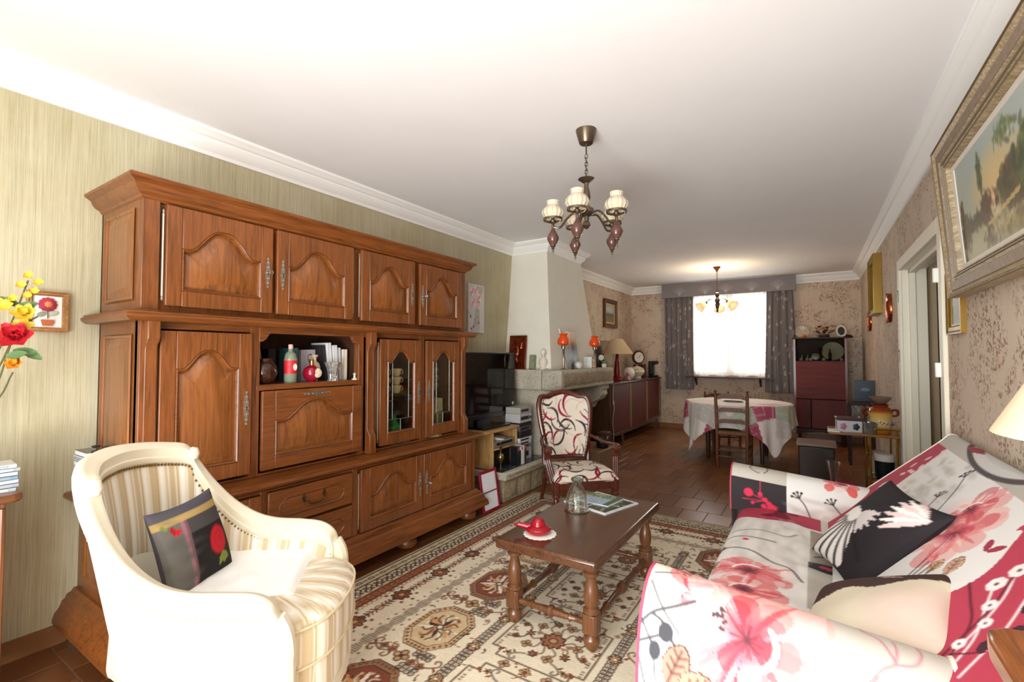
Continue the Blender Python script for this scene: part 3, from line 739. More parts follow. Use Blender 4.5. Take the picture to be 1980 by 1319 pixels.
MB().lathe([(.03, 0), (.034, .006), (.034, .13), (.028, .16), (.014, .175), (.012, .19)], n=20).build('glass', plain('green_white_glass', '7f8a72', .06, var=.2), bt)
MB().lathe([(.0125, .188), (.0125, .212), (.006, .214)], n=12).build('cap', plain('pink_cap', 'd9a7a0', .4), bt)
MB().lathe([(.0345, .05), (.0348, .052), (.0348, .122), (.0345, .124)], n=20).build('label', plain('red_label', 'c2202c', .5), bt)
MB(Matrix.Translation((.0345, .006, .087)) @ Matrix.Rotation(radians(90), 4, 'Y')).lathe([(0, .0005), (.018, .0008), (.019, 0)], n=18, ell=.62).build('crest', plain('cream_label', 'e8e0cc', .5), bt)
fk = thing('round_flask', 'crimson round flask with gilt neck and painted medallion', 'vase', (-2.44, 1.655, NZ)); fk.scale = (.86, .86, .86)
MB().lathe([(.025, 0), (.028, .006), (.05, .03), (.056, .06), (.048, .09), (.02, .108), (.015, .112)], n=24).build('body', plain('crimson_glaze', '8d0f2a', .1), fk)
MB().lathe([(.015, .11), (.014, .14), (.018, .15), (.013, .15)], n=16).build('neck', plain('gilt', 'b98d4e', .25, .9), fk)
MB(Matrix.Translation((.052, .012, .06)) @ Matrix.Rotation(radians(86), 4, 'Y')).lathe([(0, .004), (.02, .003), (.032, -.004)], n=20).build('medallion', plain('medallion_cream', 'e0cfb4', .3, var=.25, vscale=60), fk)
jg = thing('cream_jug', 'slender cream porcelain jug with bronze rim and handle', 'jug', (-2.50, 1.715, NZ))
MB().lathe([(.016, 0), (.018, .004), (.008, .02), (.026, .05), (.032, .08), (.024, .105), (.01, .118), (.009, .135), (.022, .155), (.02, .155)], n=20).build('body', plain('cream_porcelain', 'd8c0a0', .15), jg)
MB().tube(catmull([(0, -.01, .15), (0, -.035, .158), (0, -.045, .135), (0, -.03, .1)], 4), .003, 6).build('handle', M_brass_d, jg)
simple('crystal_vase', 'small cut crystal vase standing before the white books', 'vase', jarlathe([(.03, 0), (.022, .02), (.026, .05), (.042, .1), (.046, .11), (.04, .105), (.02, .02)], -2.43, 1.79, NZ, flute=.07, nf=9), plain('crystal', 'b9b9b6', .05, .6, var=.5, vscale=70))
simple('glass_bell', 'tiny glass bell at the right of the niche', 'ornament', jarlathe([(.018, 0), (.018, .008), (.008, .01), (.006, .03), (.011, .035), (.002, .045)], -2.41, 1.932, NZ, n=14), plain('bell_white', 'd8cdb8', .2))
# ================================================================ behind the leaded glass
cz0, cz1 = .672, 1.016
def cup(x, y, z, label, group, c='e4dccb', r=.036):
    t = thing('coffee_cup', label, 'cup', (x, y, z), 0, group)
    MB().lathe([(.018, 0), (.022, .004), (r, .045), (r+.002, .056), (r-.002, .056), (.018, .008)], n=16).build('bowl', plain('china_'+c, c, .2, var=.12, vscale=40), t)
    MB().tube(catmull([(0, r-.004, .045), (0, r+.02, .045), (0, r+.02, .02), (0, r-.012, .018)], 3), .003, 6).build('handle', plain('china_'+c, c, .2), t)
for k in range(3):
    cup(-2.455, 2.21, cz1+.058*k, ['lowest of the stacked china cups behind the left leaded door', 'middle of the stacked china cups behind the left leaded door', 'topmost of the stacked china cups behind the left leaded door'][k], 'stacked cups left')
    cup(-2.46, 2.33, cz1+.058*k, ['lowest cup of the shorter pile by the left glass door stile', 'middle cup of the shorter pile by the left glass door stile', 'top cup of the shorter pile by the left glass door stile'][k], 'stacked cups left', 'd5c6b4')
    cup(-2.455, 2.70, cz1+.058*k, ['lowest blue-grey cup behind the right leaded door', 'middle blue-grey cup behind the right leaded door', 'topmost blue-grey cup behind the right leaded door'][k], 'stacked cups right', 'b9b4ac')
simple('cloth_doll', 'small yellow cloth figure on top of the right pile of cups', 'ornament', MB().lathe([(.02, 0), (.03, .02), (.022, .05), (.012, .06), (.02, .08), (.0, .1)], (-2.455, 2.70, cz1+.174), 14), plain('yellow_cloth', 'b89a2c', .8))
simple('green_bottle', 'squat green glass bottle low behind the left leaded door', 'bottle', jarlathe([(.05, 0), (.055, .01), (.055, .12), (.02, .16), (.016, .2), (.02, .2)], -2.46, 2.31, cz0), plain('bottle_green', '2a7a46', .1))
simple('dark_bottle', 'dark tall bottle low behind the left leaded door', 'bottle', jarlathe([(.035, 0), (.038, .01), (.038, .17), (.014, .21), (.012, .27), (.015, .27)], -2.56, 2.20, cz0), plain('bottle_dark', '1a1412', .1))
simple('folded_napkin', 'white folded cloth low behind the left leaded door', 'napkin', MB().prism([(2.33, 0), (2.44, 0), (2.40, .05)], -2.55, -2.44, 'x') if False else MB(T((-2.48, 2.39, cz0))).prism([(-.05, 0), (.05, 0), (.01, .06)], -.05, .05, 'x'), plain('napkin_white', 'e2ddd0', .8))
for k, (yy, hh, cc, lb) in enumerate([(2.60, .27, 'c8c2b4', 'tall pale grey carton behind the right leaded door'), (2.68, .24, 'b9a98c', 'beige liqueur carton behind the right leaded door'), (2.75, .28, 'd9d4c6', 'white upright carton behind the right leaded door')]):
    t = thing('carton', lb, 'box', (-2.455, yy, cz0), 0, 'cartons in the glass cabinet')
    MB().box(-.03, .03, -.028, .028, 0, hh-.02).build('body', plain('carton_'+cc, cc, .5, var=.15, vscale=20), t, bev=.002)
    MB().box(-.03, .03, -.028, .028, hh-.02, hh).build('lid', plain('carton_lid'+cc, cc, .4), t, bev=.002)
    MB().box(.0295, .031, -.022, .022, hh*.3, hh*.65).build('label', plain('carton_label', '7d8a76', .5, var=.3, vscale=30), t)
simple('lace_doily', 'crocheted yellow-green doily folded at the foot of the cartons', 'doily', MB(T((-2.455, 2.68, cz0))).lathe([(.0, .03), (.05, .025), (.075, .005), (.075, 0)], n=30, flute=.06, nf=10), plain('doily_yellow', 'a9a86c', .9))
# ================================================================ rug
RX0, RY0, RW, RH = -2.20, .55, 2.42, 3.27
def paint_rug():
    cv = Canvas(RW, RH, .0056, 'ddd0b5'); cx = RW/2
    DK, BR, RU, TN, GR, CR = '3a271c', '6b4630', '7a3b1f', 'b98e5c', '6a5d54', 'e4d9c1'
    E_ = np.minimum(np.minimum(cv.X, RW-cv.X), np.minimum(cv.Y, RH-cv.Y))
    def band(a, b, c, al=1): m = ((E_ >= a) & (E_ < b))*float(al); cv.put((slice(None), slice(None)), m, c)
    band(0, .022, 'b7a383'); band(.022, .029, DK); band(.029, .095, 'c6b592'); band(.095, .103, DK)
    band(.103, .185, 'cfc0a2'); band(.185, .192, DK); band(.192, .255, RU); band(.255, .262, BR)
    def sides(step, a0, fn):
        """walk round the border at inset a0; fn(x, y, tangent angle, index)"""
        n = int((RH-2*a0)/step)
        for k in range(n+1):
            y = a0+(RH-2*a0)*k/n; fn(a0, y, pi/2, k); fn(RW-a0, y, pi/2, k)
        n = int((RW-2*a0)/step)
        for k in range(1, n):
            x = a0+(RW-2*a0)*k/n; fn(x, a0, 0, k); fn(x, RH-a0, 0, k)
    def chain(x, y, t, k):
        if k % 2: cv.disc(x, y, .016, DK, .010, rot=t, ring=.006)
        else: cv.line([(x-.013*cos(t), y-.013*sin(t)), (x+.013*cos(t), y+.013*sin(t))], .008, DK)
    sides(.042, .062, chain)
    def vine(x, y, t, k):
        nx, ny = -sin(t), cos(t); o = .018*(1 if k % 2 else -1)
        cv.disc(x+nx*o, y+ny*o, .017, DK, ring=.008); cv.disc(x-nx*o, y-ny*o, .010, BR)
        cv.petal(x, y, t+.7, .03, .014, DK); cv.petal(x, y, t-2.2, .03, .014, DK)
    sides(.037, .144, vine)
    def rust(x, y, t, k):
        cv.disc(x, y, .014, TN if k % 2 else 'c07a4a', ring=.006); cv.disc(x+.02*cos(t), y+.02*sin(t), .007, '3f1c10')
    sides(.04, .224, rust)
    def scal(x, y, t, k): cv.disc(x, y, .012, BR, ring=.004)
    sides(.03, .268, scal)
    def rosette(x, y, r, c1, c2, n=8, c3=DK):
        for i in range(n): cv.petal(x, y, 2*pi*i/n, r, r*.62, c3)
        for i in range(n): cv.petal(x, y, 2*pi*i/n, r*.84, r*.42, c1)
        cv.disc(x, y, r*.36, c3); cv.disc(x, y, r*.26, c2)
    def spray(x, y, t, s=1, c=BR):
        for sgn in (-1, 1):
            for i in range(5):
                q = .022+.022*i; a = t+sgn*.0
                px, py = x+q*s*cos(t), y+q*s*sin(t)
                cv.petal(px, py, t+sgn*(1.0-.08*i), .034*s, .012*s, c if i % 2 else RU)
        cv.line([(x, y), (x+.13*s*cos(t), y+.13*s*sin(t))], .005, DK)
    def garland(x, y, t, k):
        if k % 2 == 0: rosette(x, y, .058, RU if k % 4 else '8d5230', TN, 8); [cv.disc(x+.078*cos(a), y+.078*sin(a), .01, BR) for a in np.arange(0, 6.2, .785)]
        else: spray(x, y, t); spray(x, y, t+pi); cv.disc(x, y, .02, RU, ring=.008)
    sides(.145, .345, garland)
    def comb(x, y, t, k):
        nx, ny = -sin(t), cos(t); h = (.012+.016*abs(sin(k*pi/7)))
        cv.line([(x-nx*h, y-ny*h), (x+nx*h, y+ny*h)], .0055, GR if k % 3 else BR)
        if k % 4 == 0: cv.disc(x+nx*.045, y+ny*.045, .006, BR); cv.disc(x-nx*.045, y-ny*.045, .006, BR)
    sides(.0125, .505, comb)
    # octagons down both sides
    def octa(x, y, w, h, fill, rim):
        def o(s): return [(x+a*w*s/2, y+b*h*s/2) for a, b in ((-.45, -1), (.45, -1), (1, -.5), (1, .5), (.45, 1), (-.45, 1), (-1, .5), (-1, -.5))]
        cv.poly(o(1.0), DK); cv.poly(o(.975), rim)
        for i in range(8):
            p, q = o(.9)[i], o(.9)[(i+1) % 8]; n = max(2, int(sqrt((p[0]-q[0])**2+(p[1]-q[1])**2)/.022))
            for k in range(n): f = (k+.5)/n; cv.disc(p[0]+(q[0]-p[0])*f, p[1]+(q[1]-p[1])*f, .008, RU if k % 2 else BR)
        cv.poly(o(.8), DK); cv.poly(o(.775), fill)
        pal = [CR, TN, 'c98a55', DK]
        for i in range(14):
            a = 2*pi*i/14; r_ = .28 if i % 2 else .4
            cv.petal(x, y, a, h*r_*.75, .022, pal[i % 4]); cv.disc(x+w*.27*cos(a), y+h*.29*sin(a), .008, pal[(i+1) % 4])
        for i in range(10): a = 2*pi*i/10+.3; cv.curve([(x+w*.1*cos(a), y+h*.1*sin(a)), (x+w*.2*cos(a+.4), y+h*.22*sin(a+.4)), (x+w*.28*cos(a+.1), y+h*.3*sin(a+.1))], .005, CR if fill == RU else DK, n=4)
        cv.disc(x, y, .02, DK); cv.disc(x, y, .012, CR)
    def rings(x, y, n, dx, dy, c=DK):
        for k in range(n):
            for s in (-.5, .5):
                px = x+dx*k+(.019*s*2 if dy else 0)*.62; py = y+dy*k+(.019*s*2 if dx else 0)*.62
                cv.disc(px, py, .0115, c, ring=.006); cv.disc(px, py, .003, c)
    def curl(x, y, sx, sy, c=BR, s=1):
        cv.curve([(x, y), (x+.03*sx*s, y+.012*sy*s), (x+.06*sx*s, y+.04*sy*s), (x+.05*sx*s, y+.065*sy*s), (x+.03*sx*s, y+.06*sy*s), (x+.035*sx*s, y+.045*sy*s)], .008, c, n=5)
        cv.petal(x+.045*sx*s, y+.02*sy*s, math.atan2(-sy, sx), .03*s, .014*s, RU)
    def quatre(x, y, r, c, d=DK):
        for a in range(4): cv.disc(x+r*.75*cos(a*pi/2), y+r*.75*sin(a*pi/2), r*.62, d)
        for a in range(4): cv.disc(x+r*.75*cos(a*pi/2), y+r*.75*sin(a*pi/2), r*.42, c)
        cv.disc(x, y, r*.3, d)
    ys = [.16+.49*k for k in range(7)]
    for sd in (-1, 1):
        X_ = lambda q: cx+sd*(cx-q)*-1 if False else (q if sd < 0 else RW-q)
        for k, y in enumerate(ys):
            if y < .62 or y > RH-.62: continue
            fill = RU if k % 2 else 'cdb48c'
            octa(X_(.715), y, .275, .36, fill, 'c9ab80' if k % 2 == 0 else '8f6a48')
            for yy in (y+.245,):
                if yy > RH-.62: continue
                quatre(X_(.715), yy, .03, TN)
                for q in (.60, .65, .78, .83): quatre(X_(q), yy+.012*(1 if q < .7 else -1), .017, 'a2673d')
                for s in (-1, 1): curl(X_(.60), yy-.02, s, 1); curl(X_(.60), yy+.02, s, -1); curl(X_(.84), yy-.01, s, 1); rings(X_(.76+.0), yy+.05*s, 4, .024, 0)
        rings(X_(.935), .62, 86, 0, .0236)
        for y in np.arange(.62, RH-.6, .245): quatre(X_(.935), y, .024, TN); rosette(X_(.935), y, .03, TN, CR, 6)
    # centre panels with stepped corners
    def panel(y0, y1, k):
        a, b = cx-.215, cx+.215
        pts = [(a+.05, y0), (b-.05, y0), (b-.05, y0+.05), (b, y0+.05), (b, y1-.05), (b-.05, y1-.05), (b-.05, y1), (a+.05, y1), (a+.05, y1-.05), (a, y1-.05), (a, y0+.05), (a+.05, y0+.05)]
        cv.line(pts+[pts[0]], .0055, DK)
        for y in np.arange(y0+.06, y1-.05, .016):
            if (int(y/.016)) % 4: cv.line([(a+.016, y), (a+.024, y)], .004, BR); cv.line([(b-.024, y), (b-.016, y)], .004, BR)
        yc = (y0+y1)/2
        if k % 2: [cv.curve([(cx+s*.2, yc+.07), (cx+s*.14, yc+.05), (cx+s*.12, yc), (cx+s*.14, yc-.05), (cx+s*.2, yc-.07)], .0055, DK) for s in (-1, 1)]
        rosette(cx, yc, .062, '9a5a34', TN, 9); 
        for i in range(10):
            a_ = 2*pi*i/10; r_ = .115; x, y = cx+r_*1.0*cos(a_), yc+r_*1.15*sin(a_)
            (rosette(x, y, .026, RU if i % 4 else '4d4038', TN, 6) if i % 2 else quatre(x, y, .02, TN))
            cv.curve([(cx+.05*cos(a_), yc+.05*sin(a_)), (cx+.09*cos(a_+.3), yc+.1*sin(a_+.3)), (x, y)], .006, BR, n=4)
        for s in (-1, 1):
            for u in (-1, 1):
                curl(cx+s*.06, yc+u*.14, s, u, GR, .9); quatre(cx+s*.165, yc+u*.05, .014, RU)
                cv.petal(cx+s*.15, yc+u*.15, math.atan2(u, s), .04, .018, RU); rosette(cx+s*.13, yc+u*.17, .02, TN, DK, 5)
    for k, y in enumerate(np.arange(.60, RH-.9, .49)): panel(y+.03, y+.45, k); rosette(cx, y+.485, .03, TN, RU, 8); [quatre(cx+s*.1, y+.485, .02, TN) for s in (-1, 1)]
    r1 = np.random.RandomState(17)
    for k in range(900):
        x, y = RW*r1.rand(), RH*r1.rand(); e = min(x, RW-x, y, RH-y)
        if e < .53: continue
        px = int(x/cv.res); py = int(y/cv.res)
        if abs(cv.a[py, px]-srgb('ddd0b5')).sum() > .05: continue
        t = 6.3*r1.rand(); c = [DK, BR, 'a2673d', GR][k % 4]
        if k % 3: cv.petal(x, y, t, .024, .011, c); cv.petal(x, y, t+2.3, .02, .009, c)
        else: quatre(x, y, .011, TN, c)
    n = cv.mottle(.03, 5, 40); cv.a += n[..., None]*.05; cv.a += (NR.rand(cv.ny, cv.nx)-.5)[..., None]*.05
    return cv
cv = paint_rug()
Z = np.full(cv.X.shape, .013)+(NR.rand(cv.ny, cv.nx)-.5)*.001
Z[0] = Z[-1] = .001; Z[:, 0] = Z[:, -1] = .001
rug = cv.mesh('rug', np.stack([cv.X+RX0, cv.Y+RY0, Z], -1), vcol('rug_pile', .95, sheen=.1))
tag(rug, 'large cream patterned rug with brown border and octagon medallions', 'rug')
FZ = .013   # top of the rug

# ================================================================ coffee table
M_tab = wood('dark_oak_table', '5a3620', '3a1f10', 'y', .22, coat=.4)
M_tleg = wood('turned_oak', '6b4225', '42260f', 'z', .3, coat=.3)
ct = thing('coffee_table', 'low dark oak coffee table with turned legs and stretchers', 'coffee table', (-1.022, 2.315, FZ)); TC = ct.location
MB().box(-1.276, -.770, 1.836, 2.795, .373, .42).build('table_top', M_tab, ct, bev=.012, seg=3, off=TC)
lp = [(.016, .373), (.03, .368), (.03, .356), (.022, .35), (.034, .34), (.034, .328), (.022, .32), (.02, .31), (.03, .27), (.034, .235), (.03, .205), (.024, .19), (.036, .18), (.036, .168), (.028, .162)]
fp_ = [(.026, .085), (.02, .08), (.034, .065), (.037, .045), (.03, .025), (.022, FZ)]
for x in (-1.222, -.828):
    for y in (1.925, 2.705):
        leg = MB().lathe(lp, (x, y, 0), 16).lathe(fp_, (x, y, 0), 16).build('leg', M_tleg, ct, off=TC)
        c = .034; k = .010
        MB().prism([(x-c, y-c+k), (x-c+k, y-c), (x+c-k, y-c), (x+c, y-c+k), (x+c, y+c-k), (x+c-k, y+c), (x-c+k, y+c), (x-c, y+c-k)], .083, .165).build('leg_block', M_tleg, leg, bev=.003, off=TC)
def stretcher(a, b, z):
    a, b = Vector((*a, z)), Vector((*b, z)); ln = (b-a).length; d = (b-a)/ln
    rs = [(0, .015), (.1, .012), (.17, .013), (.2, .02), (.21, .02), (.23, .013), (.42, .017), (.455, .017), (.475, .026), (.525, .026), (.545, .017), (.58, .017), (.77, .013), (.79, .02), (.80, .02), (.83, .013), (.9, .012), (1, .015)]
    MB().tube([a+d*ln*t for t, r in rs], [r for t, r in rs], 12).build('stretcher', M_tleg, ct, off=TC)
stretcher((-1.19, 1.925), (-.86, 1.925), .115); stretcher((-1.19, 2.705), (-.86, 2.705), .115)
stretcher((-1.222, 1.957), (-1.222, 2.673), .115); stretcher((-.828, 1.957), (-.828, 2.673), .115)
TZ = .42
# glass wasp trap / bell bottle
gb = thing('glass_bottle', 'clear bell-shaped glass bottle standing on the coffee table', 'bottle', (-1.118, 2.405, TZ))
MB().lathe([(.062, 0), (.066, .006), (.064, .02), (.058, .07), (.05, .105), (.036, .13), (.026, .143), (.024, .155), (.03, .165), (.03, .178), (.026, .182), (.024, .17), (.02, .155), (.022, .143), (.032, .128), (.046, .103), (.054, .07), (.058, .02), (.056, .008), (0, .012)], n=32).build('body', glass('clear_glass', 'f8faf7', .02, .34), gb)
MB().tube([(.066*cos(a), .066*sin(a), .005) for a in np.linspace(0, 2*pi, 33)[:-1]], .004, 6, True).build('base_ring', glass('glass_rim', 'cfd8cc', .05, .6), gb)
MB().lathe([(0, 0), (.012, .004), (.014, .012), (.008, .02), (0, .022)], (.045, -.02, .075), 12).build('boss', glass('glass_rim', 'cfd8cc', .05, .6), gb)
MB().lathe([(.0295, .164), (.033, .17), (.0295, .178)], n=24).build('lip', glass('glass_rim', 'cfd8cc', .05, .6), gb)
# doily and red hen dish
dz = MB(); pr = [(0, .002)]
simple('doily', 'round white lace doily under the red dish', 'doily', MB(T((-1.122, 1.995, TZ))).lathe([(0, .003), (.06, .003), (.078, .002), (.078, 0)], n=72, flute=.035, nf=18), plain('lace_white', 'f1eee6', .9))
rd = thing('red_dish', 'glossy red pottery dish shaped like a duck on a doily', 'dish', (-1.128, 1.99, TZ+.003), radians(-155))
M_red = plain('red_glaze', '8e0d1c', .08, coat_weight=0) if False else plain('red_glaze', '8e0d1c', .08)
MB().lathe([(.03, 0), (.05, .004), (.062, .016), (.064, .024), (.06, .03), (.045, .034)], n=30, ell=.92).build('bowl', M_red, rd)
MB().lathe([(.058, .03), (.05, .036), (.036, .04), (.033, .05), (.03, .062), (.02, .072), (0, .075)], n=30, ell=.92).build('lid', M_red, rd)
MB().tube(catmull([(.04, 0, .03), (.07, 0, .034), (.095, 0, .038), (.12, 0, .036)], 4), [.018, .017, .015, .014, .013, .0125, .012, .011, .010, .009, .007, .005, .002], 10).build('beak_handle', M_red, rd)
# magazines
def magazine(name, label, pts, z, th, painter):
    t = thing(name, label, 'magazine', (pts[0][0], pts[0][1], z), 0, 'magazines on the coffee table')
    o = np.array([*pts[0], z]); u = np.array([pts[1][0]-pts[0][0], pts[1][1]-pts[0][1]]); v = np.array([pts[3][0]-pts[0][0], pts[3][1]-pts[0][1]])
    w_, h_ = np.linalg.norm(u), np.linalg.norm(v); cv = Canvas(w_, h_, .004, 'eef2f4'); painter(cv)
    P = np.zeros((cv.ny, cv.nx, 3)); P[..., 0] = cv.X*u[0]/w_+cv.Y*v[0]/h_; P[..., 1] = cv.X*u[1]/w_+cv.Y*v[1]/h_; P[..., 2] = th+.0006
    cv.mesh('cover', P, vcol('glossy_print', .18, coat=.3), t)
    MB().prism([(p[0]-pts[0][0], p[1]-pts[0][1]) for p in pts], 0, th).build('pages', plain('magazine_pages', 'd9dde0', .7), t)
def pm1(cv):
    cv.rect(.01, cv.w-.01, .01, cv.h-.02, '25352c'); cv.rect(.01, cv.w-.01, cv.h*.5, cv.h*.5+.006, 'eef2f4'); cv.rect(cv.w*.5, cv.w*.5+.006, .01, cv.h-.02, 'eef2f4')
    for k in range(200): cv.disc(NR.rand()*cv.w, NR.rand()*cv.h, .006, ['3f5a44', '1a241f', '8fa08e', '56705a'][k % 4], .014, rot=NR.rand()*3)
    cv.rect(0, .012, 0, cv.h, 'f4f6f8'); cv.rect(cv.w-.012, cv.w, 0, cv.h, 'f4f6f8'); cv.rect(0, cv.w, 0, .014, 'f4f6f8'); cv.rect(0, cv.w, cv.h-.012, cv.h, 'f4f6f8')
def pm2(cv):
    cv.rect(0, cv.w, 0, cv.h, 'a9c6dc'); cv.rect(0, cv.w, cv.h*.62, cv.h, '6d8a72')
    for k in range(160): cv.disc(NR.rand()*cv.w, cv.h*(.62+.38*NR.rand()), .006, ['87a38a', '4c6b52', 'c9c46a', '6f8b94'][k % 4], .01)
    for k in range(14): cv.disc(cv.w*(.2+.6*NR.rand()), cv.h*(.1+.4*NR.rand()), .0025, '5b7486')
    cv.rect(cv.w*.82, cv.w, 0, cv.h, '4f6a54')
magazine('magazine', 'dark photo magazine with white margins lying lower on the table', [(-1.245, 2.50), (-.955, 2.415), (-.865, 2.70), (-1.155, 2.785)], TZ, .006, pm1)
magazine('magazine', 'pale blue seaside brochure on top of the dark magazine', [(-1.20, 2.545), (-.985, 2.53), (-.955, 2.70), (-1.17, 2.735)], TZ+.0075, .005, pm2)

# ================================================================ sofa
def prof_pts(P):
    q = np.array(catmull(P, 12)); return q, np.r_[0, np.cumsum(np.linalg.norm(np.diff(q, axis=0), axis=1))]
NEARP = [(1.50, .40), (1.505, .54), (1.492, .61), (1.455, .648), (1.40, .65), (1.345, .622), (1.30, .565), (1.272, .48), (1.258, .36), (1.25, .22), (1.25, .06)]
FARP = [(2.97, .40), (2.965, .50), (2.98, .575), (3.02, .625), (3.08, .64), (3.15, .625), (3.2, .57), (3.225, .46), (3.235, .3), (3.24, .06)]
SEATP = [(.17, .395), (-.10, .425), (-.27, .428), (-.345, .41), (-.375, .37), (-.382, .30), (-.385, .10)]
BACKP = [(.03, .39), (.18, .53), (.34, .68), (.47, .80), (.525, .853), (.555, .885), (.578, .89), (.594, .87), (.600, .80), (.597, .25)]
AX = -.41
so = thing('sofa', 'sofa in a cream cover printed with red poppies and grey blocks', 'sofa', (.1, 2.25, 0)); SO = so.location
M_sofa = vcol('sofa_cover', .75, bump=.06, bscale=350)
CRM, GRY, TAU, BLK, PNK, MAG = 'f1eee8', 'cdc7bb', 'a39889', '3a3436', 'e8908c', 'b8475a'
def poppy(cv, x, y, r, seed, sq=1, hot='e0626a', pale='f6dcd8'):
    r0 = np.random.RandomState(seed)
    n = 9
    for ring_, (k0, al) in enumerate(((1.0, .55), (.72, .6), (.45, .7))):
        for i in range(n):
            a = 2*pi*i/n+r0.rand()*.5+ring_*.3; l_ = r*k0*(.8+.35*r0.rand())
            c = [PNK, 'e57a7c', 'f0aaa2', pale, hot][r0.randint(5)]
            pts = []
            wd = l_*.62; q = catmull([(0, 0), (l_*.4, wd*.4), (l_*.85, wd*.46), (l_, wd*.1), (l_*.96, -wd*.25), (l_*.75, -wd*.48), (l_*.35, -wd*.36)], 5, True)
            cv.poly([(x+(p[0]*cos(a)-p[1]*sin(a)), y+sq*(p[0]*sin(a)+p[1]*cos(a))) for p in q], c, al)
    for i in range(16):
        a = 2*pi*r0.rand(); l_ = r*(.5+.5*r0.rand()); cv.petal(x+.1*r*cos(a), y+.1*r*sin(a)*sq, math.atan2(sq*sin(a), cos(a)), l_, r*.09, [hot, 'd84a58', pale, 'fbf0ee'][i % 4], .5)
    cv.glow(x, y, r*.42, 'c8485a', r*.42*sq, .75)
    for i in range(14):
        a = 2*pi*i/14+r0.rand()*.3; q = r*(.16+.1*r0.rand()); cv.line([(x, y), (x+q*cos(a), y+sq*q*sin(a))], .0028, '6a3a44', .8)
        a = pi*.05*i-.6; q = r*.33; cv.disc(x+q*cos(a), y+sq*q*sin(a), r*.035, 'fdf7ee', r*.05, rot=a, al=.9)
def twig(cv, pts, w, c, heads=True, rs=3):
    cv.curve(pts, w, c, taper=w*.5); a = pts[-1]; b = pts[-2]; t = math.atan2(a[1]-b[1], a[0]-b[0])
    if heads:
        for k in (-.9, -.35, .2, .8):
            e = (a[0]+.035*cos(t+k), a[1]+.035*sin(t+k)); cv.line([a, e], w*.6, c); cv.disc(e[0], e[1], w*1.3, c)
def leafo(cv, x, y, ang, l_, wd, fill, line):
    cv.petal(x, y, ang, l_*1.06, wd*1.1, line); cv.petal(x, y, ang, l_, wd, fill); cv.line([(x, y), (x+l_*.9*cos(ang), y+l_*.9*sin(ang))], .0025, line)
    for k in (.3, .5, .7):
        for s in (-1, 1): cv.line([(x+l_*k*cos(ang), y+l_*k*sin(ang)), (x+l_*(k+.12)*cos(ang)+s*wd*.25*cos(ang+pi/2), y+l_*(k+.12)*sin(ang)+s*wd*.25*sin(ang+pi/2))], .0018, line)
def brush(cv, x0, x1, y0, y1, c, n, seed, ln=.1, hh=.008):
    r0 = np.random.RandomState(seed)
    for k in range(n): cv.disc(x0+(x1-x0)*r0.rand(), y0+(y1-y0)*r0.rand(), ln*(.3+.7*r0.rand()), c, hh*(.5+r0.rand()), al=.5, rot=r0.randn()*.12, soft=2)
def arm(P, paint, name, inner):
    q, s = prof_pts(P); cv = Canvas(.66, s[-1], .0042, CRM); paint(cv)
    y = np.interp(cv.Y, s, q[:, 0]); z = np.interp(cv.Y, s, q[:, 1]); x = AX+cv.X
    z = z-np.clip((z-.3)/.3, 0, 1)*.09*cv.X
    o = cv.mesh(name, np.stack([x, y, z], -1), M_sofa, so, off=SO)
    for k, xx in ((0, AX), (1, AX+.66)):
        zz = [b-min(1, max(0, (b-.3)/.3))*.09*(.66*k) for a, b in q]
        pts = [(a, b) for (a, _), b in zip(q, zz)]; yb = P[0][0]
        m = MB().add([(xx, a, b) for a, b in pts]+[(xx, yb, .06)], [tuple(range(len(pts)+1))])
        m.build('arm_end', plain('sofa_piped_end', 'e6e0d6', .8), o, off=SO, fix=False)
        MB().tube([(xx-(.003 if k == 0 else -.003), a, b) for a, b in pts], .0045 if k == 0 else .008, 6).build('piping', plain('pink_piping', 'c9506a', .7) if k == 0 and inner > 2 or k == 0 else plain('cream_piping', 'efe9dd', .7), o, off=SO)
    return o
def p_near(cv):
    cv.rect(.425, .66, 0, 2, GRY); cv.rect(0, .13, .2, .44, 'f3ead8', .6)
    leafo(cv, .055, .27, .35, .10, .07, 'e8c9ac', '7a5c4c'); cv.line([(.012, .33), (.07, .30)], .005, '5a5856')
    cv.petal(.09, .31, 1.1, .05, .02, MAG, .9); cv.disc(.108, .378, .016, 'cf5f74', .02)
    poppy(cv, .222, .262, .16, 11, .9); poppy(cv, .26, .425, .19, 23, 1.05, 'd8454f')
    cv.curve([(.0, .475), (.03, .44), (.08, .41), (.13, .378)], .009, '55555a'); cv.curve([(.01, .36), (.05, .42), (.10, .47)], .004, '55555a')
    cv.curve([(.03, .445), (.055, .455), (.075, .48), (.10, .515)], .008, '55555a')
    cv.disc(.067, .478, .02, '4a4a4e', .024); cv.disc(.041, .53, .016, '4a4a4e', .024); cv.line([(.0, .52), (.06, .485)], .008, '4a4a4e'); cv.line([(.0, .465), (.036, .52), (.045, .6)], .004, '4a4a4e')
    for k in range(7): cv.petal(.19+.008*(k % 2), .37+.008*k, .5+k, .02, .012, '5b4a50')
    leafo(cv, .075, .60, -1.2, .11, .07, 'b08a78', '6b4a3e'); leafo(cv, .10, .60, -.35, .10, .08, 'b8937f', '6b4a3e'); leafo(cv, .08, .64, .6, .09, .06, 'a88270', '6b4a3e')
    cv.line([(.0, .56), (.03, .66), (.05, .8)], .005, '4a4a4e'); poppy(cv, .33, .70, .12, 31); twig(cv, [(.05, .9), (.12, .8), (.2, .74)], .005, '55555a')
    for P in ([(.50, .42), (.53, .38), (.552, .36), (.56, .32), (.556, .29)], [(.553, .35), (.53, .30), (.50, .285), (.495, .25), (.53, .235)], [(.556, .36), (.59, .345), (.605, .31), (.60, .28)], [(.51, .50), (.50, .44), (.52, .40)]): cv.curve(P, .0032, 'c9808a', .9)
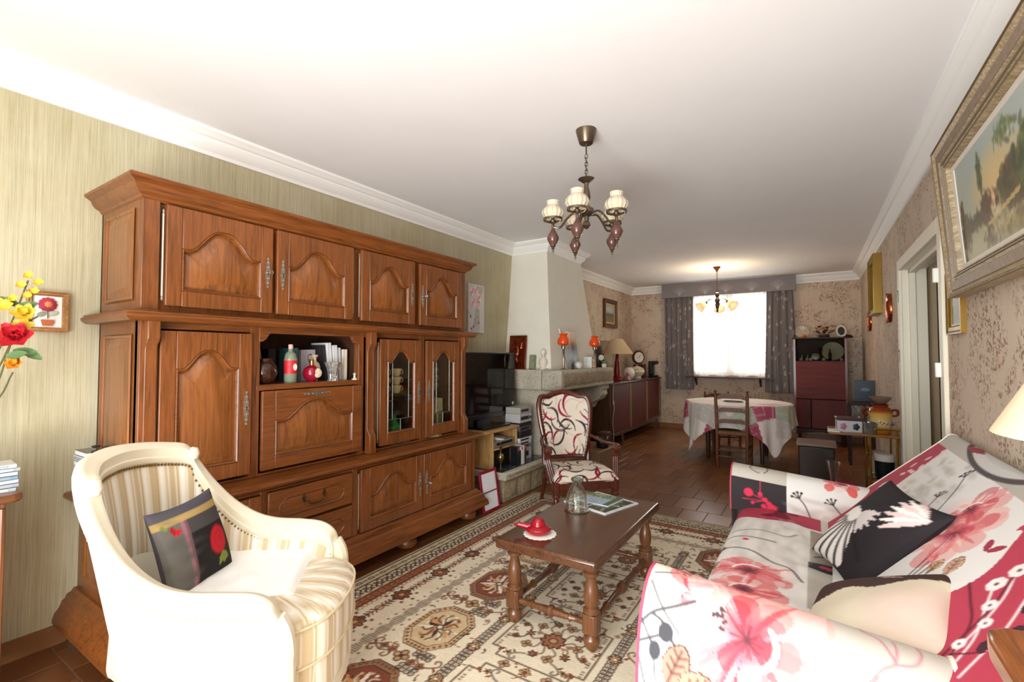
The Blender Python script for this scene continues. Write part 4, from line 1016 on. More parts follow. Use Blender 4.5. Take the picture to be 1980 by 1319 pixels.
def p_far(cv):
    cv.rect(.0, .28, .19, 2, GRY); cv.rect(.0, .275, 0, .19, BLK); cv.rect(.275, .66, 0, 2, 'f3f1ec'); cv.rect(.6, .66, 0, .17, GRY)
    brush(cv, .3, .64, .0, .14, 'cfcac0', 40, 3, .06, .01); brush(cv, .45, .66, 0, .12, 'cbc5b9', 24, 4, .05, .014)
    R_ = 'e23b5c'; cv.disc(.09, .115, .024, R_); cv.disc(.148, .115, .012, R_, .015); cv.disc(.172, .088, .014, R_); cv.disc(.19, .07, .014, R_); cv.disc(.205, .04, .026, R_); cv.disc(.165, .05, .014, R_); cv.disc(.11, .06, .01, R_)
    for a, b in (((.09, .115), (.172, .085)), ((.148, .115), (.172, .088)), ((.06, .075), (.16, .08)), ((.11, .06), (.172, .085)), ((.172, .085), (.235, .055)), ((.148, .19), (.148, .12))): cv.line([a, b], .004, R_)
    poppy(cv, .53, .30, .085, 41, 1, 'e8545c'); cv.petal(.48, .27, -1.9, .06, .05, 'ee7f78'); cv.petal(.56, .275, -1.35, .075, .05, 'ee7068')
    twig(cv, [(.40, .0), (.385, .03), (.36, .10), (.335, .135)], .005, BLK); twig(cv, [(.565, .02), (.53, .07), (.485, .135)], .004, BLK); cv.curve([(.38, .012), (.5, .02), (.6, .012)], .005, BLK)
    cv.curve([(.10, .33), (.09, .28), (.115, .25), (.14, .24)], .0025, '55505a'); cv.curve([(.17, .33), (.18, .28), (.165, .245)], .0025, '55505a')
arm(NEARP, p_near, 'near_arm', 1).__setitem__('label', 'arm nearest the viewer with a large red poppy'); arm(FARP, p_far, 'far_arm', 3).__setitem__('label', 'far arm with black block and red berries')
def p_seat(cv):   # x: from near arm to far arm, y: from back to front edge
    cv.rect(0, 2, 0, .9, 'efece6'); cv.rect(.5, 1.27, 0, .20, TAU); cv.rect(.42, .80, 0, .205, 'bdb7ab'); cv.rect(.78, .86, 0, .205, BLK); cv.petal(.83, .17, -1.6, .07, .035, MAG)
    cv.rect(1.30, 1.6, .15, .9, MAG); 
    for k in range(9): cv.disc(1.36+.1*NR.rand(), .25+.4*NR.rand(), .02, '7d2b3c', .03)
    brush(cv, .55, 1.3, .2, .56, 'd2cdc6', 70, 8, .07, .01); cv.rect(1.27, 1.5, 0, .15, 'd8d3c9')
    poppy(cv, .60, .40, .16, 51, 1.1); poppy(cv, .42, .40, .14, 52)
    twig(cv, [(.62, .22), (.70, .26), (.74, .33), (.82, .42), (.83, .52)], .006, BLK); cv.disc(.95, .45, .014, 'e23b5c'); cv.curve([(.96, .56), (.99, .45), (.97, .33)], .004, '4a464a'); cv.curve([(1.06, .52), (1.1, .4), (1.08, .3), (1.14, .25)], .0028, '8a858c')
    leafo(cv, .60, .53, .3, .08, .06, 'e8cdb2', '7a5c4c'); twig(cv, [(1.0, .1), (.95, .13), (.92, .18)], .004, BLK, False)
    poppy(cv, .9, .74, .1, 53); twig(cv, [(.3, .8), (.4, .7), (.45, .6)], .006, BLK); cv.rect(1.1, 1.2, .57, .9, GRY)
q, s = prof_pts(SEATP); cv = Canvas(1.51, s[-1], .0065, CRM); p_seat(cv)
wr = cv.mottle(1, 9, 22)*.014*np.clip((.5-cv.Y)/.2, 0, 1)
cv.mesh('seat', np.stack([np.interp(cv.Y, s, q[:, 0]), 1.49+cv.X, np.interp(cv.Y, s, q[:, 1])+wr], -1), M_sofa, so, off=SO, flip=True)
def p_back(cv):   # x from near end to far end, y from seat up and over
    cv.rect(0, 2, 0, 2, 'eceae6'); cv.poly([(1.50, 0), (2, 0), (2, .68), (1.68, .68)], MAG)
    for k in range(12): cv.disc(1.62+.16*NR.rand(), .3+.36*NR.rand(), .012, 'f0d6d2', .02, rot=NR.rand()*3)
    for k in range(4): cv.disc(1.62+.1*NR.rand(), .2+.2*NR.rand(), .02, '5e2632', .05, rot=.4)
    brush(cv, 1.1, 1.55, .3, .66, 'c4bfb6', 60, 12, .05, .012)
    cv.rect(0, 2, .665, 1.5, 'c2bdb4'); cv.disc(1.15, .85, .45, 'd4d1cc', .17); cv.disc(1.15, .86, .47, '5a5253', .19, ring=.02); cv.petal(1.5, .72, 3.0, .26, .05, '9c4453'); cv.disc(1.12, .87, .40, 'c9c8c6', .155)
    poppy(cv, .78, .47, .17, 61, 1, 'd0565f'); poppy(cv, .88, .55, .12, 62, 1, 'c8545e')
    twig(cv, [(.98, .40), (1.04, .48), (1.12, .56), (1.2, .62)], .006, BLK); twig(cv, [(1.08, .38), (1.12, .45), (1.16, .5)], .004, BLK)
    for a in (.6, 2.2): cv.petal(.56, .50, a, .06, .03, 'a63a4e'); 
    leafo(cv, .62, .34, 1.2, .06, .05, 'dcbd98', '8a6a4a'); leafo(cv, .55, .38, .9, .08, .06, 'd6ad94', '8a6a5a')
    for k in range(4): cv.line([(.60+.02*k, .28), (.62+.03*k, .36)], .004, BLK)
    cv.poly(catmull([(.50, .0), (.455, .30), (.44, .42), (.47, .50), (.56, .60), (.60, .665), (.60, 1.4), (0, 1.4), (0, 0)], 6, True), 'bd4358')
    def cotton(x, y, r):
        for k in range(7): a = k*.9; cv.disc(x+r*.6*cos(a), y+r*.6*sin(a), r*.55, 'f4efec')
        cv.disc(x, y, r*.25, '6a4a50'); 
    for pts, c in (([(.12, .26), (.2, .36), (.30, .42), (.36, .455)], 'f4efec'), ([(.14, .22), (.22, .36), (.30, .46), (.38, .52)], 'f4efec'), ([(.16, .28), (.26, .37), (.36, .40), (.44, .42)], '6d2334'), ([(.18, .26), (.28, .42), (.36, .5), (.44, .6)], '6d2334'), ([(.10, .3), (.18, .42), (.26, .5)], 'f4efec')): cv.curve(pts, .0075, c)
    cotton(.375, .47, .024); cotton(.385, .53, .024); cotton(.29, .55, .022); cotton(.30, .43, .018); cotton(.24, .40, .016); cotton(.21, .33, .016)
    for x, y, a in ((.14, .36, .5), (.16, .42, 1.4), (.09, .40, 2.4), (.11, .48, .9), (.2, .48, .4)): cv.petal(x, y, a, .045, .032, '4a2a32')
    cv.curve([(.19, .3), (.15, .36), (.15, .42), (.10, .46)], .004, '5e2632')
q, s = prof_pts(BACKP); cv = Canvas(1.85, s[-1], .0042, CRM); p_back(cv)
bk = cv.mesh('backrest', np.stack([np.interp(cv.Y, s, q[:, 0]), 1.27+cv.X, np.interp(cv.Y, s, q[:, 1])], -1), M_sofa, so, off=SO, flip=True)
for yy in (1.27, 3.12):
    MB().add([(a, yy, b) for a, b in q]+[(.25, yy, .25)], [tuple(range(len(q)+1))]).build('backrest_end', plain('sofa_back_end', 'b3485b', .8), bk, off=SO, fix=False)
    MB().tube([(a, yy, b) for a, b in q[:90]], .004, 6).build('piping', plain('cream_piping', 'efe9dd', .7), bk, off=SO)
MB().box(-.36, .55, 1.30, 3.2, .05, .30).build('base_frame', plain('sofa_base', 'c9c2b6', .9), so, off=SO)
for x in (-.32, .5):
    for y in (1.36, 3.14): MB().lathe([(.02, 0), (.026, .05)], (x, y, 0 if y > 3.9 else FZ if x < 0.15 else 0), 12).build('foot', M_dkwood, so, off=SO)

# ---------------------------------------------------------------- cushions
def pillow(name, label, Mw, w_, h_, t_, pf, pb, cf, cb, group, res=.008, mat=None, parts=('front_cover', 'back_cover'), pw=.42):
    th = bpy.data.objects.new(name, None); C.objects.link(th); th.matrix_world = Mw; th.empty_display_size = .05
    tag(th, label, 'cushion', group); mat = mat or vcol('cushion_cotton', .8, bump=.05, bscale=400)
    for k, (pn, cc) in enumerate(((pf, cf), (pb, cb))):
        cv = Canvas(w_, h_, res, cc)
        if pn: pn(cv)
        u = cv.X/w_*2-1; v = cv.Y/h_*2-1; sg = 1 if k == 0 else -1
        t = np.clip((1-u**2)*(1-v**2), 0, 1)**pw*t_*(1+.12*np.sin(3*u+2*v))
        P = np.stack([u*w_/2*(1-.10*(1-v**2)*np.abs(u)**3), v*h_/2*(1-.10*(1-u**2)*np.abs(v)**3), sg*t], -1)
        cv.mesh(parts[k], P, mat, th, flip=(k == 1))
    return th
def basis(c, u, v):
    u = Vector(u).normalized(); v = Vector(v); v = (v-u*v.dot(u)).normalized(); n = u.cross(v)
    return Matrix(((u.x, v.x, n.x, c[0]), (u.y, v.y, n.y, c[1]), (u.z, v.z, n.z, c[2]), (0, 0, 0, 1)))
def p_wing(cv):
    W = 'eeeae4'
    cv.poly(catmull([(.01, .0), (.0, .15), (.04, .23), (.11, .26), (.17, .23), (.21, .17), (.26, .10), (.27, .03), (.15, .0)], 6, True), W)
    for k in range(8): a = -2.6+.3*k; cv.line([(.12+.05*cos(a), .235+.05*sin(a)), (.12+.14*cos(a), .235+.15*sin(a)), (.12+.26*cos(a), .235+.26*sin(a))], .005, '241f22', taper=.02)
    cv.disc(.075, .235, .04, W, .028, rot=.5)
    for k in range(5): a = -.75+.26*k; cv.petal(.15, .25, a, .12, .026, 'd9cfcb')
    for k in range(7): a = 2.6+.24*k; cv.petal(.40, .36, a, .15, .026, W if k % 2 else 'e2c9c4')
dvec = Vector((.62, 0, .60)).normalized()
pillow('butterfly_cushion', 'charcoal cushion with white butterfly wings leaning on the sofa back', basis((.185, 2.25, .60), (.30, -.95, -.03), (.56, .18, .64)), .42, .43, .065, p_wing, None, '2b2629', '2b2629', 'sofa cushions')
def p_cream(cv):
    cv.poly(catmull([(-.05, -.05), (.16, -.05), (.18, .06), (.13, .15), (.17, .24), (.12, .34), (.09, .5), (-.05, .5)], 6, True), '4a3530'); cv.glow(.3, .36, .16, 'd8bcb0', .16, .8); cv.petal(.06, .22, 1.2, .08, .014, 'd8a8a0')
pillow('cream_cushion', 'cream satin cushion with a dark brown edge near the sofa arm', basis((.145, 1.715, .52), (-.10, -.38, -.07), (.371, 0, .20)), .42, .43, .08, p_cream, None, 'e9dfc6', '4a3530', 'sofa cushions')

# ================================================================ bergere armchair
CO = (-1.659, .859, FZ); HD = radians(37.5)
ac = thing('armchair', 'cream painted bergere armchair with striped upholstery and nail trim', 'armchair', CO, HD)
M_cream = plain('cream_painted_wood', 'f0e8cf', .4, var=.03)
M_nail = plain('brass_nail', 'a58a58', .3, .9)
half = [(.245, .285, .50), (.228, .287, .54), (.18, .29, .568), (.10, .297, .578), (.0, .300, .585), (-.08, .300, .61), (-.16, .295, .665), (-.23, .283, .745), (-.285, .265, .835), (-.315, .245, .895), (-.36, .19, .915), (-.40, .11, .928), (-.415, 0, .935)]
crv = [(x, -y, z) for x, y, z in half]+[(x, y, z) for x, y, z in half[-2::-1]]
TP = np.array(catmull(crv, 5)); n_ = len(TP)
SL = np.r_[0, np.cumsum(np.linalg.norm(np.diff(TP[:, :2], axis=0), axis=1))]
nrm = np.zeros((n_, 2))
for i in range(n_):
    d = TP[min(i+1, n_-1), :2]-TP[max(i-1, 0), :2]; d /= np.linalg.norm(d)+1e-9; nrm[i] = (d[1], -d[0])   # to the right of travel: outward? fixed below
cen = np.array([-.05, 0]); sgn = np.sign(((TP[:, :2]-cen)*nrm).sum(1)); nrm = nrm*np.where(sgn == 0, 1, sgn)[:, None]
def ring_at(off, zf, k):
    return np.concatenate([TP[:, :2]*np.array([1, 1])+nrm*off, zf[:, None]], 1)
# outer upholstered shell
rows = []
for t in np.linspace(0, 1, 9):
    z = (TP[:, 2]-.02)*(1-t)+.20*t; sh = 1-.10*t
    p = ring_at(.012-.004*t, z, 0); p[:, 0] = p[:, 0]*np.where(p[:, 0] < 0, 1-.42*t, 1+.05*t); p[:, 1] *= sh; rows.append(p)
m = MB().grid(np.array(rows)); m.build('outer_upholstery', plain('ivory_fabric', 'f3edda', .8, bump=.1, bscale=300), ac, smooth=60, fix=False)
# inner striped upholstery
def stripes(s_):
    s_ = np.asarray(s_)*100; c = np.empty(s_.shape+(3,)); c[:] = srgb('eadfc8')
    ph = np.mod(s_, 7.4); c[ph < 2.4] = srgb('cdb892'); c[(ph > 2.9) & (ph < 3.4)] = srgb('c3a878'); c[(ph > 4.2) & (ph < 5.6)] = srgb('f6f1e6'); c[(ph > 6.2) & (ph < 6.6)] = srgb('d2bf9c'); return c
cv = Canvas(1, 1, 1/240, 'ffffff'); cv.ny = 24; cv.y = np.linspace(0, 1, 24); cv.X, cv.Y = np.meshgrid(cv.x, cv.y)
sx = cv.x*SL[-1]; IN = np.stack([np.interp(sx, SL, TP[:, 0]-nrm[:, 0]*.028), np.interp(sx, SL, TP[:, 1]-nrm[:, 1]*.028), np.interp(sx, SL, TP[:, 2])-.022], -1)
pf_ = np.sin(pi*cv.Y)*.022; nx_ = np.interp(sx, SL, nrm[:, 0]); ny_ = np.interp(sx, SL, nrm[:, 1])
P = np.stack([IN[None, :, 0]*(1-.10*cv.Y)-nx_[None]*pf_, IN[None, :, 1]*(1-.10*cv.Y)-ny_[None]*pf_, IN[None, :, 2]*(1-cv.Y)+.33*cv.Y], -1)
cv.a = np.repeat(stripes(sx)[None], 24, 0); cv.mesh('inner_upholstery', P, vcol('striped_satin', .55, sheen=.2), ac)
# show-wood rail: flat moulded band following the top
def band_ring(i):
    p = TP[i]; o = np.array([nrm[i, 0], nrm[i, 1], 0]); u = np.array([0, 0, 1.0])
    return [p+o*a+u*b for a, b in ((-.036, -.05), (-.04, -.046), (-.041, -.03), (-.036, -.026), (-.038, .004), (-.026, .014), (-.012, .016), (-.006, .022), (.008, .024), (.019, .016), (.022, .0), (.021, -.026), (.016, -.034), (-.02, -.045))]
G = np.array([band_ring(i) for i in range(n_)]); kk = G.shape[1]; m = MB(); fs_ = []
for i in range(n_-1):
    for j in range(kk): fs_.append((i*kk+j, i*kk+(j+1) % kk, (i+1)*kk+(j+1) % kk, (i+1)*kk+j))
m.add(G.reshape(-1, 3).tolist(), fs_+[tuple(range(kk)), tuple(range((n_-1)*kk, n_*kk))]); m.build('show_wood_rail', M_cream, ac, smooth=45)
for sd in (-1, 1):
    MB().tube(catmull([(.235, sd*.285, .515), (.256, sd*.285, .47), (.262, sd*.283, .40), (.262, sd*.278, .32), (.265, sd*.272, .24), (.28, sd*.272, .18)], 4), [.031]*8+[.028]*13, 10).build('arm_front_post', M_cream, ac)
    lg = MB().lathe([(.012, 0), (.016, .012), (.014, .03), (.026, .12), (.032, .15), (.03, .16), (.035, .17), (.035, .2)], (.28, sd*.265, 0), 14).build('leg', M_cream, ac)
    MB().tube([(-.22, sd*.2, .22), (-.25, sd*.205, .1), (-.29, sd*.21, 0)], [.026, .022, .016], 8).build('leg', M_cream, ac)
    MB().lathe([(0, -.026), (.018, -.02), (.024, 0), (.018, .02), (0, .026)], (-.292, sd*.24, .885), 14).build('corner_rosette', M_cream, ac)
    # acanthus leaf carving where the arm leaves the post
    mc = MB()
    for k in range(6): t = .30+.05*k; i = int((n_-1)*(t*.42 if sd < 0 else 1-t*.42)); p = TP[i]; mc.tube([(p[0]-.010, p[1]-nrm[i, 1]*.02, p[2]+.012), (p[0]+.002, p[1], p[2]+.0175), (p[0]+.012, p[1]+nrm[i, 1]*.016, p[2]+.012)], [.002, .005, .002], 6)
    mc.build('carved_leaf', M_cream, ac)
mn = MB(); mo = MB()
d_in = np.arange(0, SL[-1], .0125)
for s_ in d_in:
    x, y, z = (np.interp(s_, SL, TP[:, k]) for k in range(3)); a, b = np.interp(s_, SL, nrm[:, 0]), np.interp(s_, SL, nrm[:, 1])
    mn.ball((x-a*.037, y-b*.037, z-.056), .0052, 6); mo.ball((x+a*.011, y+b*.011, z-.045), .0045, 6)
o = mn.build('nail_trim', M_nail, ac, fix=False); o['kind'] = 'stuff'
o = mo.build('nail_trim', plain('ivory_nail', 'd9cba0', .4, .3), ac, fix=False); o['kind'] = 'stuff'
# seat base, rail and loose cushion
def dshape(s=1, fx=.33):
    pts = [(-.25, -.16), (-.22, -.235), (-.1, -.262), (.2, -.262), (.27, -.25), (fx-.02, -.16), (fx+.005, 0), (fx-.02, .16), (.27, .25), (.2, .262), (-.1, .262), (-.22, .235), (-.25, .16)]
    return [tuple(p*s) for p in catmull(pts, 4, True)]
def colour_by(o, fn):
    me = o.data; co = np.empty(len(me.vertices)*3); me.vertices.foreach_get('co', co); c = np.clip(fn(co.reshape(-1, 3)), 0, 1)
    c = np.where(c <= .04045, c/12.92, ((c+.055)/1.055)**2.4); at = me.color_attributes.new('Col', 'FLOAT_COLOR', 'POINT')
    at.data.foreach_set('color', np.concatenate([c, np.ones((len(c), 1))], 1).reshape(-1).astype(np.float32))
MB().prism([(x, y) for x, y in dshape(1.0, .355)], .17, .225).build('seat_rail', M_cream, ac, bev=.008)
def puff(zs, name, top):
    base = np.array(dshape(1.0, .365)); rows = []
    # dense outline so that the stripes stay crisp
    b2 = []
    for i in range(len(base)):
        p, q2 = base[i], base[(i+1) % len(base)]; n = max(1, int(np.linalg.norm(q2-p)/.006)); b2 += [p+(q2-p)*k/n for k in range(n)]
    b2 = np.array(b2); c0 = b2.mean(0)
    for sc_, z in zs: rows.append(np.c_[c0+(b2-c0)*sc_, np.full(len(b2), z)])
    m = MB().grid(np.array(rows).transpose(1, 0, 2), close_u=True); o = m.build(name, vcol('striped_satin', .55, sheen=.2), ac, smooth=50, fix=False)
    colour_by(o, lambda co: stripes(np.where(co[:, 2] > zs[0][1]-10, co[:, 1]+.6, 0))); return o
puff([(.97, .225), (.985, .24), (.98, .33)], 'seat_base', 0)
sc_ = puff([(.95, .33), (.99, .337), (1.0, .36), (1.0, .43), (.985, .452), (.93, .468), (.8, .48), (.6, .487), (.3, .49), (.01, .49)], 'seat_cushion', 1)
for z in (.338, .452): MB().tube([(x*1.0, y*1.0, z) for x, y in dshape(1.0, .365)], .0045, 6, True).build('piping', plain('beige_cord', 'd8c7a2', .7), sc_)
# white pad thrown over the seat
cv = Canvas(.42, .40, .01, 'faf8f2'); zz = .502+.010*cv.mottle(1, 4, 6)+.02*np.exp(-((cv.X-.0)/.06)**2)-.05*np.clip((cv.X-.36)/.06, 0, 1)
Mp = T((-.16, -.15, 0), radians(8)); P = np.stack([cv.X, cv.Y+.01*np.sin(cv.X*20), zz], -1)
P = np.array([[(Mp @ Vector(p))[:] for p in row] for row in P])
pad = thing('seat_pad', 'white fluffy pad laid over the armchair seat', 'seat pad', CO, HD)
cv.mesh('pad', P, vcol('fleece', .95, bump=.3, bscale=120, sheen=.3), pad).modifiers.new('t', 'SOLIDIFY').thickness = .014
mf = MB()
for k in range(60):
    p = P[int(k/59*(cv.ny-1)), -1]; mf.tube([p, p+np.array([.010, NR.randn()*.003, -.008])], [.003, .0008], 4)
mf.build('fringe', plain('fleece_white', 'f6f2e8', .95), pad)['kind'] = 'stuff'
def p_rose(cv):
    cv.rect(0, .085, 0, .4, '6e6c66'); cv.rect(.085, .097, 0, .4, '9d6f76'); cv.rect(.097, .11, 0, .4, '7d545e'); cv.rect(.11, .4, 0, .4, '242020'); cv.rect(.11, .4, .19, .24, '4a4745')
    cv.rect(0, .4, .24, .262, 'b59a62'); cv.rect(0, .4, .262, .4, '55525a')
    brush(cv, 0, .12, 0, .29, '5a5852', 20, 4, .03, .006)
    for r_, c in ((.052, '9d1420'), (.044, 'c8242f'), (.032, 'a01622'), (.024, 'd8323a'), (.012, '8c0f1c')): cv.disc(.215+.004*(r_ < .03), .125, r_*.85, c, r_)
    for a in (.3, 1.2, 2.3, 3.6, 4.7, 5.6): cv.petal(.215, .125, a, .046, .042, 'b51d2a', .6)
    for a in (-1.2, -1.9, -.7): cv.petal(.225, .075, a, .045, .024, '7d8a3a')
    cv.petal(.05, .205, .2, .03, .02, 'c8242f'); cv.petal(.05, .205, 1.5, .03, .02, 'a81c28'); cv.petal(.04, .225, 2.4, .03, .014, '7d8a3a')
RM = Matrix.Translation(CO) @ Matrix.Rotation(HD, 4, 'Z')
pillow('rose_cushion', 'grey and black patchwork cushion with a red rose on the armchair', RM @ basis((-.165, .02, .625), (.10, 1.0, .0), (-.30, .08, .93)), .31, .30, .05, p_rose, None, '242020', '55525a', None, .005)
# ================================================================ left edge: small cabinet, flowers, discs, pictures
M_chw = wood('cherry_small_cabinet', '96603a', '5f351c', 'z', .35, coat=.2)
sb = thing('side_cabinet', 'small cherry wood cabinet with fluted corner by the left wall', 'cabinet', (-2.66, .1, 0)); SB = sb.location
MB().box(L+.022, -2.50, -.35, .455, .06, .745).build('body', M_chw, sb, bev=.003, off=SB)
tp = [(L+.022, -.40), (-2.46, -.40), (-2.44, -.38), (-2.44, .46), (-2.455, .485), (-2.48, .495), (L+.022, .495)]
MB().prism(tp, .745, .775).build('top', wood('cherry_top', '8a5836', '5a331c', 'y', .35, coat=.2), sb, bev=.008, seg=3, off=SB)
for k in range(3): MB().lathe([(.011, .1), (.011, .72)], (-2.497, .405+.02*k, 0), 8).build('fluted_post', M_chw, sb, off=SB)
MB().box(-2.505, -2.49, -.3, .38, .12, .70).build('door', M_chw, sb, bev=.004, off=SB)
MB().lathe([(.006, 0), (.012, .008), (0, .014)], (-2.49, .33, .42), 10, 'x').build('knob', M_brass_d, sb, off=SB)
for x in (L+.05, -2.53):
    for y in (-.31, .42): MB().box(x-.02, x+.02, y-.02, y+.02, 0, .06).build('foot', M_chw, sb, off=SB)
def disc_case(label, loc, rz, c, group, sx=.125, sy=.142, h=.0105, spine='d8d8d6'):
    t = thing('disc_case', label, 'disc case', loc, rz, group)
    MB().box(-sx/2, sx/2, -sy/2, sy/2, 0, h-.0005).build('case', plain('case_'+c, c, .15), t, bev=.001)
    MB().box(-sx/2+.004, sx/2+.0004, -sy/2-.0004, sy/2-.02, .002, h-.0025).build('inlay', plain('inlay_'+spine, spine, .4), t)
ordn = ['lowest', 'second lowest', 'third', 'fourth', 'fifth', 'sixth', 'seventh', 'eighth', 'ninth', 'topmost']
pal = ['b9c2c8', '9aa4ad', 'c8cdd0', '6f8ea3', 'd5d8d8', 'a3adb4', 'e0e2e2', '8e989e', 'cfd4d8']
for k in range(7): disc_case(ordn[k if k < 6 else 9]+' disc case in the pile on the small cherry cabinet', (-2.57, .415+.004*(k % 2), .775+k*.0145), .06*((k % 3)-1), pal[k % 9], 'disc cases on the cherry cabinet', h=.013, spine=pal[(k+4) % 9])
dr_ = thing('disc_rack', 'black wire disc rack with scrolled handle on the wall unit ledge', 'disc rack', (-2.62, .752, .662)); DR = (0, 0, 0)
mw = MB()
mw.tube(catmull([(-.085, -.045, .0), (-.085, -.045, .10), (-.085, -.045, .19)], 4), .003, 6).tube([(.085, -.045, 0), (.085, -.045, .215)], .003, 6)
mw.build('upright', M_iron, dr_)
sp = [(-.072-.028*(1-t)*cos(3.4*pi*t)-.03*t*0, -.035, .165+.028*(1-t)*sin(3.4*pi*t)) for t in np.linspace(0, .9, 30)]
MB().tube(catmull([(-.075, -.035, .10), (-.105, -.035, .14), (-.112, -.035, .172), (-.098, -.035, .195), (-.08, -.035, .19), (-.074, -.035, .176), (-.084, -.035, .168), (-.09, -.035, .176)], 5), .0035, 6).build('scroll_handle', M_iron, dr_)
MB().box(-.075, .06, -.045, .05, 0, .004).build('base', M_iron, dr_)
MB().tube([(-.01, -.02, .222), (-.01, .0, .226), (.01, .0, .226), (.01, -.02, .222)], .004, 6).build('top_hook', M_iron, dr_)
for k in range(9):
    disc_case(ordn[k if k < 8 else 9]+' disc case in the black wire rack', (-2.613+.006*((k*7) % 3-1), .748, .666+k*.0235), .03*((k*5) % 3-1), ['2a2a2c', 'd8dadb', '9a9d9f', 'c9ccce', '34363a', 'e2e3e3', '8a9096', 'f0f0ee', '3a3d44'][k], 'disc cases in the wire rack', .142, .118, .021, ['e6e6e4', '8f959c', 'd8d8d6'][k % 3])
# flowers in a dark vase
def petal_mesh(m, base, dirv, ln, wd, cup=.3, n=4):
    d = Vector(dirv).normalized(); up = Vector((0, 0, 1)); s = d.cross(up); s = s.normalized() if s.length > .1 else Vector((1, 0, 0)); nn = s.cross(d)
    P = np.zeros((n+1, 3, 3))
    for i in range(n+1):
        t = i/n; w_ = wd*sin(pi*(.12+.8*t))*.5; c = Vector(base)+d*ln*t+nn*cup*ln*t*t
        for j, q in enumerate((-1, 0, 1)): P[i, j] = c+s*w_*q+nn*(abs(q)*.15*wd)
    m.grid(P); return m
bq = thing('flower_vase', 'dark vase of artificial red and yellow flowers on the small cabinet', 'flower arrangement', (-2.63, .34, .775)); 
MB().lathe([(.04, 0), (.05, .01), (.065, .06), (.06, .12), (.035, .17), (.03, .19), (.04, .205), (.033, .2), (.02, .17)], (-.085, -.06, 0), 24).build('vase', plain('dark_brown_glaze', '2e2019', .15), bq)
def B(u, z): return (.03+.0, u-.34, z-.775)
stem_m = plain('stem_green', '5b5a35', .7); leaf_m = plain('leaf_green', '5f7d4a', .6, var=.2)
M_yel = plain('yellow_petal', 'e6c23a', .6, var=.15, vscale=30); M_redp = plain('red_petal', 'c3202c', .55, var=.2, vscale=30); M_ylp = plain('orange_petal', 'e39a2a', .6)
def stem(pts): MB().tube(catmull(pts, 5), .0028, 6).build('stem', stem_m, bq)
stem([(-.085, -.06, .18), (.01, .06, .4), (.03, .13, .62), (.03, .175, .80)]); stem([(-.085, -.06, .18), (.02, .08, .4), (.03, .15, .6), (.035, .205, .66)]); stem([(-.085, -.06, .18), (.03, .08, .35), (.05, .13, .55)]); stem([(-.085, -.06, .18), (.03, .09, .32), (.04, .14, .44)])
AXF = Vector((.85, -.35, .4)).to_track_quat('Z', 'Y').to_matrix().to_4x4()
def bloom(name, c, r, n, mat, tilt=.5, layers=2):
    M = T(c) @ AXF
    cm = MB(M).ball((0, 0, 0), r*.22, 8).build(name, mat, bq)
    for la in range(layers):
        for i in range(n):
            a = 2*pi*i/n+la*.4+RND.random()*.3; el = tilt+la*.5
            m = MB(M); petal_mesh(m, (0, 0, 0), (cos(a)*cos(el), sin(a)*cos(el), sin(el)), r*(1-.22*la)*(.85+.3*RND.random()), r*.75, .25)
            m.build('petal', mat, cm, smooth=60, fix=False)
bloom('rose_bloom', (.06, .142, .575), .062, 6, M_redp, .15, 3)
bloom('yellow_bloom', (.05, .165, .665), .042, 6, M_yel, .3, 2); bloom('yellow_bloom', (.05, .16, .62), .036, 5, M_yel, -.3, 1)
for c in ((.03, .158, .775), (.03, .178, .815), (.035, .205, .79), (.035, .195, .755), (.03, .135, .72), (.03, .175, .735)): bloom('yellow_bud', c, .022, 5, M_yel, .5, 1)
bloom('orange_bloom', (.05, .14, .47), .034, 6, M_ylp, .3, 2); bloom('yellow_bloom', (.03, .115, .69), .036, 6, M_yel, .4, 1); bloom('yellow_bloom', (.03, .10, .58), .04, 6, M_yel, .4, 1)
for c, d in (((.05, .135, .52), (.2, 1, -.1)), ((.05, .12, .50), (.5, .6, .1)), ((.04, .14, .685), (.1, 1, .35)), ((.03, .15, .70), (0, -1, .3)), ((.05, .11, .55), (.3, -.8, .2)), ((.05, .16, .525), (.1, .8, -.6))):
    m = MB(T(c) @ Matrix.Rotation(radians(65), 4, Vector(d)) ); petal_mesh(m, (0, 0, 0), d, .066, .036, .1); m.build('leaf', leaf_m, bq, smooth=60, fix=False)
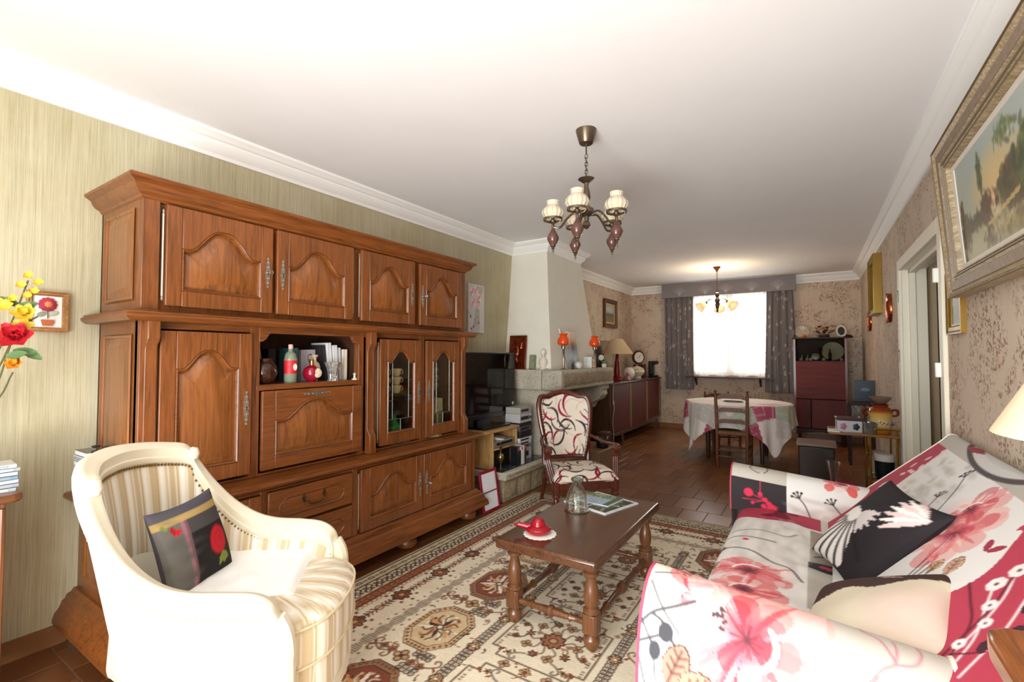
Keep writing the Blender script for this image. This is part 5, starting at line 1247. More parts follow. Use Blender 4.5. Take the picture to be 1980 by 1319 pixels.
# framed pictures
def frame_thing(name, label, cat, loc, w_, h_, fw, depth, fmat, paint, rot=0, res=.004, mount=0, mmat=None, tilt=0, group=None, prof=None, bg='ffffff', nrm=(1, 0, 0), extra=None):
    """picture hung on a wall; local x across, y up, z out of the wall"""
    n = Vector(nrm).normalized(); up = Vector((0, 0, 1)); u = up.cross(n).normalized()
    M = Matrix(((u.x, up.x, n.x, loc[0]), (u.y, up.y, n.y, loc[1]), (u.z, up.z, n.z, loc[2]), (0, 0, 0, 1))) @ Matrix.Rotation(tilt, 4, 'X')
    t = bpy.data.objects.new(name, None); C.objects.link(t); t.matrix_world = M; t.empty_display_size = .05; tag(t, label, cat, group)
    prof = prof or [(0, 0), (0, depth), (fw*.15, depth*1.05), (fw*.35, depth*.8), (fw*.7, depth*.85), (fw*.85, depth*.55), (fw, depth*.5), (fw, 0)]
    loop = [(-w_/2, -h_/2), (w_/2, -h_/2), (w_/2, h_/2), (-w_/2, h_/2)]
    m = MB().mould([(-o, z) for o, z in prof], loop, True)
    # mould offsets to the right of travel, i.e. outwards for this loop; inward uses negative offsets
    m.build('frame', fmat, t, smooth=30)
    iw, ih = w_-2*fw, h_-2*fw
    if mount:
        MB().mould([(0, depth*.3), (0, depth*.42), (-mount, depth*.36), (-mount, depth*.3)], [(-iw/2, -ih/2), (iw/2, -ih/2), (iw/2, ih/2), (-iw/2, ih/2)], True).build('mount', mmat or M_white_plastic, t); iw -= 2*mount; ih -= 2*mount
    cv = Canvas(iw, ih, res, bg); paint(cv)
    P = np.stack([cv.X-iw/2, cv.Y-ih/2, np.full(cv.X.shape, depth*.3)], -1); cv.mesh('picture', P, vcol('picture_print', .4), t)
    MB().box(-w_/2+.004, w_/2-.004, -h_/2+.004, h_/2-.004, .001, depth*.25).build('backing', plain('backing_board', '6a543c', .9), t)
    if extra: extra(t)
    return t
M_pine = wood('pine_frame', 'b3824f', '8a5c33', 'z', .5)
def p_pot(cv): cv.a += .0; cv.rect(0, cv.w, 0, cv.h, 'efe9e0')
def x_pot(t):
    z0 = .012; mR = plain('felt_rose', 'b03a4c', .9, var=.3, vscale=60)
    b = MB(T((.0, .032, z0))).lathe([(0, .012), (.02, .010), (.03, .004), (.031, 0)], n=24, flute=.06, nf=12).build('felt_bloom', mR, t)
    MB(T((.0, .032, z0+.01))).lathe([(0, .006), (.008, .004), (.014, 0)], n=14, flute=.1, nf=7).build('bloom_centre', plain('felt_yellow', 'd98a5a', .9), b)
    MB().tube([(0, .01, z0+.003), (.001, -.03, z0+.003)], .0018, 6).build('stem', plain('wire_dark', '4d5a44', .6), t)
    for s in (-1, 1): MB(T((s*.02, -.012 if s < 0 else -.006, z0+.003), rx=0, rz=-s*.5 if s < 0 else .45)).lathe([(0, .003), (.014, .002), (.016, 0)], n=18, ell=.62).build('felt_leaf', plain('felt_leaf_green' if s < 0 else 'felt_leaf_pale', '8d9f88' if s < 0 else 'b9c4a8', .9), t)
    MB().prism([(-.022, -.036), (.022, -.036), (.016, -.062), (-.016, -.062)], z0, z0+.008).build('felt_pot', plain('felt_terracotta', 'b8683c', .8), t, bev=.002)
frame_thing('framed_flower', 'small pine frame with a felt red flower in a pot', 'picture', (L, .626, 1.472), .134, .178, .02, .028, M_pine, p_pot, nrm=(1, 0, 0), res=.006, extra=x_pot)
def p_mag(cv):
    cv.rect(0, cv.w, 0, cv.h, 'dcdad8')
    for k in range(5): cv.curve([(.05+.03*k, .0), (.1+.02*k, .12), (.14+.01*k, .3), (.16+.02*k, .47)], .006, '8a8078')
    for x, y, r_ in ((.06, .40, .05), (.13, .43, .045), (.18, .36, .055), (.08, .30, .05), (.16, .27, .04)):
        for i in range(6): cv.petal(x, y, i*1.05, r_, r_*.6, ['f2c9cb', 'e8a8ae', 'f7e3e2'][i % 3])
        cv.disc(x, y, r_*.18, 'c9606e')
    for x, y in ((.04, .16), (.09, .06), (.17, .1), (.05, .04)):
        for i in range(5): cv.petal(x, y, i*1.26, .014, .008, '3a3c42')
    for x, y in ((.02, .2), (.11, .14), (.15, .17)): cv.line([(x, y), (x+.02, y-.06)], .006, '6a6e74')
cvt = thing('magnolia_canvas', 'unframed canvas of pink magnolias beside the wall unit', 'picture', (L, 3.74, 1.75))
cv = Canvas(.262, .485, .005, 'dcdad8'); p_mag(cv)
cv.mesh('print', np.stack([np.full(cv.X.shape, .0225), cv.X-.131, cv.Y-.2425], -1), vcol('picture_print', .4), cvt)
MB().box(0, .022, -.131, .131, -.2425, .2425).build('stretcher', plain('canvas_edge', 'b9a6a6', .8, var=.3, vscale=30), cvt)

# ================================================================ television corner
tvs = thing('tv_stand', 'light pine television stand with a shelf', 'tv stand', (-2.58, 3.58, .272)); TS = tvs.location
M_lp = wood('light_pine', 'c59a63', '9c6f40', 'y', .45)
MB().box(L+.05, -2.36, 3.24, 3.805, .600, .622).build('top', M_lp, tvs, bev=.004, off=TS)
MB().box(L+.05, -2.38, 3.39, 3.41, .272, .60).build('side', wood('light_pine_v', 'c59a63', '9c6f40', 'z', .45), tvs, bev=.003, off=TS)
MB().box(L+.05, -2.38, 3.78, 3.80, .272, .60).build('side', wood('light_pine_v', 'c59a63', '9c6f40', 'z', .45), tvs, bev=.003, off=TS)
MB().box(L+.05, -2.38, 3.41, 3.78, .435, .452).build('shelf', M_lp, tvs, bev=.003, off=TS)
MB().box(L+.05, L+.06, 3.41, 3.78, .272, .60).build('back', M_dkwood, tvs, off=TS)
tv = thing('television', 'large black flat television facing the room', 'television', (-2.56, 3.50, .622)); TVo = tv.location
M_blk = plain('black_gloss', '0c0c0e', .12); M_blk2 = plain('black_satin', '131316', .35)
MB().box(-2.60, -2.545, 3.03, 4.02, .70, 1.31).build('housing', M_blk, tv, bev=.01, off=TVo)
MB().box(-2.548, -2.5425, 3.06, 3.99, .765, 1.285).build('screen', plain('screen_black', '060608', .05), tv, off=TVo)
MB().box(-2.556, -2.535, 3.03, 4.02, .70, .745).build('bottom_bar', M_blk2, tv, bev=.006, off=TVo)
MB().box(-2.62, -2.57, 3.42, 3.62, .64, .78).build('neck', M_blk2, tv, off=TVo)
MB().box(-2.72, -2.42, 3.32, 3.74, .622, .642).build('foot', M_blk, tv, bev=.006, off=TVo)
MB().box(-2.5425, -2.5415, 3.955, 3.985, .79, .82).build('sticker', plain('sticker_silver', 'b9bcc2', .3), tv, off=TVo)
dv = thing('video_recorder', 'silver video recorder on the television stand shelf', 'recorder', (-2.55, 3.595, .452)); 
MB().box(-.17, .16, -.17, .17, .004, .058).build('case', plain('silver_plastic', '9c9a94', .35, .4), dv, bev=.004)
MB().box(.16, .163, -.13, .13, .02, .045).build('front_flap', plain('dark_window', '2a2a2e', .2), dv)
simple('folded_paper', 'folded white leaflet lying on the silver recorder', 'paper', MB(T((-2.50, 3.58, .511), .5)).prism([(-.1, 0), (.1, 0), (.1, .004), (0, .03), (-.1, .004)], -.07, .07, 'y'), plain('paper_white', 'dcdad4', .8))
bk_ = thing('black_box', 'black storage box in the lower shelf of the television stand', 'box', (-2.58, 3.595, .272))
MB().box(-.16, .14, -.16, .16, 0, .135).build('body', plain('matt_black', '17171a', .6), bk_, bev=.004); MB().box(-.165, .145, -.165, .165, .135, .15).build('lid', plain('matt_black2', '101013', .5), bk_, bev=.004)
vb = thing('brass_vase', 'slim brass bud vase on the corner of the stone bench', 'vase', (-2.33, 3.44, .272))
MB().lathe([(.022, 0), (.024, .004), (.008, .01), (.006, .06), (.012, .075), (.028, .10), (.03, .115), (.022, .135), (.008, .15), (.007, .185), (.016, .2), (.014, .198), (.005, .18)], n=20).build('body', plain('old_brass', '8f7b45', .3, .9), vb)
MB().lathe([(.0065, .185), (.004, .235), (.006, .24), (.0, .25)], n=10).build('stopper', plain('old_brass', '8f7b45', .3, .9), vb)
simple('floor_tray', 'dark patterned tray on the stone bench', 'tray', MB().box(-2.37, -2.29, 3.46, 3.64, .272, .279), plain('tray_print', '39404a', .2, var=.8, vscale=40), bev=.002)
rf = thing('leaning_board', 'red framed white board leaning against the stone bench', 'board', (-2.25, 3.12, 0))
Mr = T((-.0, 0, .0), 0, 0, radians(-9))
M_rf = plain('crimson_lacquer', '8c1228', .3)
for a, b, c, d in ((-.005, .235, 0, .022), (-.005, .235, .31, .332), (-.005, .017, .02, .312), (.213, .235, .02, .312), (.016, .214, .155, .164)):
    MB(Mr).box(0, .016, a-.05, b-.05, c, d).build('rail', M_rf, rf, bev=.002)
for c, d in ((.022, .155), (.164, .31)): MB(Mr).box(.003, .010, -.033, .163, c, d).build('panel', plain('white_board', 'e9ebef', .3), rf)
# hi-fi and cassette tower
def dev(name, label, z, h, c, y=4.16, w_=.27, knobs=0, d=.165, cat='audio unit', g='stacked video units beside the television'):
    t = thing(name, label, cat, (-2.362, y, z), 0, g)
    MB().box(-d, 0, -w_/2, w_/2, 0, h-.001).build('case', plain('dev_'+c, c, .35, .2), t, bev=.003)
    MB().box(0, .002, -w_/2+.02, w_/2-.06, h*.3, h*.7).build('display', plain('dark_window', '2a2a2e', .2), t)
    for k in range(knobs): MB().lathe([(.013, 0), (.012, .012), (0, .013)], (0, w_/2-.03-.036*k, h*.5), 12, 'x').build('knob', plain('knob_grey', '55565a', .4), t)
z = .272
for k, (h, c, lb) in enumerate([(.115, 'c9cbcd', 'lowest grey box of the stack beside the television'), (.035, '8a9096', 'thin grey case low in the stack beside the television'), (.03, 'cfd3d6', 'white case in the lower middle of the stack beside the television'), (.036, 'e0e2e4', 'pale video cassette in the middle of the stack'), (.065, '2b2c30', 'black player in the middle of the stack beside the television'), (.045, '5c5a5c', 'dark grey player above the middle of the stack'), (.035, '232326', 'black slim case under the silver player'), (.085, 'c9cacb', 'silver player with two knobs near the top of the stack'), (.062, 'b7b3a8', 'beige tuner on top of the stack beside the television')]):
    dev('stacked_unit', lb, z, h, c, 3.93+.005*((k*3) % 3-1), .215+.012*(k % 2), 2 if k == 7 else 0); z += h
for k in range(5):
    t = thing('video_case', ['leftmost black video case with red top standing on the bench', 'second black video case standing on the bench', 'white video case standing on the bench', 'second white video case standing on the bench', 'rightmost dark video case standing on the bench'][k], 'video case', (-2.285, 3.655+.030*k, .272), 0, 'video cases on the bench')
    c = ['1b1c1f', '17181a', 'e3e3e0', 'd0d2d2', '24262a'][k]
    MB().box(-.085, 0, 0, .027, 0, .17).build('case', plain('vc_'+c, c, .3), t, bev=.002)
    MB().box(0, .001, .002, .025, .135, .165).build('label', plain('vlabel%d' % (k % 2), ['c93a44', 'e6e4de'][k % 2], .5), t)

# ================================================================ chair with swirl fabric
OX, OY, OH = -1.702, 3.546, radians(-46)
vc = thing('open_armchair', 'mahogany open armchair in cream fabric with black and red swirls', 'armchair', (OX+.03, OY+.02, FZ), OH); vc.scale = (1, 1, .955)
M_mah = wood('mahogany', '5e2618', '34120b', 'z', .2, coat=.5)
def swirl(cv, seed, nx, ny, r0_=.085):
    r0 = np.random.RandomState(seed); k = 0
    for i in range(nx+1):
        for j in range(ny+1):
            x = cv.w*(i+.5*(j % 2)+.25*r0.randn()*.5)/nx; y = cv.h*(j+.25*r0.randn()*.5)/ny; r_ = r0_*(.75+.45*r0.rand()); a0 = 2*pi*r0.rand(); sw = (1.9+1.1*r0.rand())*(1 if r0.rand() > .5 else -1)
            c = ['2a2226', '8e1230', '2a2226', '3b2c3a', '8e1230', '2a2226'][k % 6]; k += 1
            pts = [(x+r_*cos(a0+sw*t), y+r_*1.25*sin(a0+sw*t)) for t in np.linspace(0, 1, 15)]
            for q in range(14): cv.line([pts[q], pts[q+1]], .002+.017*sin(pi*(q+.5)/14), c)
    for k in range(10):
        x, y = cv.w*r0.rand(), cv.h*r0.rand(); a0 = 6*r0.rand(); cv.line([(x+.11*cos(a0+2*t), y+.11*sin(a0+2*t)) for t in np.linspace(0, 1, 10)], .002, 'bdab94', .7)
# back: shield outline in (y, z)
BO = [(-.155, .40), (-.185, .50), (-.215, .66), (-.232, .78), (-.235, .87), (-.22, .925), (-.20, .945), (-.15, .945), (-.09, .965), (0, .985), (.09, .965), (.15, .945), (.20, .945), (.22, .925), (.235, .87), (.232, .78), (.215, .66), (.185, .50), (.155, .40)]
bo = catmull(BO, 4); lean = lambda z: -.205-.20*(z-.40)
def backx(y, z): return lean(z)-.05*(1-(y/.24)**2)*1.0+.02
MB().tube([(backx(y, z), y, z) for y, z in bo], .024, 10, False, .8).build('back_frame', M_mah, vc)
MB().tube([(backx(y, .405), y, .405) for y in np.linspace(-.155, .155, 7)], .018, 8).build('back_bottom_rail', M_mah, vc)
cv = Canvas(.46, .58, .006, 'e4d8c6'); swirl(cv, 5, 4, 5)
inner = np.array([(y*.90, .40+(z-.40)*.965) for y, z in bo]); zs_ = .425+cv.Y/.58*.53
# width limits from the outline
lz = np.array([p[1] for p in bo[:len(bo)//2+1]]); ly = np.array([-p[0] for p in bo[:len(bo)//2+1]]); o_ = np.argsort(lz)
zb = .43+cv.Y/cv.h*.52; ut = (cv.X/cv.w*2-1); topz = np.interp(np.abs(ut), [0, .4, .62, .85, 1], [.965, .945, .925, .93, .90])
zb = .425+(topz-.425)*cv.Y/cv.h; hw = np.interp(zb, [.40, .50, .66, .78, .87, .96], [.150, .172, .202, .220, .224, .215])
yb = ut*hw; xb = lean(zb)-.05*(1-(yb/.24)**2)+.02+.016+.018*(1-ut**2)*np.sin(pi*cv.Y/cv.h)
cv.mesh('back_upholstery', np.stack([xb, yb, zb], -1), vcol('swirl_fabric', .75, bump=.05, bscale=300), vc)
cvb = Canvas(.46, .58, .03, 'd8cbb8'); Xs = cvb.X; ub = Xs/cvb.w*2-1; z2 = .425+(.93-.425)*cvb.Y/cvb.h; h2 = np.interp(z2, [.40, .50, .66, .78, .87, .96], [.150, .172, .202, .220, .224, .215])
cvb.mesh('back_rear_cloth', np.stack([lean(z2)-.05*(1-(ub*h2/.24)**2)+.004, ub*h2, z2], -1), vcol('swirl_fabric', .75), vc)
# seat
cv = Canvas(.52, .62, .006, 'e4d8c6'); swirl(cv, 12, 4, 5)
u = cv.X/cv.w*2-1; t = cv.Y/cv.h   # t: back to front then over the edge
xs = np.interp(t, [0, .74, .86, 1], [-.22, .235, .272, .278]); zt = np.interp(t, [0, .2, .5, .74, .86, 1], [.362, .385, .40, .39, .36, .305])
hwx = np.interp(xs, [-.22, .28], [.20, .262]); edge = np.clip((np.abs(u)-.82)/.18, 0, 1)
cv.mesh('seat_upholstery', np.stack([xs, u*hwx, zt-.055*edge**1.5*np.clip((zt-.30)/.1, 0, 1)], -1), vcol('swirl_fabric', .75, bump=.05, bscale=300), vc, flip=True)
sr = [(-.235, -.20), (.25, -.262), (.275, -.25), (.285, 0), (.275, .25), (.25, .262), (-.235, .20)]
MB().prism(sr, .245, .312).build('seat_rail', M_mah, vc, bev=.008)
mt = MB()
for k in range(46): y = -.25+.5*k/45; mt.ball((.283-.012*abs(y/.25)**2, y, .312), .0048, 6)
for k in range(22):
    for s in (-1, 1): x = -.2+.44*k/21; mt.ball((x, s*(.203+.06*(x+.22)/.5), .314), .0048, 6)
for i in range(0, len(bo), 1): y, z = bo[i]; mt.ball((backx(y, z)+.022, y*.9, .40+(z-.40)*.965), .005, 6)
mt.build('nail_trim', plain('dark_nail', '5a3f30', .3, .8), vc, fix=False)['kind'] = 'stuff'
for s in (-1, 1):
    MB().lathe([(.014, 0), (.018, .012), (.013, .03), (.02, .12), (.024, .17), (.02, .18), (.03, .19), (.03, .205), (.022, .215), (.032, .235), (.032, .312)], (.255, s*.24, 0), 14).build('front_leg', M_mah, vc)
    MB().tube(catmull([(-.22, s*.185, .31), (-.25, s*.19, .2), (-.30, s*.195, .08), (-.33, s*.20, 0)], 4), [.024]*5+[.02]*4+[.017]*4, 8).build('back_leg', M_mah, vc)
    MB().tube(catmull([(-.225, s*.195, .34), (-.235, s*.20, .42), (lean(.55)-.0, s*.20, .52)], 3), .022, 8).build('back_post', M_mah, vc)
    MB().tube(catmull([(lean(.60)-.0, s*.205, .60), (-.14, s*.245, .575), (.0, s*.275, .565), (.12, s*.285, .575), (.185, s*.285, .572), (.205, s*.285, .545)], 5), [.017]*10+[.02]*10+[.024]*6, 10, False, .8).build('armrest', M_mah, vc)
    MB().lathe([(0, -.03), (.024, -.026), (.028, 0), (.024, .026), (0, .03)], (.195, s*.285, .55), 14, 'y').build('arm_scroll', M_mah, vc)
    for k in (-.016, 0, .016): MB().tube(catmull([(.185, s*.285+k, .54), (.165, s*.283+k, .48), (.19, s*.27+k, .40), (.235, s*.252+k, .30)], 4), .0115, 8).build('arm_support', M_mah, vc)
# ================================================================ on the mantel
MZ = 1.135
M_cop = plain('copper_relief', '8a4026', .22, .85, var=.3, vscale=30)
pq = thing('copper_plaque', 'embossed copper plaque with a figure leaning on the hood', 'plaque', (-2.66, 4.235, MZ), radians(4))
Mq = T((0, 0, 0), 0, radians(-6))
MB(Mq).box(-.10, .10, -.004, .006, 0, .36).build('plate', M_cop, pq, bev=.002)
MB(Mq).mould([(0, 0), (0, .012), (-.014, .012), (-.014, 0)], [(0, 0), (1, 0)]) if False else None
for a, b, c, d in ((-.10, .10, 0, .016), (-.10, .10, .344, .36), (-.10, -.084, 0, .36), (.084, .10, 0, .36)): MB(Mq).box(a, b, -.012, -.002, c, d).build('border', M_cop, pq, bev=.003)
mq = MB(Mq)
mq.lathe([(0, -.014), (.018, -.01), (.02, 0)], (.0, -.0, .25), 12, 'y').tube(catmull([(0, -.006, .24), (.01, -.008, .18), (-.01, -.008, .12), (.01, -.006, .06)], 4), [.022]*5+[.028]*5+[.02]*3, 8).tube(catmull([(.0, -.008, .2), (.04, -.01, .22), (.05, -.01, .28)], 4), .008, 6).tube(catmull([(0, -.008, .19), (-.045, -.01, .15), (-.05, -.01, .08)], 4), .008, 6)
for k in range(18): mq.ball((-.06+.12*RND.random(), -.005, .03+.3*RND.random()), .008+.006*RND.random(), 6)
mq.build('relief_figure', M_cop, pq)
sf = thing('small_picture', 'small narrow green painted picture on the mantel', 'picture', (-2.475, 4.235, MZ), 0)
MB(Mq).box(-.035, .035, -.004, .006, 0, .15).build('panel', plain('olive_paint', '77785a', .6, var=.3, vscale=30), sf, bev=.002)
MB(Mq).box(-.027, .027, -.006, -.003, .008, .142).build('inset', plain('olive_light', '8f9273', .6, var=.4, vscale=50), sf)
M_ivory = plain('ivory_bisque', 'e6ddca', .6)
bs = thing('bust', 'small white plaster bust on the mantel corner', 'statuette', (-2.36, 4.27, MZ), radians(-40))
MB().lathe([(.045, 0), (.048, .012), (.035, .02), (.03, .03), (.034, .035)], n=20).build('plinth', M_ivory, bs)
MB().tube([(0, 0, .03), (0, 0, .07), (.0, 0, .105), (.004, 0, .125), (.004, 0, .135)], [.034, .05, .04, .018, .017], 16, False, 1).build('shoulders', M_ivory, bs)
MB(T((.006, 0, .168))).lathe([(0, -.036), (.016, -.03), (.026, -.01), (.029, .012), (.022, .03), (0, .038)], n=18, ell=.85).tube([(.028, 0, .004), (.036, 0, -.006), (.028, 0, -.01)], [.004, .006, .004], 8).build('head', M_ivory, bs)
MB(T((.0, 0, .178))).lathe([(.031, -.015), (.034, .005), (.026, .026), (0, .036)], n=20, flute=.08, nf=8).build('hair', M_ivory, bs)
def oil_lamp(loc, label, s):
    t = thing('oil_lamp', label, 'lamp', loc, 0, 'orange glass lamps on the mantel')
    ch = plain('lamp_chrome', 'a8957c', .2, .9); og = plain('orange_glass', 'e8500f', .15)
    MB().lathe([(.035*s, 0), (.036*s, .006*s), (.014*s, .014*s), (.011*s, .03*s), (.011*s, .2*s), (.014*s, .205*s)], n=18).build('stem', ch, t)
    MB().lathe([(.012*s, .2*s), (.024*s, .212*s), (.026*s, .235*s), (.02*s, .25*s)], n=18).build('burner', ch, t)
    MB().lathe([(.03*s, .243*s), (.058*s, .258*s), (.064*s, .28*s), (.056*s, .31*s), (.034*s, .342*s), (.04*s, .358*s), (.046*s, .365*s), (.038*s, .36*s), (.033*s, .345*s), (.048*s, .32*s), (.055*s, .29*s), (.045*s, .266*s)], n=24).build('glass_shade', og, t)
oil_lamp((-2.18, 4.38, MZ), 'chrome lamp with orange glass shade nearer the mantel corner', 1.02)
oil_lamp((-2.17, 5.18, MZ), 'chrome lamp with orange glass shade farther along the mantel', 1.02)
def p_board(cv):
    cv.rect(0, 1, 0, 1, '8f9aa0'); cv.rect(0, 1, .26, 1, 'b9945e'); cv.glow(.10, .40, .1, 'e0b878', .12, .9); cv.glow(.20, .22, .05, '4a3826', .1, .9); cv.glow(.08, .1, .12, 'a9b8c2', .12, .8)
    for k in range(30): cv.disc(.22*NR.rand(), .2*NR.rand(), .012, ['7d8c94', 'b9c4c9', '67757c'][k % 3], .03, al=.5)
bd = thing('leaning_picture', 'unframed misty painting on glass leaning on the mantel', 'picture', (-2.255, 4.78, MZ), 0)
cv = Canvas(.30, .42, .008, '8f9aa0'); p_board(cv)
Ml = T((0, 0, 0), 0, 0, radians(-8))
P = plane_pts(cv, (.0035, -.15, 0), (0, 1, 0), (0, 0, 1)); P = np.array([[(Ml @ Vector(q))[:] for q in r_] for r_ in P]); cv.mesh('painting', P, vcol('picture_print', .4), bd)
MB(Ml).box(-.002, .003, -.15, .15, 0, .42).build('glass_edge', plain('pale_edge', 'cfd3d0', .3), bd)
simple('taper_candle', 'long white candle stick leaning beside the first orange lamp', 'candle', MB().tube([(-2.19, 4.47, MZ), (-2.26, 4.44, MZ+.43)], .007, 8), plain('candle_wax', 'e6dcc8', .5))
gl = thing('paperweight', 'round white glass paperweight on the mantel', 'paperweight', (-2.14, 4.66, MZ)); MB().ball((0, 0, .04), .04, 18).build('ball', plain('white_glass', 'dfe3e2', .08, var=.15, vscale=30), gl); MB().lathe([(.022, 0), (.02, .008), (.012, .01)], n=14).build('foot', plain('lamp_chrome', 'a8957c', .2, .9), gl)
simple('greeting_card', 'white card standing open on the mantel', 'card', MB(T((-2.17, 4.98, MZ), radians(30))).prism([(-.045, 0), (0, .02), (.045, 0), (.045, .004), (0, .024), (-.045, .004)], 0, .13), plain('card_white', 'dfe2dd', .6))
fg = thing('dark_figurine', 'small dark bronze figurine beside the first orange lamp', 'figurine', (-2.13, 4.50, MZ)); MB().lathe([(.018, 0), (.02, .01), (.012, .02), (.018, .04), (.01, .055)], n=12).build('body', M_brass_d, fg); MB().ball((0, 0, .063), .011, 10).build('head', M_brass_d, fg)
pc_ = thing('porcelain_couple', 'small porcelain couple near the second orange lamp', 'figurine', (-2.14, 5.08, MZ)); MB().lathe([(.02, 0), (.024, .01), (.012, .05), (.016, .07), (.008, .085)], (0, -.015, 0), 12).lathe([(.018, 0), (.014, .05), (.016, .07), (.008, .08)], (0, .015, 0), 12).build('bodies', plain('porcelain_tan', 'b99c7c', .3, var=.3, vscale=40), pc_); MB().ball((0, -.015, .095), .012, 10).ball((0, .015, .09), .012, 10).build('heads', plain('porcelain_skin', 'd8b89a', .3), pc_)
cq = thing('small_plant', 'little green plant in a white pot at the end of the mantel', 'plant', (-2.14, 5.40, MZ)); MB().lathe([(.025, 0), (.032, .045), (.028, .045)], n=16).build('pot', plain('white_pot', 'dcd8cc', .3), cq)
for k in range(9):
    m = MB(); a = k*.7; petal_mesh(m, (0, 0, .04), (cos(a), sin(a), .7), .06, .024, .1); m.build('leaf', plain('leaf_bright', '6f9a4a', .5), cq, smooth=60, fix=False)
dk = thing('mantel_clock', 'small dark clock at the far end of the mantel', 'clock', (-2.22, 5.47, MZ), radians(-40)); MB().box(-.03, .03, -.045, .045, 0, .17).build('case', plain('ebony', '15110f', .3), dk, bev=.01); MB(T((.031, 0, .12), 0, 0, radians(90))).lathe([(0, .001), (.034, .001), (.036, -.001)], n=24).build('dial', plain('clock_dial', 'e4ddcc', .4), dk)
# hearth corner: copper scuttle with dark bits
sk = thing('hearth_basket', 'black basket with white lilies on the hearth step', 'basket', (-1.99, 4.96, .255))
MB().lathe([(.05, 0), (.062, .01), (.07, .06), (.068, .062), (.045, .01)], n=18).build('pot', plain('matt_black', '17171a', .6), sk)
for k in range(7):
    m = MB(); a = k*.95; petal_mesh(m, (.02*cos(a), .02*sin(a), .05), (cos(a), sin(a), .9), .09, .03, .15); m.build('petal' if k % 2 else 'leaf', plain('lily_white', 'cfcabb', .5) if k % 2 else plain('leaf_dark', '33402c', .5), sk, smooth=60, fix=False)
hb_ = thing('hearth_box', 'small brown patterned box standing at the back of the hearth step', 'box', (-2.03, 5.13, .255)); MB().box(-.05, .05, -.06, .06, 0, .13).build('body', plain('box_leather', '4e3324', .5, var=.4, vscale=40), hb_, bev=.004); MB().box(-.053, .053, -.063, .063, .13, .15).build('lid', plain('box_leather2', '5c3d2b', .5, var=.3, vscale=40), hb_, bev=.004)

# ================================================================ chandelier
chd = thing('chandelier', 'bronze five-arm chandelier with amber ribbed glass shades', 'chandelier', (-1.04, 2.38, H))
M_brz = plain('antique_bronze', '6e6050', .3, .85); M_cer = plain('brown_ceramic', '5a3c34', .15, var=.12)
t = Nt('amber_ribbed_glass'); t.t.nodes.remove(t.p)
g1 = t.n('ShaderNodeBsdfTransparent'); g1.inputs[0].default_value = (*lin('fffaf0'), 1); g2 = t.n('ShaderNodeBsdfGlossy'); g2.inputs['Roughness'].default_value = .08
g3 = t.n('ShaderNodeBsdfDiffuse'); g3.inputs[0].default_value = (*lin('f6ead0'), 1); lw = t.n('ShaderNodeLayerWeight'); lw.inputs[0].default_value = .3
x1 = t.n('ShaderNodeMixShader'); x1.inputs[0].default_value = .5; t.l(g1, x1, 0, 1); t.l(g3, x1, 0, 2); x2 = t.n('ShaderNodeMixShader'); t.l(lw, x2, 'Facing', 0); t.l(x1, x2, 0, 1); t.l(g2, x2, 0, 2); t.l(x2, t.out, 0, 0); M_amb = t.m
def cz(z): return z-H
MB().lathe([(.058, 0), (.056, -.01), (.04, -.07), (.036, -.076), (.02, -.078)], n=24).build('canopy', M_brz, chd)
MB().tube([(0, 0, -.076), (0, 0, -.135)], .005, 8).build('rod', M_brz, chd)
for k in range(6):
    zc = -.148-.0215*k; a = (k % 2)*pi/2
    MB().tube([(.008*cos(q)*cos(a), .008*cos(q)*sin(a), zc+.0165*sin(q)) for q in np.linspace(0, 2*pi, 13)[:-1]], .0025, 6, True).build('chain_link', M_brz, chd)
MB().lathe([(.006, cz(2.262)), (.044, cz(2.258)), (.046, cz(2.254)), (.03, cz(2.242)), (.014, cz(2.232)), (.012, cz(2.215)), (.02, cz(2.18)), (.022, cz(2.15)), (.014, cz(2.125)), (.012, cz(2.112)), (.02, cz(2.105)), (.024, cz(2.098)), (.04, cz(2.088)), (.042, cz(2.07)), (.044, cz(2.066)), (.03, cz(2.052)), (.014, cz(2.046)), (.012, cz(2.02)), (.02, cz(2.01)), (.022, cz(1.995)), (.01, cz(1.98)), (0, cz(1.975))], n=24).build('centre_column', M_brz, chd)
nF = np.array([.5407, -.8412]); nR = np.array([.8412, .5407])
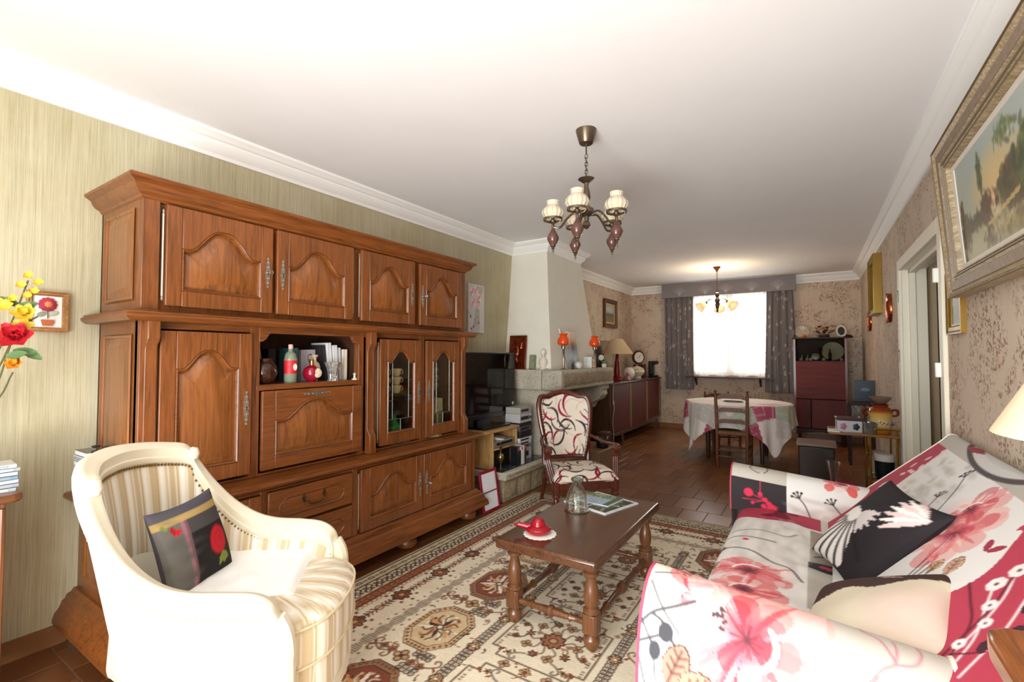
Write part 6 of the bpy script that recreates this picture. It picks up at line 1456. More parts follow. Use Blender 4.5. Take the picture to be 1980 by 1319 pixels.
for k in range(5):
    a = radians(-24+72*k); d = nF*cos(a)+nR*sin(a); D = lambda r, z: (d[0]*r, d[1]*r, cz(z))
    arm_ = MB().tube(catmull([D(.035, 2.06), D(.075, 2.065), D(.11, 2.035), D(.145, 1.99), D(.182, 1.992)], 5), .0062, 8).build('arm', M_brz, chd)
    c = D(.185, 0); cc = (c[0], c[1], 0)
    MB().lathe([(.007, cz(1.985)), (.009, cz(2.0)), (.007, cz(2.01)), (.016, cz(2.02)), (.017, cz(2.03)), (.01, cz(2.036)), (.01, cz(2.052))], cc, 14).build('lamp_cup', M_brz, arm_)
    MB().lathe([(.050, cz(2.03)), (.054, cz(2.03)), (.054, cz(2.042)), (.050, cz(2.042)), (.050, cz(2.03))], cc, 28).build('shade_ring', M_brz, arm_)
    for q in (0, 2.09, 4.19): MB().tube([(c[0]+.01*cos(q), c[1]+.01*sin(q), cz(2.012)), (c[0]+.04*cos(q), c[1]+.04*sin(q), cz(2.015)), (c[0]+.052*cos(q), c[1]+.052*sin(q), cz(2.034))], .002, 6).build('shade_claw', M_brz, arm_)
    MB().lathe([(.049, cz(2.042)), (.062, cz(2.062)), (.06, cz(2.082)), (.046, cz(2.103)), (.033, cz(2.114)), (.032, cz(2.125)), (.036, cz(2.138)), (.034, cz(2.138)), (.030, cz(2.125)), (.031, cz(2.113)), (.044, cz(2.101)), (.057, cz(2.082)), (.059, cz(2.063)), (.048, cz(2.044))], cc, 48, flute=.035, nf=16).build('glass_shade', M_amb, arm_)
    MB().lathe([(.007, cz(1.988)), (.012, cz(1.975)), (.022, cz(1.958)), (.032, cz(1.938)), (.033, cz(1.928)), (.025, cz(1.908)), (.014, cz(1.890))], cc, 18).build('ceramic_drop', M_cer, arm_)
    MB().lathe([(.015, cz(1.892)), (.015, cz(1.886)), (.008, cz(1.880)), (.01, cz(1.874)), (.004, cz(1.866)), (.006, cz(1.856)), (0, cz(1.836))], cc, 12).build('finial', M_brz, arm_)
# ================================================================ dining pendant
pdn = thing('pendant_lamp', 'three-shade pendant lamp with tulip glass over the dining table', 'pendant lamp', (-1.12, 7.08, H))
MB().lathe([(.05, 0), (.048, -.012), (.02, -.045), (.012, -.07), (.006, -.072)], n=20).build('canopy', plain('rose_copper', '9a5a3c', .3, .8), pdn)
MB().tube([(0, 0, -.07), (0, 0, -.34)], .005, 8).build('chain_rod', plain('rose_copper', '9a5a3c', .3, .8), pdn)
MB().lathe([(.01, -.33), (.024, -.345), (.026, -.36), (.014, -.375), (.028, -.40), (.018, -.43), (.03, -.46), (.034, -.48), (.022, -.51), (.03, -.54), (.02, -.58), (.012, -.60), (.016, -.625), (0, -.65)], n=18).build('turned_body', plain('dark_turned', '2a1d14', .3), pdn)
M_tulip = sheer('frosted_tulip', 'f6dfc4', .85, .6)
for k in range(3):
    a = radians(150+120*k); d = nF*cos(a)*1.0+nR*sin(a)
    ar = MB().tube(catmull([(0, 0, -.50), (d[0]*.06, d[1]*.06, -.46), (d[0]*.12, d[1]*.12, -.47), (d[0]*.16, d[1]*.16, -.51)], 5), .006, 8).build('arm', plain('verdigris', '4a5a4a', .4, .7), pdn)
    MB(T((d[0]*.165, d[1]*.165, -.515), math.atan2(d[1], d[0]), 0, radians(125))).lathe([(.016, 0), (.03, .015), (.05, .05), (.062, .09), (.075, .115), (.073, .116), (.06, .09), (.048, .05), (.028, .017)], n=30, flute=.05, nf=6).build('glass_shade', M_tulip, ar)
    MB(T((d[0]*.165, d[1]*.165, -.515), math.atan2(d[1], d[0]), 0, radians(125))).lathe([(0, .0), (.018, .002), (.018, -.02), (0, -.022)], n=14).build('lamp_holder', plain('dark_turned', '2a1d14', .3), ar)
    MB(T((d[0]*.165, d[1]*.165, -.515), math.atan2(d[1], d[0]), 0, radians(125))).ball((0, 0, .05), .022, 12).build('bulb', emit('warm_bulb', 'ffd9a0', 6), ar)
pl = bpy.data.lights.new('pendant_bulb_light', 'POINT'); pl.energy = 22; pl.color = (1, .78, .5); pl.shadow_soft_size = .06
po = bpy.data.objects.new('pendant_bulb_light', pl); C.objects.link(po); po.location = (-1.12, 7.08, H-.42)

# ================================================================ dining table, cloth, chairs
TX, TY, TZd, TR = -.82, 6.56, .69, .60
dt = thing('dining_table', 'round dining table hidden under a patchwork cloth', 'table', (TX, TY, 0))
M_ddk = wood('dining_dark', '3d2115', '23110a', 'z', .3)
MB().lathe([(TR-.01, TZd-.03), (TR, TZd-.02), (TR, TZd-.006), (TR-.01, TZd-.002)], n=48).build('top', M_ddk, dt)
MB().lathe([(TR-.12, TZd-.11), (TR-.12, TZd-.03)], n=40).build('apron', M_ddk, dt)
for k in range(4): a = pi/4+k*pi/2; MB().lathe([(.018, 0), (.022, .02), (.03, .35), (.036, TZd-.11)], (.42*cos(a), .42*sin(a), 0), 10).build('leg', M_ddk, dt)
tc = thing('tablecloth', 'square patchwork tablecloth in white, green and pink on the dining table', 'tablecloth', (TX, TY, TZd))
def cloth():
    nphi, nr = 300, 90; HS = .86; a0 = radians(268.5)
    phi = np.linspace(0, 2*pi, nphi); dq = np.mod(phi-a0+pi/4, pi/2)-pi/4; rmax = np.minimum(HS/np.cos(dq), 1.235)
    cv = Canvas(1, 1, .5, 'eee6e2'); cv.nx = nphi; cv.ny = nr
    tt = np.linspace(0, 1, nr)[:, None]; rho = tt*rmax[None]; PH = np.repeat(phi[None], nr, 0)
    fold = np.maximum(0, rho-TR); ang = .016+.10*fold*(.5+.5*np.sin(11*PH+1.0))+.06*fold*(.5+.5*np.sin(23*PH))
    rr = np.where(rho < TR, rho, TR+ang); z = np.where(rho < TR, .004, .004-fold*.97)
    sm = np.clip((rho-TR+.02)/.04, 0, 1); 
    P = np.stack([rr*np.cos(PH), rr*np.sin(PH), z], -1)
    fx, fy = rho*np.cos(PH-a0+pi/4), rho*np.sin(PH-a0+pi/4)
    col = np.empty((nr, nphi, 3)); col[:] = srgb('e6ddd6')
    i = np.floor((fx+3)/.27).astype(int); j = np.floor((fy+3)/.22).astype(int); h = np.random.RandomState(29).randint(0, 10, (60, 60))[i, j]
    for k, c in ((0, 'a8485f'), (1, 'b4566c'), (2, 'c3c9b6'), (3, 'cdc7c0'), (4, 'bcc4b0'), (5, 'd6cfca'), (6, 'c9c3bb')): col[h == k] = srgb(c)
    ln = (np.mod(fx, .115) < .008) | (np.mod(fy, .095) < .008); col[ln] = col[ln]*.5+srgb('f0e8e2')*.5
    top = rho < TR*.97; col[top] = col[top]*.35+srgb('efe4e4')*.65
    cv.a = col; return cv, P
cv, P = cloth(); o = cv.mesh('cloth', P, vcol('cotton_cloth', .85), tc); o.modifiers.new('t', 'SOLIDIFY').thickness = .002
def oval_tray(loc, label): 
    t = thing('trivet', label, 'tray', loc); MB().lathe([(0, .004), (.10, .004), (.115, .014), (.12, .014), (.108, 0)], n=36, ell=.7).build('dish', plain('trivet_dark', '4a3a34', .4), t); MB().lathe([(0, .0045), (.06, .006), (.07, .004)], n=30, ell=.7).build('centre_motif', plain('trivet_light', '8c7a70', .5), t)
oval_tray((-.86, 6.50, TZd+.005), 'dark oval tray on the dining tablecloth')
M_chair = wood('rustic_chair', '74421f', '472610', 'z', .5)
def dining_chair(label, loc, rz):
    t = thing('dining_chair', label, 'chair', loc, rz, 'ladder-back dining chairs')   # local +x forward
    W, D = .155, .34
    for s in (-1, 1):
        MB().tube([(0, s*W, 0), (0, s*W, .02), (0, s*W, .40), (-.03, s*W*1.05, .80), (-.034, s*W*1.06, .845)], [.012, .018, .018, .017, .012], 10).lathe([(.008, .84), (.013, .85), (.008, .856), (.016, .868), (.014, .882), (0, .89)], (-.034, s*W*1.06, 0), 12).build('back_post', M_chair, t)
        MB().lathe([(.012, 0), (.017, .02), (.015, .05), (.02, .2), (.02, .40)], (D, s*W*1.15, 0), 12).build('front_leg', M_chair, t)
        for z in (.12, .22): MB().tube([(0, s*W, z), (D, s*W*1.15, z)], .009, 8).build('side_stretcher', M_chair, t)
    for z in (.13, .20): MB().tube([(0, -W, z), (0, W, z)], .008, 8).build('back_stretcher', M_chair, t)
    MB().tube([(D, -W*1.15, .18), (D, W*1.15, .18)], .010, 8).build('front_stretcher', M_chair, t)
    for z, h in ((.815, .07), (.66, .055), (.53, .05)):
        x = -.03*max(0, (z-.4)/.4)-.004; y = W-.005
        pts = [(-y, z-h*.55), (-y*.6, z-h*.35), (y*.6, z-h*.35), (y, z-h*.55), (y, z), (y*.66, z+h*.5), (-y*.66, z+h*.5), (-y, z)]
        MB().prism(pts, x-.008, x+.008, 'x').build('ladder_slat', M_chair, t, bev=.003)
    MB().prism([(-.01, -W-.005), (D+.02, -W*1.15-.02), (D+.02, W*1.15+.02), (-.01, W+.005)], .385, .415).build('seat', plain('rush_seat', '7a5432', .8, var=.3, vscale=60), t, bev=.01)
    MB().tube([(0, -W, .385), (0, W, .385)], .014, 8).build('seat_rail', M_chair, t)
    return t
dining_chair('ladder-back wooden chair pushed up to the near side of the dining table', (-.79, 5.84, 0), radians(93))
c2 = dining_chair('ladder-back wooden chair on the far side of the dining table', (-1.18, 7.36, 0), radians(-62)); c2.scale = (1, 1, .86)

# ================================================================ window dressing
M_cur = vcol('grey_curtain', .8, sheen=.2)
def curtain(x0, x1, label, seed, lean_=0):
    cv = Canvas(x1-x0, 1.78, .01, '79716f'); r0 = np.random.RandomState(seed)
    for k in range(int((x1-x0)*130)):
        x, y = (x1-x0)*r0.rand(), 1.78*r0.rand()**1.1; c = ['cfc8c8', 'b9b0b4', 'c8a8ac', 'd8d2d0'][k % 4]
        cv.line([(x, y), (x+.004*r0.randn(), y+.02+.03*r0.rand())], .006, c); 
        if k % 3 == 0: cv.disc(x, y-.01, .008, c, .012)
    xx = cv.X/(x1-x0); ph = cv.X*2*pi/.085
    y_ = BACK-.13+.028*np.sin(ph+.6*np.sin(cv.Y*2))+.01*np.sin(ph*2.3)
    t = thing('curtain', label, 'curtain', (x0, BACK-.13, .70), 0, 'dining window curtains')
    o = cv.mesh('drape', np.stack([x0+cv.X+lean_*(1-cv.Y/1.78)*(xx-.5)*2, y_, .70+cv.Y], -1), M_cur, t, off=t.location); o.modifiers.new('t', 'SOLIDIFY').thickness = .003
curtain(-2.20, -1.72, 'grey printed curtain at the left of the dining window', 3)
curtain(-.60, -.255, 'grey printed curtain at the right of the dining window', 4, .05)
va = thing('pelmet', 'grey fabric pelmet with pale feather motifs above the dining window', 'pelmet', (-1.22, BACK-.10, 2.29))
cv = Canvas(2.02, .235, .007, '868083')
for cx_ in (.30, .72, 1.04, 1.42, 1.78):
    for k in range(7): a = radians(35+18*k); cv.curve([(cx_, .03), (cx_+.05*cos(a), .03+.07*sin(a)), (cx_+.10*cos(a)*1.2, .03+.14*sin(a))], .006, 'b6b0b4', .8)
cv.mesh('front', np.stack([cv.X-1.01-.0, np.full(cv.X.shape, -.1025), cv.Y-.0], -1), M_cur, va)
MB().box(-1.01, 1.01, -.10, -.085, 0, .235).box(-1.01, -.995, -.085, .0, 0, .235).box(.995, 1.01, -.085, .0, 0, .235).build('board', plain('pelmet_grey', '868083', .85), va)
sh_ = thing('sheer_curtain', 'white sheer net curtain across the dining window', 'net curtain', (-1.185, BACK-.045, .94))
cv = Canvas(1.24, 1.40, .012, 'ffffff'); 
cv.mesh('net', np.stack([cv.X-.62, .012*np.sin(cv.X*2*pi/.075)+.004*np.sin(cv.X*91), np.where(cv.Y < .05, cv.Y+.018*np.sin(cv.X*2*pi/.3), cv.Y)], -1), sheer('net_white', 'fdfbf4', .42, .85), sh_)
# ================================================================ sideboard by the dining wall
M_ros = wood('red_mahogany', '5e1b0d', '3c0f06', 'z', .55); M_rosb = wood('brown_veneer', '553826', '35200f', 'z', .3, coat=.2)
sd = thing('sideboard', 'low red-brown sideboard with tapered legs along the dining wall', 'sideboard', (-2.57, 7.2, 0)); SD = sd.location
SY0, SY1, SX, SZ = 6.0, 8.42, -2.285, .905
MB().box(L+.02, SX-.01, SY0, SY1, .21, SZ-.03).build('body', M_rosb, sd, bev=.004, off=SD)
MB().box(L+.01, SX+.015, SY0-.015, SY1+.015, SZ-.03, SZ).build('top', wood('brown_veneer_y', '4e3424', '2e1b0e', 'y', .25, coat=.3), sd, bev=.006, off=SD)
for a, b in ((6.05, 6.76), (6.86, 7.56), (7.66, 8.30)):
    MB().box(SX-.012, SX+.002, a, b, .24, SZ-.04).build('door', M_ros, sd, bev=.003, off=SD)
    MB().lathe([(.006, 0), (.011, .01), (0, .016)], (SX+.002, b-.04, .58), 10, 'x').build('knob', M_brass_d, sd, off=SD)
for a, b in ((6.77, 6.85), (7.57, 7.65), (8.31, 8.40)): MB().box(SX-.012, SX+.004, a, b, .22, SZ-.035).build('pilaster', plain('pale_veneer', '7d5f48', .3, var=.15, vscale=20), sd, bev=.002, off=SD)
for x in (L+.08, SX-.05):
    for y in (6.12, 6.55, 8.32): MB().tube([(x, y, .21), (x+(.02 if x > -2.6 else -.02), y, 0)], [.028, .014], 10).build('leg', M_rosb, sd, off=SD)
MB().prism([(SY0+.1, .21), (SY1-.06, .21), (SY1-.06, .19), (SY1-.3, .165), (SY0+.3, .165), (SY0+.1, .19)], SX-.03, SX-.012, 'x').build('apron', M_rosb, sd, bev=.003, off=SD)
lm = thing('table_lamp', 'red glass table lamp with beige cone shade on the sideboard', 'lamp', (-2.54, 6.95, SZ))
MB().lathe([(.10, 0), (.105, .012), (.095, .03), (.06, .05), (.05, .07), (.05, .12), (.04, .25), (.022, .38), (.018, .40)], n=24).build('base', plain('red_lacquer_glass', '7e1410', .1), lm)
MB().lathe([(.022, .40), (.012, .41), (.012, .46)], n=12).build('socket', plain('old_brass', '8f7b45', .3, .9), lm)
MB().lathe([(.24, .40), (.245, .40), (.085, .63), (.08, .63), (.24, .403)], n=40).build('shade', sheer('beige_shade', 'e3cda6', .97, .3), lm)
wv = thing('round_vase', 'round white vase next to the red table lamp', 'vase', (-2.45, 7.22, SZ)); MB().lathe([(.045, 0), (.06, .01), (.09, .06), (.092, .11), (.07, .16), (.05, .18), (.046, .18), (.06, .15)], n=26).build('body', plain('milky_glaze', 'd8cfc4', .15), wv); MB().lathe([(.05, .18), (.054, .184), (.05, .19)], n=24).build('rim', plain('milky_glaze', 'd8cfc4', .15), wv)
fgp = thing('pink_figurine', 'small pink porcelain figure beside the white vase', 'figurine', (-2.40, 7.02, SZ)); MB().lathe([(.04, 0), (.045, .01), (.02, .06), (.026, .09), (.012, .11)], n=16).build('dress', plain('pink_porcelain', 'b06a62', .2, var=.3, vscale=30), fgp); MB().ball((0, 0, .125), .018, 10).build('head', plain('porcelain_skin', 'd8b89a', .3), fgp)
tu = thing('tureen', 'white lidded tureen painted with flowers on the sideboard', 'tureen', (-2.46, 7.66, SZ))
flp = plain('painted_porcelain', 'd9cbb6', .15, var=.35, vscale=28)
MB().lathe([(.07, 0), (.075, .012), (.06, .025), (.11, .07), (.125, .11), (.115, .14), (.10, .145)], n=28).build('bowl', flp, tu)
MB().lathe([(.118, .145), (.118, .152), (.09, .175), (.04, .195), (.012, .2), (.016, .212), (0, .22)], n=28).build('lid', flp, tu)
for s in (-1, 1): MB().tube(catmull([(0, s*.115, .12), (0, s*.15, .125), (0, s*.15, .09), (0, s*.115, .08)], 4), .008, 8).build('handle', flp, tu)
ck = thing('wooden_clock', 'round dial wooden clock on a stand at the end of the sideboard', 'clock', (-2.60, 8.12, SZ), radians(-38))
M_ckw = wood('clock_wood', '4a2a18', '26130a', 'z', .3)
MB().prism([(-.09, 0), (.09, 0), (.07, .03), (.05, .22), (-.05, .22), (-.07, .03)], -.05, .04, 'x').build('trunk', M_ckw, ck, bev=.006)
MB(T((.045, 0, .345), 0, 0, radians(90))).lathe([(0, -.05), (.11, -.05), (.12, -.03), (.12, -.005), (.105, .01), (.092, .004)], n=32).build('round_case', M_ckw, ck)
MB(T((.05, 0, .345), 0, 0, radians(90))).lathe([(0, .002), (.09, .002), (.092, 0)], n=30).build('dial', plain('clock_dial', 'e4ddcc', .4), ck)
MB().bar((.056, 0, .345), (.056, .03, .395), .006, .003).bar((.056, 0, .345), (.056, -.045, .335), .006, .003).build('hands', plain('ebony', '15110f', .3), ck)
MB().box(-.06, .06, .06, .13, 0, .22).build('red_side_panel', M_ros, ck, bev=.004)
cf = thing('coffee_machine', 'black coffee machine in the corner of the sideboard', 'coffee machine', (-2.375, 8.31, SZ)); MB().box(-.07, .07, -.09, .09, 0, .03).build('base', M_blk2, cf, bev=.01); MB().box(-.07, .0, -.09, .09, .03, .28).build('body', M_blk2, cf, bev=.02); MB().box(-.06, .07, -.08, .08, .22, .28).build('head', M_blk2, cf, bev=.015); MB().lathe([(.03, .03), (.034, .08), (.03, .08)], (.035, 0, 0), 16).build('cup', glass('clear_glass2', 'ffffff', .02, .4), cf)
def p_land(cv):
    cv.rect(0, 2, 0, 2, '9a9e8e'); cv.rect(0, 2, 0, cv.h*.45, '6f6a40'); cv.rect(0, 2, 0, cv.h*.2, '80713c'); cv.glow(cv.w*.5, cv.h*.75, cv.w*.6, 'c4c6bb', cv.h*.25, .9); cv.glow(cv.w*.3, cv.h*.45, cv.w*.3, '46472e', cv.h*.12); cv.glow(cv.w*.75, cv.h*.45, cv.w*.25, '545233', cv.h*.1)
    for k in range(40): cv.disc(cv.w*NR.rand(), cv.h*.5*NR.rand(), .02, ['7f7a44', '5f5c38', '8c7e48'][k % 3], .006, al=.6)
M_brf = wood('brown_frame', '6e4020', '3d200e', 'z', .35)
frame_thing('landscape_picture', 'small landscape painting in a brown wooden frame above the sideboard', 'picture', (L, 7.43, 1.975), .56, .47, .07, .045, M_brf, p_land, res=.01, mount=.02, mmat=plain('gilt_mount', 'c8b48a', .5))
def p_mir(cv): cv.rect(0, 2, 0, 2, '8a7f70'); cv.glow(cv.w*.6, cv.h*.5, cv.w*.5, 'a89c88', cv.h*.4, .8); cv.glow(cv.w*.2, cv.h*.7, cv.w*.2, '5a5852', cv.h*.3, .8)
gf = thing('glazed_print', 'wide glazed picture leaning on the wall behind the table lamp', 'picture', (L+.06, 7.2, SZ)); Mg = T((0, 0, 0), 0, 0, radians(-5))
cv = Canvas(1.0, .62, .02, '8a7f70'); p_mir(cv); P = plane_pts(cv, (.006, -.5, 0), (0, 1, 0), (0, 0, 1)); P = np.array([[(Mg @ Vector(q))[:] for q in r_] for r_ in P]); cv.mesh('print', P, vcol('glazed', .08), gf)
for a, b, c, d in ((-.51, .51, -.0, .012), (-.51, .51, .61, .622), (-.512, -.5, 0, .62), (.5, .512, 0, .62)): MB(Mg).box(-.008, .012, a, b, c, d).build('frame_bar', plain('thin_silver', 'a59a86', .35, .6), gf)
dkp = thing('dark_photo', 'dark framed photograph leaning at the hidden end of the sideboard', 'picture', (L+.10, 6.42, SZ)); MB(Mg).box(0, .012, -.2, .2, 0, .60).build('frame', plain('ebony', '15110f', .3), dkp, bev=.003); MB(Mg).box(.012, .014, -.17, .17, .03, .57).build('photo', plain('photo_grey', '4a4a48', .3, var=.4, vscale=8), dkp)
# lamp cord
simple('lamp_cord', 'pale lamp cord hanging from the sideboard with an inline switch', 'cord', MB().tube(catmull([(SX+.03, 6.02, SZ-.02), (SX+.028, 6.015, .7), (SX+.035, 6.03, .58), (SX+.02, 6.015, .4), (SX+.03, 6.02, .2), (SX+.0, 6.03, .005)], 6), .004, 6).lathe([(.004, .62), (.010, .63), (.010, .67), (.004, .68)], (SX+.031, 6.02, 0), 8), plain('cord_cream', 'b8ab94', .5))

# ================================================================ secretary cabinet by the right wall
sy = thing('secretary', 'tall red mahogany secretary with a glass top compartment', 'cabinet', (.2, 8.2, 0)); SYo = sy.location
X0, X1, Yf, Yb = -.245, .40, 8.00, 8.385
M_sr = wood('secretary_red', '6e1507', '4a0c04', 'x', .6, .4); M_sd = wood('secretary_dark', '3a160c', '220b06', 'z', .6)
MB().box(X0, X0+.025, Yf, Yb, .20, 1.52).build('side', M_sd, sy, bev=.003, off=SYo); MB().box(X1-.025, X1, Yf, Yb, .20, 1.52).build('side', M_sd, sy, bev=.003, off=SYo)
MB().box(X0-.015, X1+.015, Yf-.01, Yb, 1.52, 1.54).build('top', M_sd, sy, bev=.004, off=SYo); MB().box(X0, X1, Yf, Yb, .20, .23).build('bottom', M_sd, sy, off=SYo)
MB().box(X0+.02, X1-.02, Yb-.02, Yb-.005, .22, 1.52).build('back', M_sd, sy, off=SYo); MB().box(X0+.02, X1-.02, Yf+.01, Yb, 1.19, 1.205).build('shelf', M_sd, sy, off=SYo)
MB().box(X0+.028, X1-.028, Yf-.004, Yf+.014, .66, 1.19).build('drop_flap', M_sr, sy, bev=.003, off=SYo)
for a, b in ((X0+.028, (X0+X1)/2-.12), ((X0+X1)/2-.11, X1-.028)): MB().box(a, b, Yf-.004, Yf+.014, .24, .65).build('door', wood('secretary_red_v', '601107', '3e0904', 'z', .6, .5), sy, bev=.003, off=SYo)
for x in (X0, X1-.03): MB().box(x, x+.03, Yf-.008, Yf, .20, 1.52).build('front_strip', plain('strip_light', '6b4036', .25), sy, bev=.002, off=SYo)
MB().box(X0+.03, X1-.03, Yf+.004, Yf+.007, 1.205, 1.52).build('glass_door', glass('cab_glass2', 'e8e6e0', .02, .25), sy, off=SYo)
for x in (X0+.06, X1-.06):
    for y in (Yf+.05, Yb-.06): MB().tube([(x, y, .20), (x, y, 0)], [.025, .014], 10).build('leg', M_sd, sy, off=SYo)
MB().prism([(X0+.02, .20), (X1-.02, .20), (X1-.02, .15), ((X0+X1)/2, .19), (X0+.02, .15)], Yf+.02, Yf+.035, 'y').build('apron', M_sd, sy, off=SYo)
# in the glass compartment
CZ = 1.205
simple('dinner_plate', 'large pale plate standing in the secretary', 'plate', MB(T((.24, 8.28, CZ+.137), 0, radians(80))).lathe([(0, .004), (.09, .004), (.13, .014), (.135, .014), (.09, -.004), (0, -.004)], n=36), plain('plate_pale', 'b8b7a2', .2))
simple('tall_bottle_dark', 'slim dark bottle in front of the pale plate', 'bottle', jarlathe([(.018, 0), (.02, .005), (.02, .1), (.008, .13), (.008, .17), (.01, .17)], .205, 8.22, CZ), plain('bottle_dark', '1a1412', .1))
simple('round_clock', 'round grey ornament left of the pale plate in the secretary', 'ornament', MB(T((.03, 8.25, CZ+.06), 0, radians(85))).lathe([(0, .02), (.05, .018), (.062, 0), (.05, -.015), (0, -.018)], n=26), plain('grey_pewter', '6a655e', .3, .6, var=.2))
simple('stem_glass', 'tall stem glass in the middle of the secretary', 'glass', jarlathe([(.03, 0), (.004, .01), (.004, .09), (.03, .13), (.032, .19), (.028, .19), (.002, .1)], .09, 8.22, CZ), glass('clear_glass2', 'ffffff', .02, .4))
for k, (x, c, lb) in enumerate([(-.15, 'c9c3b4', 'white porcelain rabbit at the left of the secretary'), (-.08, 'bdb19a', 'cream porcelain bird beside the rabbit in the secretary'), (-.03, 'd0c8b8', 'small white cup beside the grey ornament'), (.13, 'c2b8a4', 'tiny shell dish before the stem glass'), (.34, 'c9a79a', 'pink porcelain box at the right of the secretary')]):
    t = thing('trinket', lb, 'ornament', (x, 8.14, CZ), 0, 'trinkets in the secretary'); m_ = plain('trinket_'+c, c, .2)
    MB().lathe([(.018, 0), (.026, .012), (.024, .03), (.012, .042), (0, .045)], n=14).build('body', m_, t)
    if k < 2: MB().ball((.012, 0, .05), .012, 10).tube([(.01, .004, .058), (.006, .008, .085)], [.004, .002], 6).tube([(.014, -.004, .058), (.016, -.006, .085)], [.004, .002], 6).build('head', m_, t)
# on top
TZ2 = 1.54
p1 = thing('lace_plate', 'pierced lace-edge plate on a stand on the secretary', 'plate', (-.13, 8.25, TZ2)); MB(T((0, 0, .095), 0, radians(80))).lathe([(0, .002), (.05, .004), (.082, .016), (.09, .016), (.06, -.002), (0, -.004)], n=60, flute=.05, nf=15).build('plate', plain('lace_china', 'b9a48e', .25, var=.3, vscale=40), p1); MB().box(-.03, .03, -.02, .03, 0, .012).build('stand', M_brass_d, p1)
simple('orange_fruit', 'small orange ornament before the lace plate', 'ornament', MB(T((-.11, 8.17, TZ2))).lathe([(.012, 0), (.028, .012), (.032, .03), (.02, .05), (0, .052)], n=16), plain('orange_glaze', 'b8702c', .3))
bq2 = thing('dried_bouquet', 'dried flower arrangement of peach roses on the secretary', 'flower arrangement', (.14, 8.26, TZ2)); MB().lathe([(.06, 0), (.07, .02), (.06, .05), (.04, .05)], n=18).build('basket', plain('basket_brown', '3f2a1a', .8, var=.2), bq2)
M_pch = plain('peach_petal', 'c98e62', .7, var=.2, vscale=30); M_brl = plain('dry_leaf', '5a2c20', .8)
for k in range(11):
    a = k*.85; r_ = .03+.012*k; c = (r_*cos(a), r_*sin(a)*.6, .07+.06*((k*5) % 4)/3+.02); m = MB()
    for i in range(6): petal_mesh(m, c, (cos(i*1.05), sin(i*1.05), .6), .038, .032, .3)
    m.build('bloom', M_pch if k % 3 else M_brl, bq2, smooth=60, fix=False)
for k in range(8):
    a = k*.8; m = MB(); petal_mesh(m, (.06*cos(a), .04*sin(a), .06), (cos(a), sin(a)*.6, .4), .09, .035, .1); m.build('leaf', M_brl, bq2, smooth=60, fix=False)
ov = thing('oval_photo', 'oval portrait in a white frame on the secretary', 'picture', (.345, 8.20, TZ2), radians(10)); Mo = T((0, 0, .092), 0, radians(78))
MB(Mo).lathe([(.042, 0), (.045, .01), (.06, .012), (.066, .004), (.066, -.004), (.042, -.004)], n=36, ell=1.4).build('frame', plain('frame_white', 'd8d2c8', .4), ov); MB(Mo).lathe([(0, .003), (.044, .003)], n=30, ell=1.4).build('portrait', plain('portrait_grey', '5c5a56', .4, var=.5, vscale=30), ov)
simple('draped_scarf', 'dark folded cloth on the right of the secretary top', 'cloth', MB(T((.40, 8.36, TZ2))).lathe([(.08, 0), (.085, .02), (.05, .045), (0, .05)], n=20, flute=.1, nf=5, ell=.8), plain('dark_cloth', '2c2028', .9))
# right wall decoration
M_gold = plain('gold_frame', '94742e', .35, .6, var=.15)
def p_dark(cv): cv.rect(0, 2, 0, 2, '3a3428'); cv.glow(cv.w*.5, cv.h*.6, cv.w*.5, '6a6048', cv.h*.35, .8)
frame_thing('gold_framed_picture', 'gilt framed picture high on the right wall beyond the doorway', 'picture', (R, 6.36, 2.03), .56, .62, .08, .07, M_gold, p_dark, nrm=(-1, 0, 0), res=.02)
def oval_cop(label, y, z, ry, rz_):
    t = thing('copper_medallion', label, 'wall plate', (R, y, z), 0, 'copper medallions on the right wall'); M_c = plain('bright_copper', 'a2532f', .22, .9, var=.2, vscale=40)
    MB(Matrix(((0, 0, -1, 0), (ry, 0, 0, 0), (0, rz_, 0, 0), (0, 0, 0, 1)))).lathe([(0, .018), (.6, .016), (.75, .028), (.92, .03), (1, .016), (1, 0)], n=40).build('dish', M_c, t)
    m = MB()
    for k in range(28): a = 2*pi*k/28; m.ball((-.026, ry*.97*cos(a), rz_*.97*sin(a)), .008, 6)
    m.build('beaded_rim', M_c, t)
oval_cop('oval copper medallion nearest the doorway casing', 5.48, 1.715, .10, .135); oval_cop('oval copper medallion farther from the doorway near the corner', 7.24, 1.70, .10, .118)
bp = thing('blue_picture', 'small blue picture with a white bird behind the trolley', 'picture', (.505, 6.85, 0.0)); 
MB().box(-.10, .095, .0, .02, .74, .99).build('panel', plain('blue_print', '1f3346', .4, var=.2), bp, bev=.003); MB(T((0, -.002, .88), 0, radians(90))).lathe([(0, .003), (.03, .002), (.045, 0)], n=14, ell=.5).build('bird_motif', plain('bird_white', '6a8094', .5), bp)
sh3 = thing('side_stool', 'dark wooden stand under the blue picture', 'stand', (.45, 6.9, 0)); MB().box(-.12, .14, -.12, .14, .70, .74).build('top', M_sd, sh3, bev=.004)
for x in (-.10, .12):
    for y in (-.10, .12): MB().box(x-.015, x+.015, y-.015, y+.015, 0, .70).build('leg', M_sd, sh3)
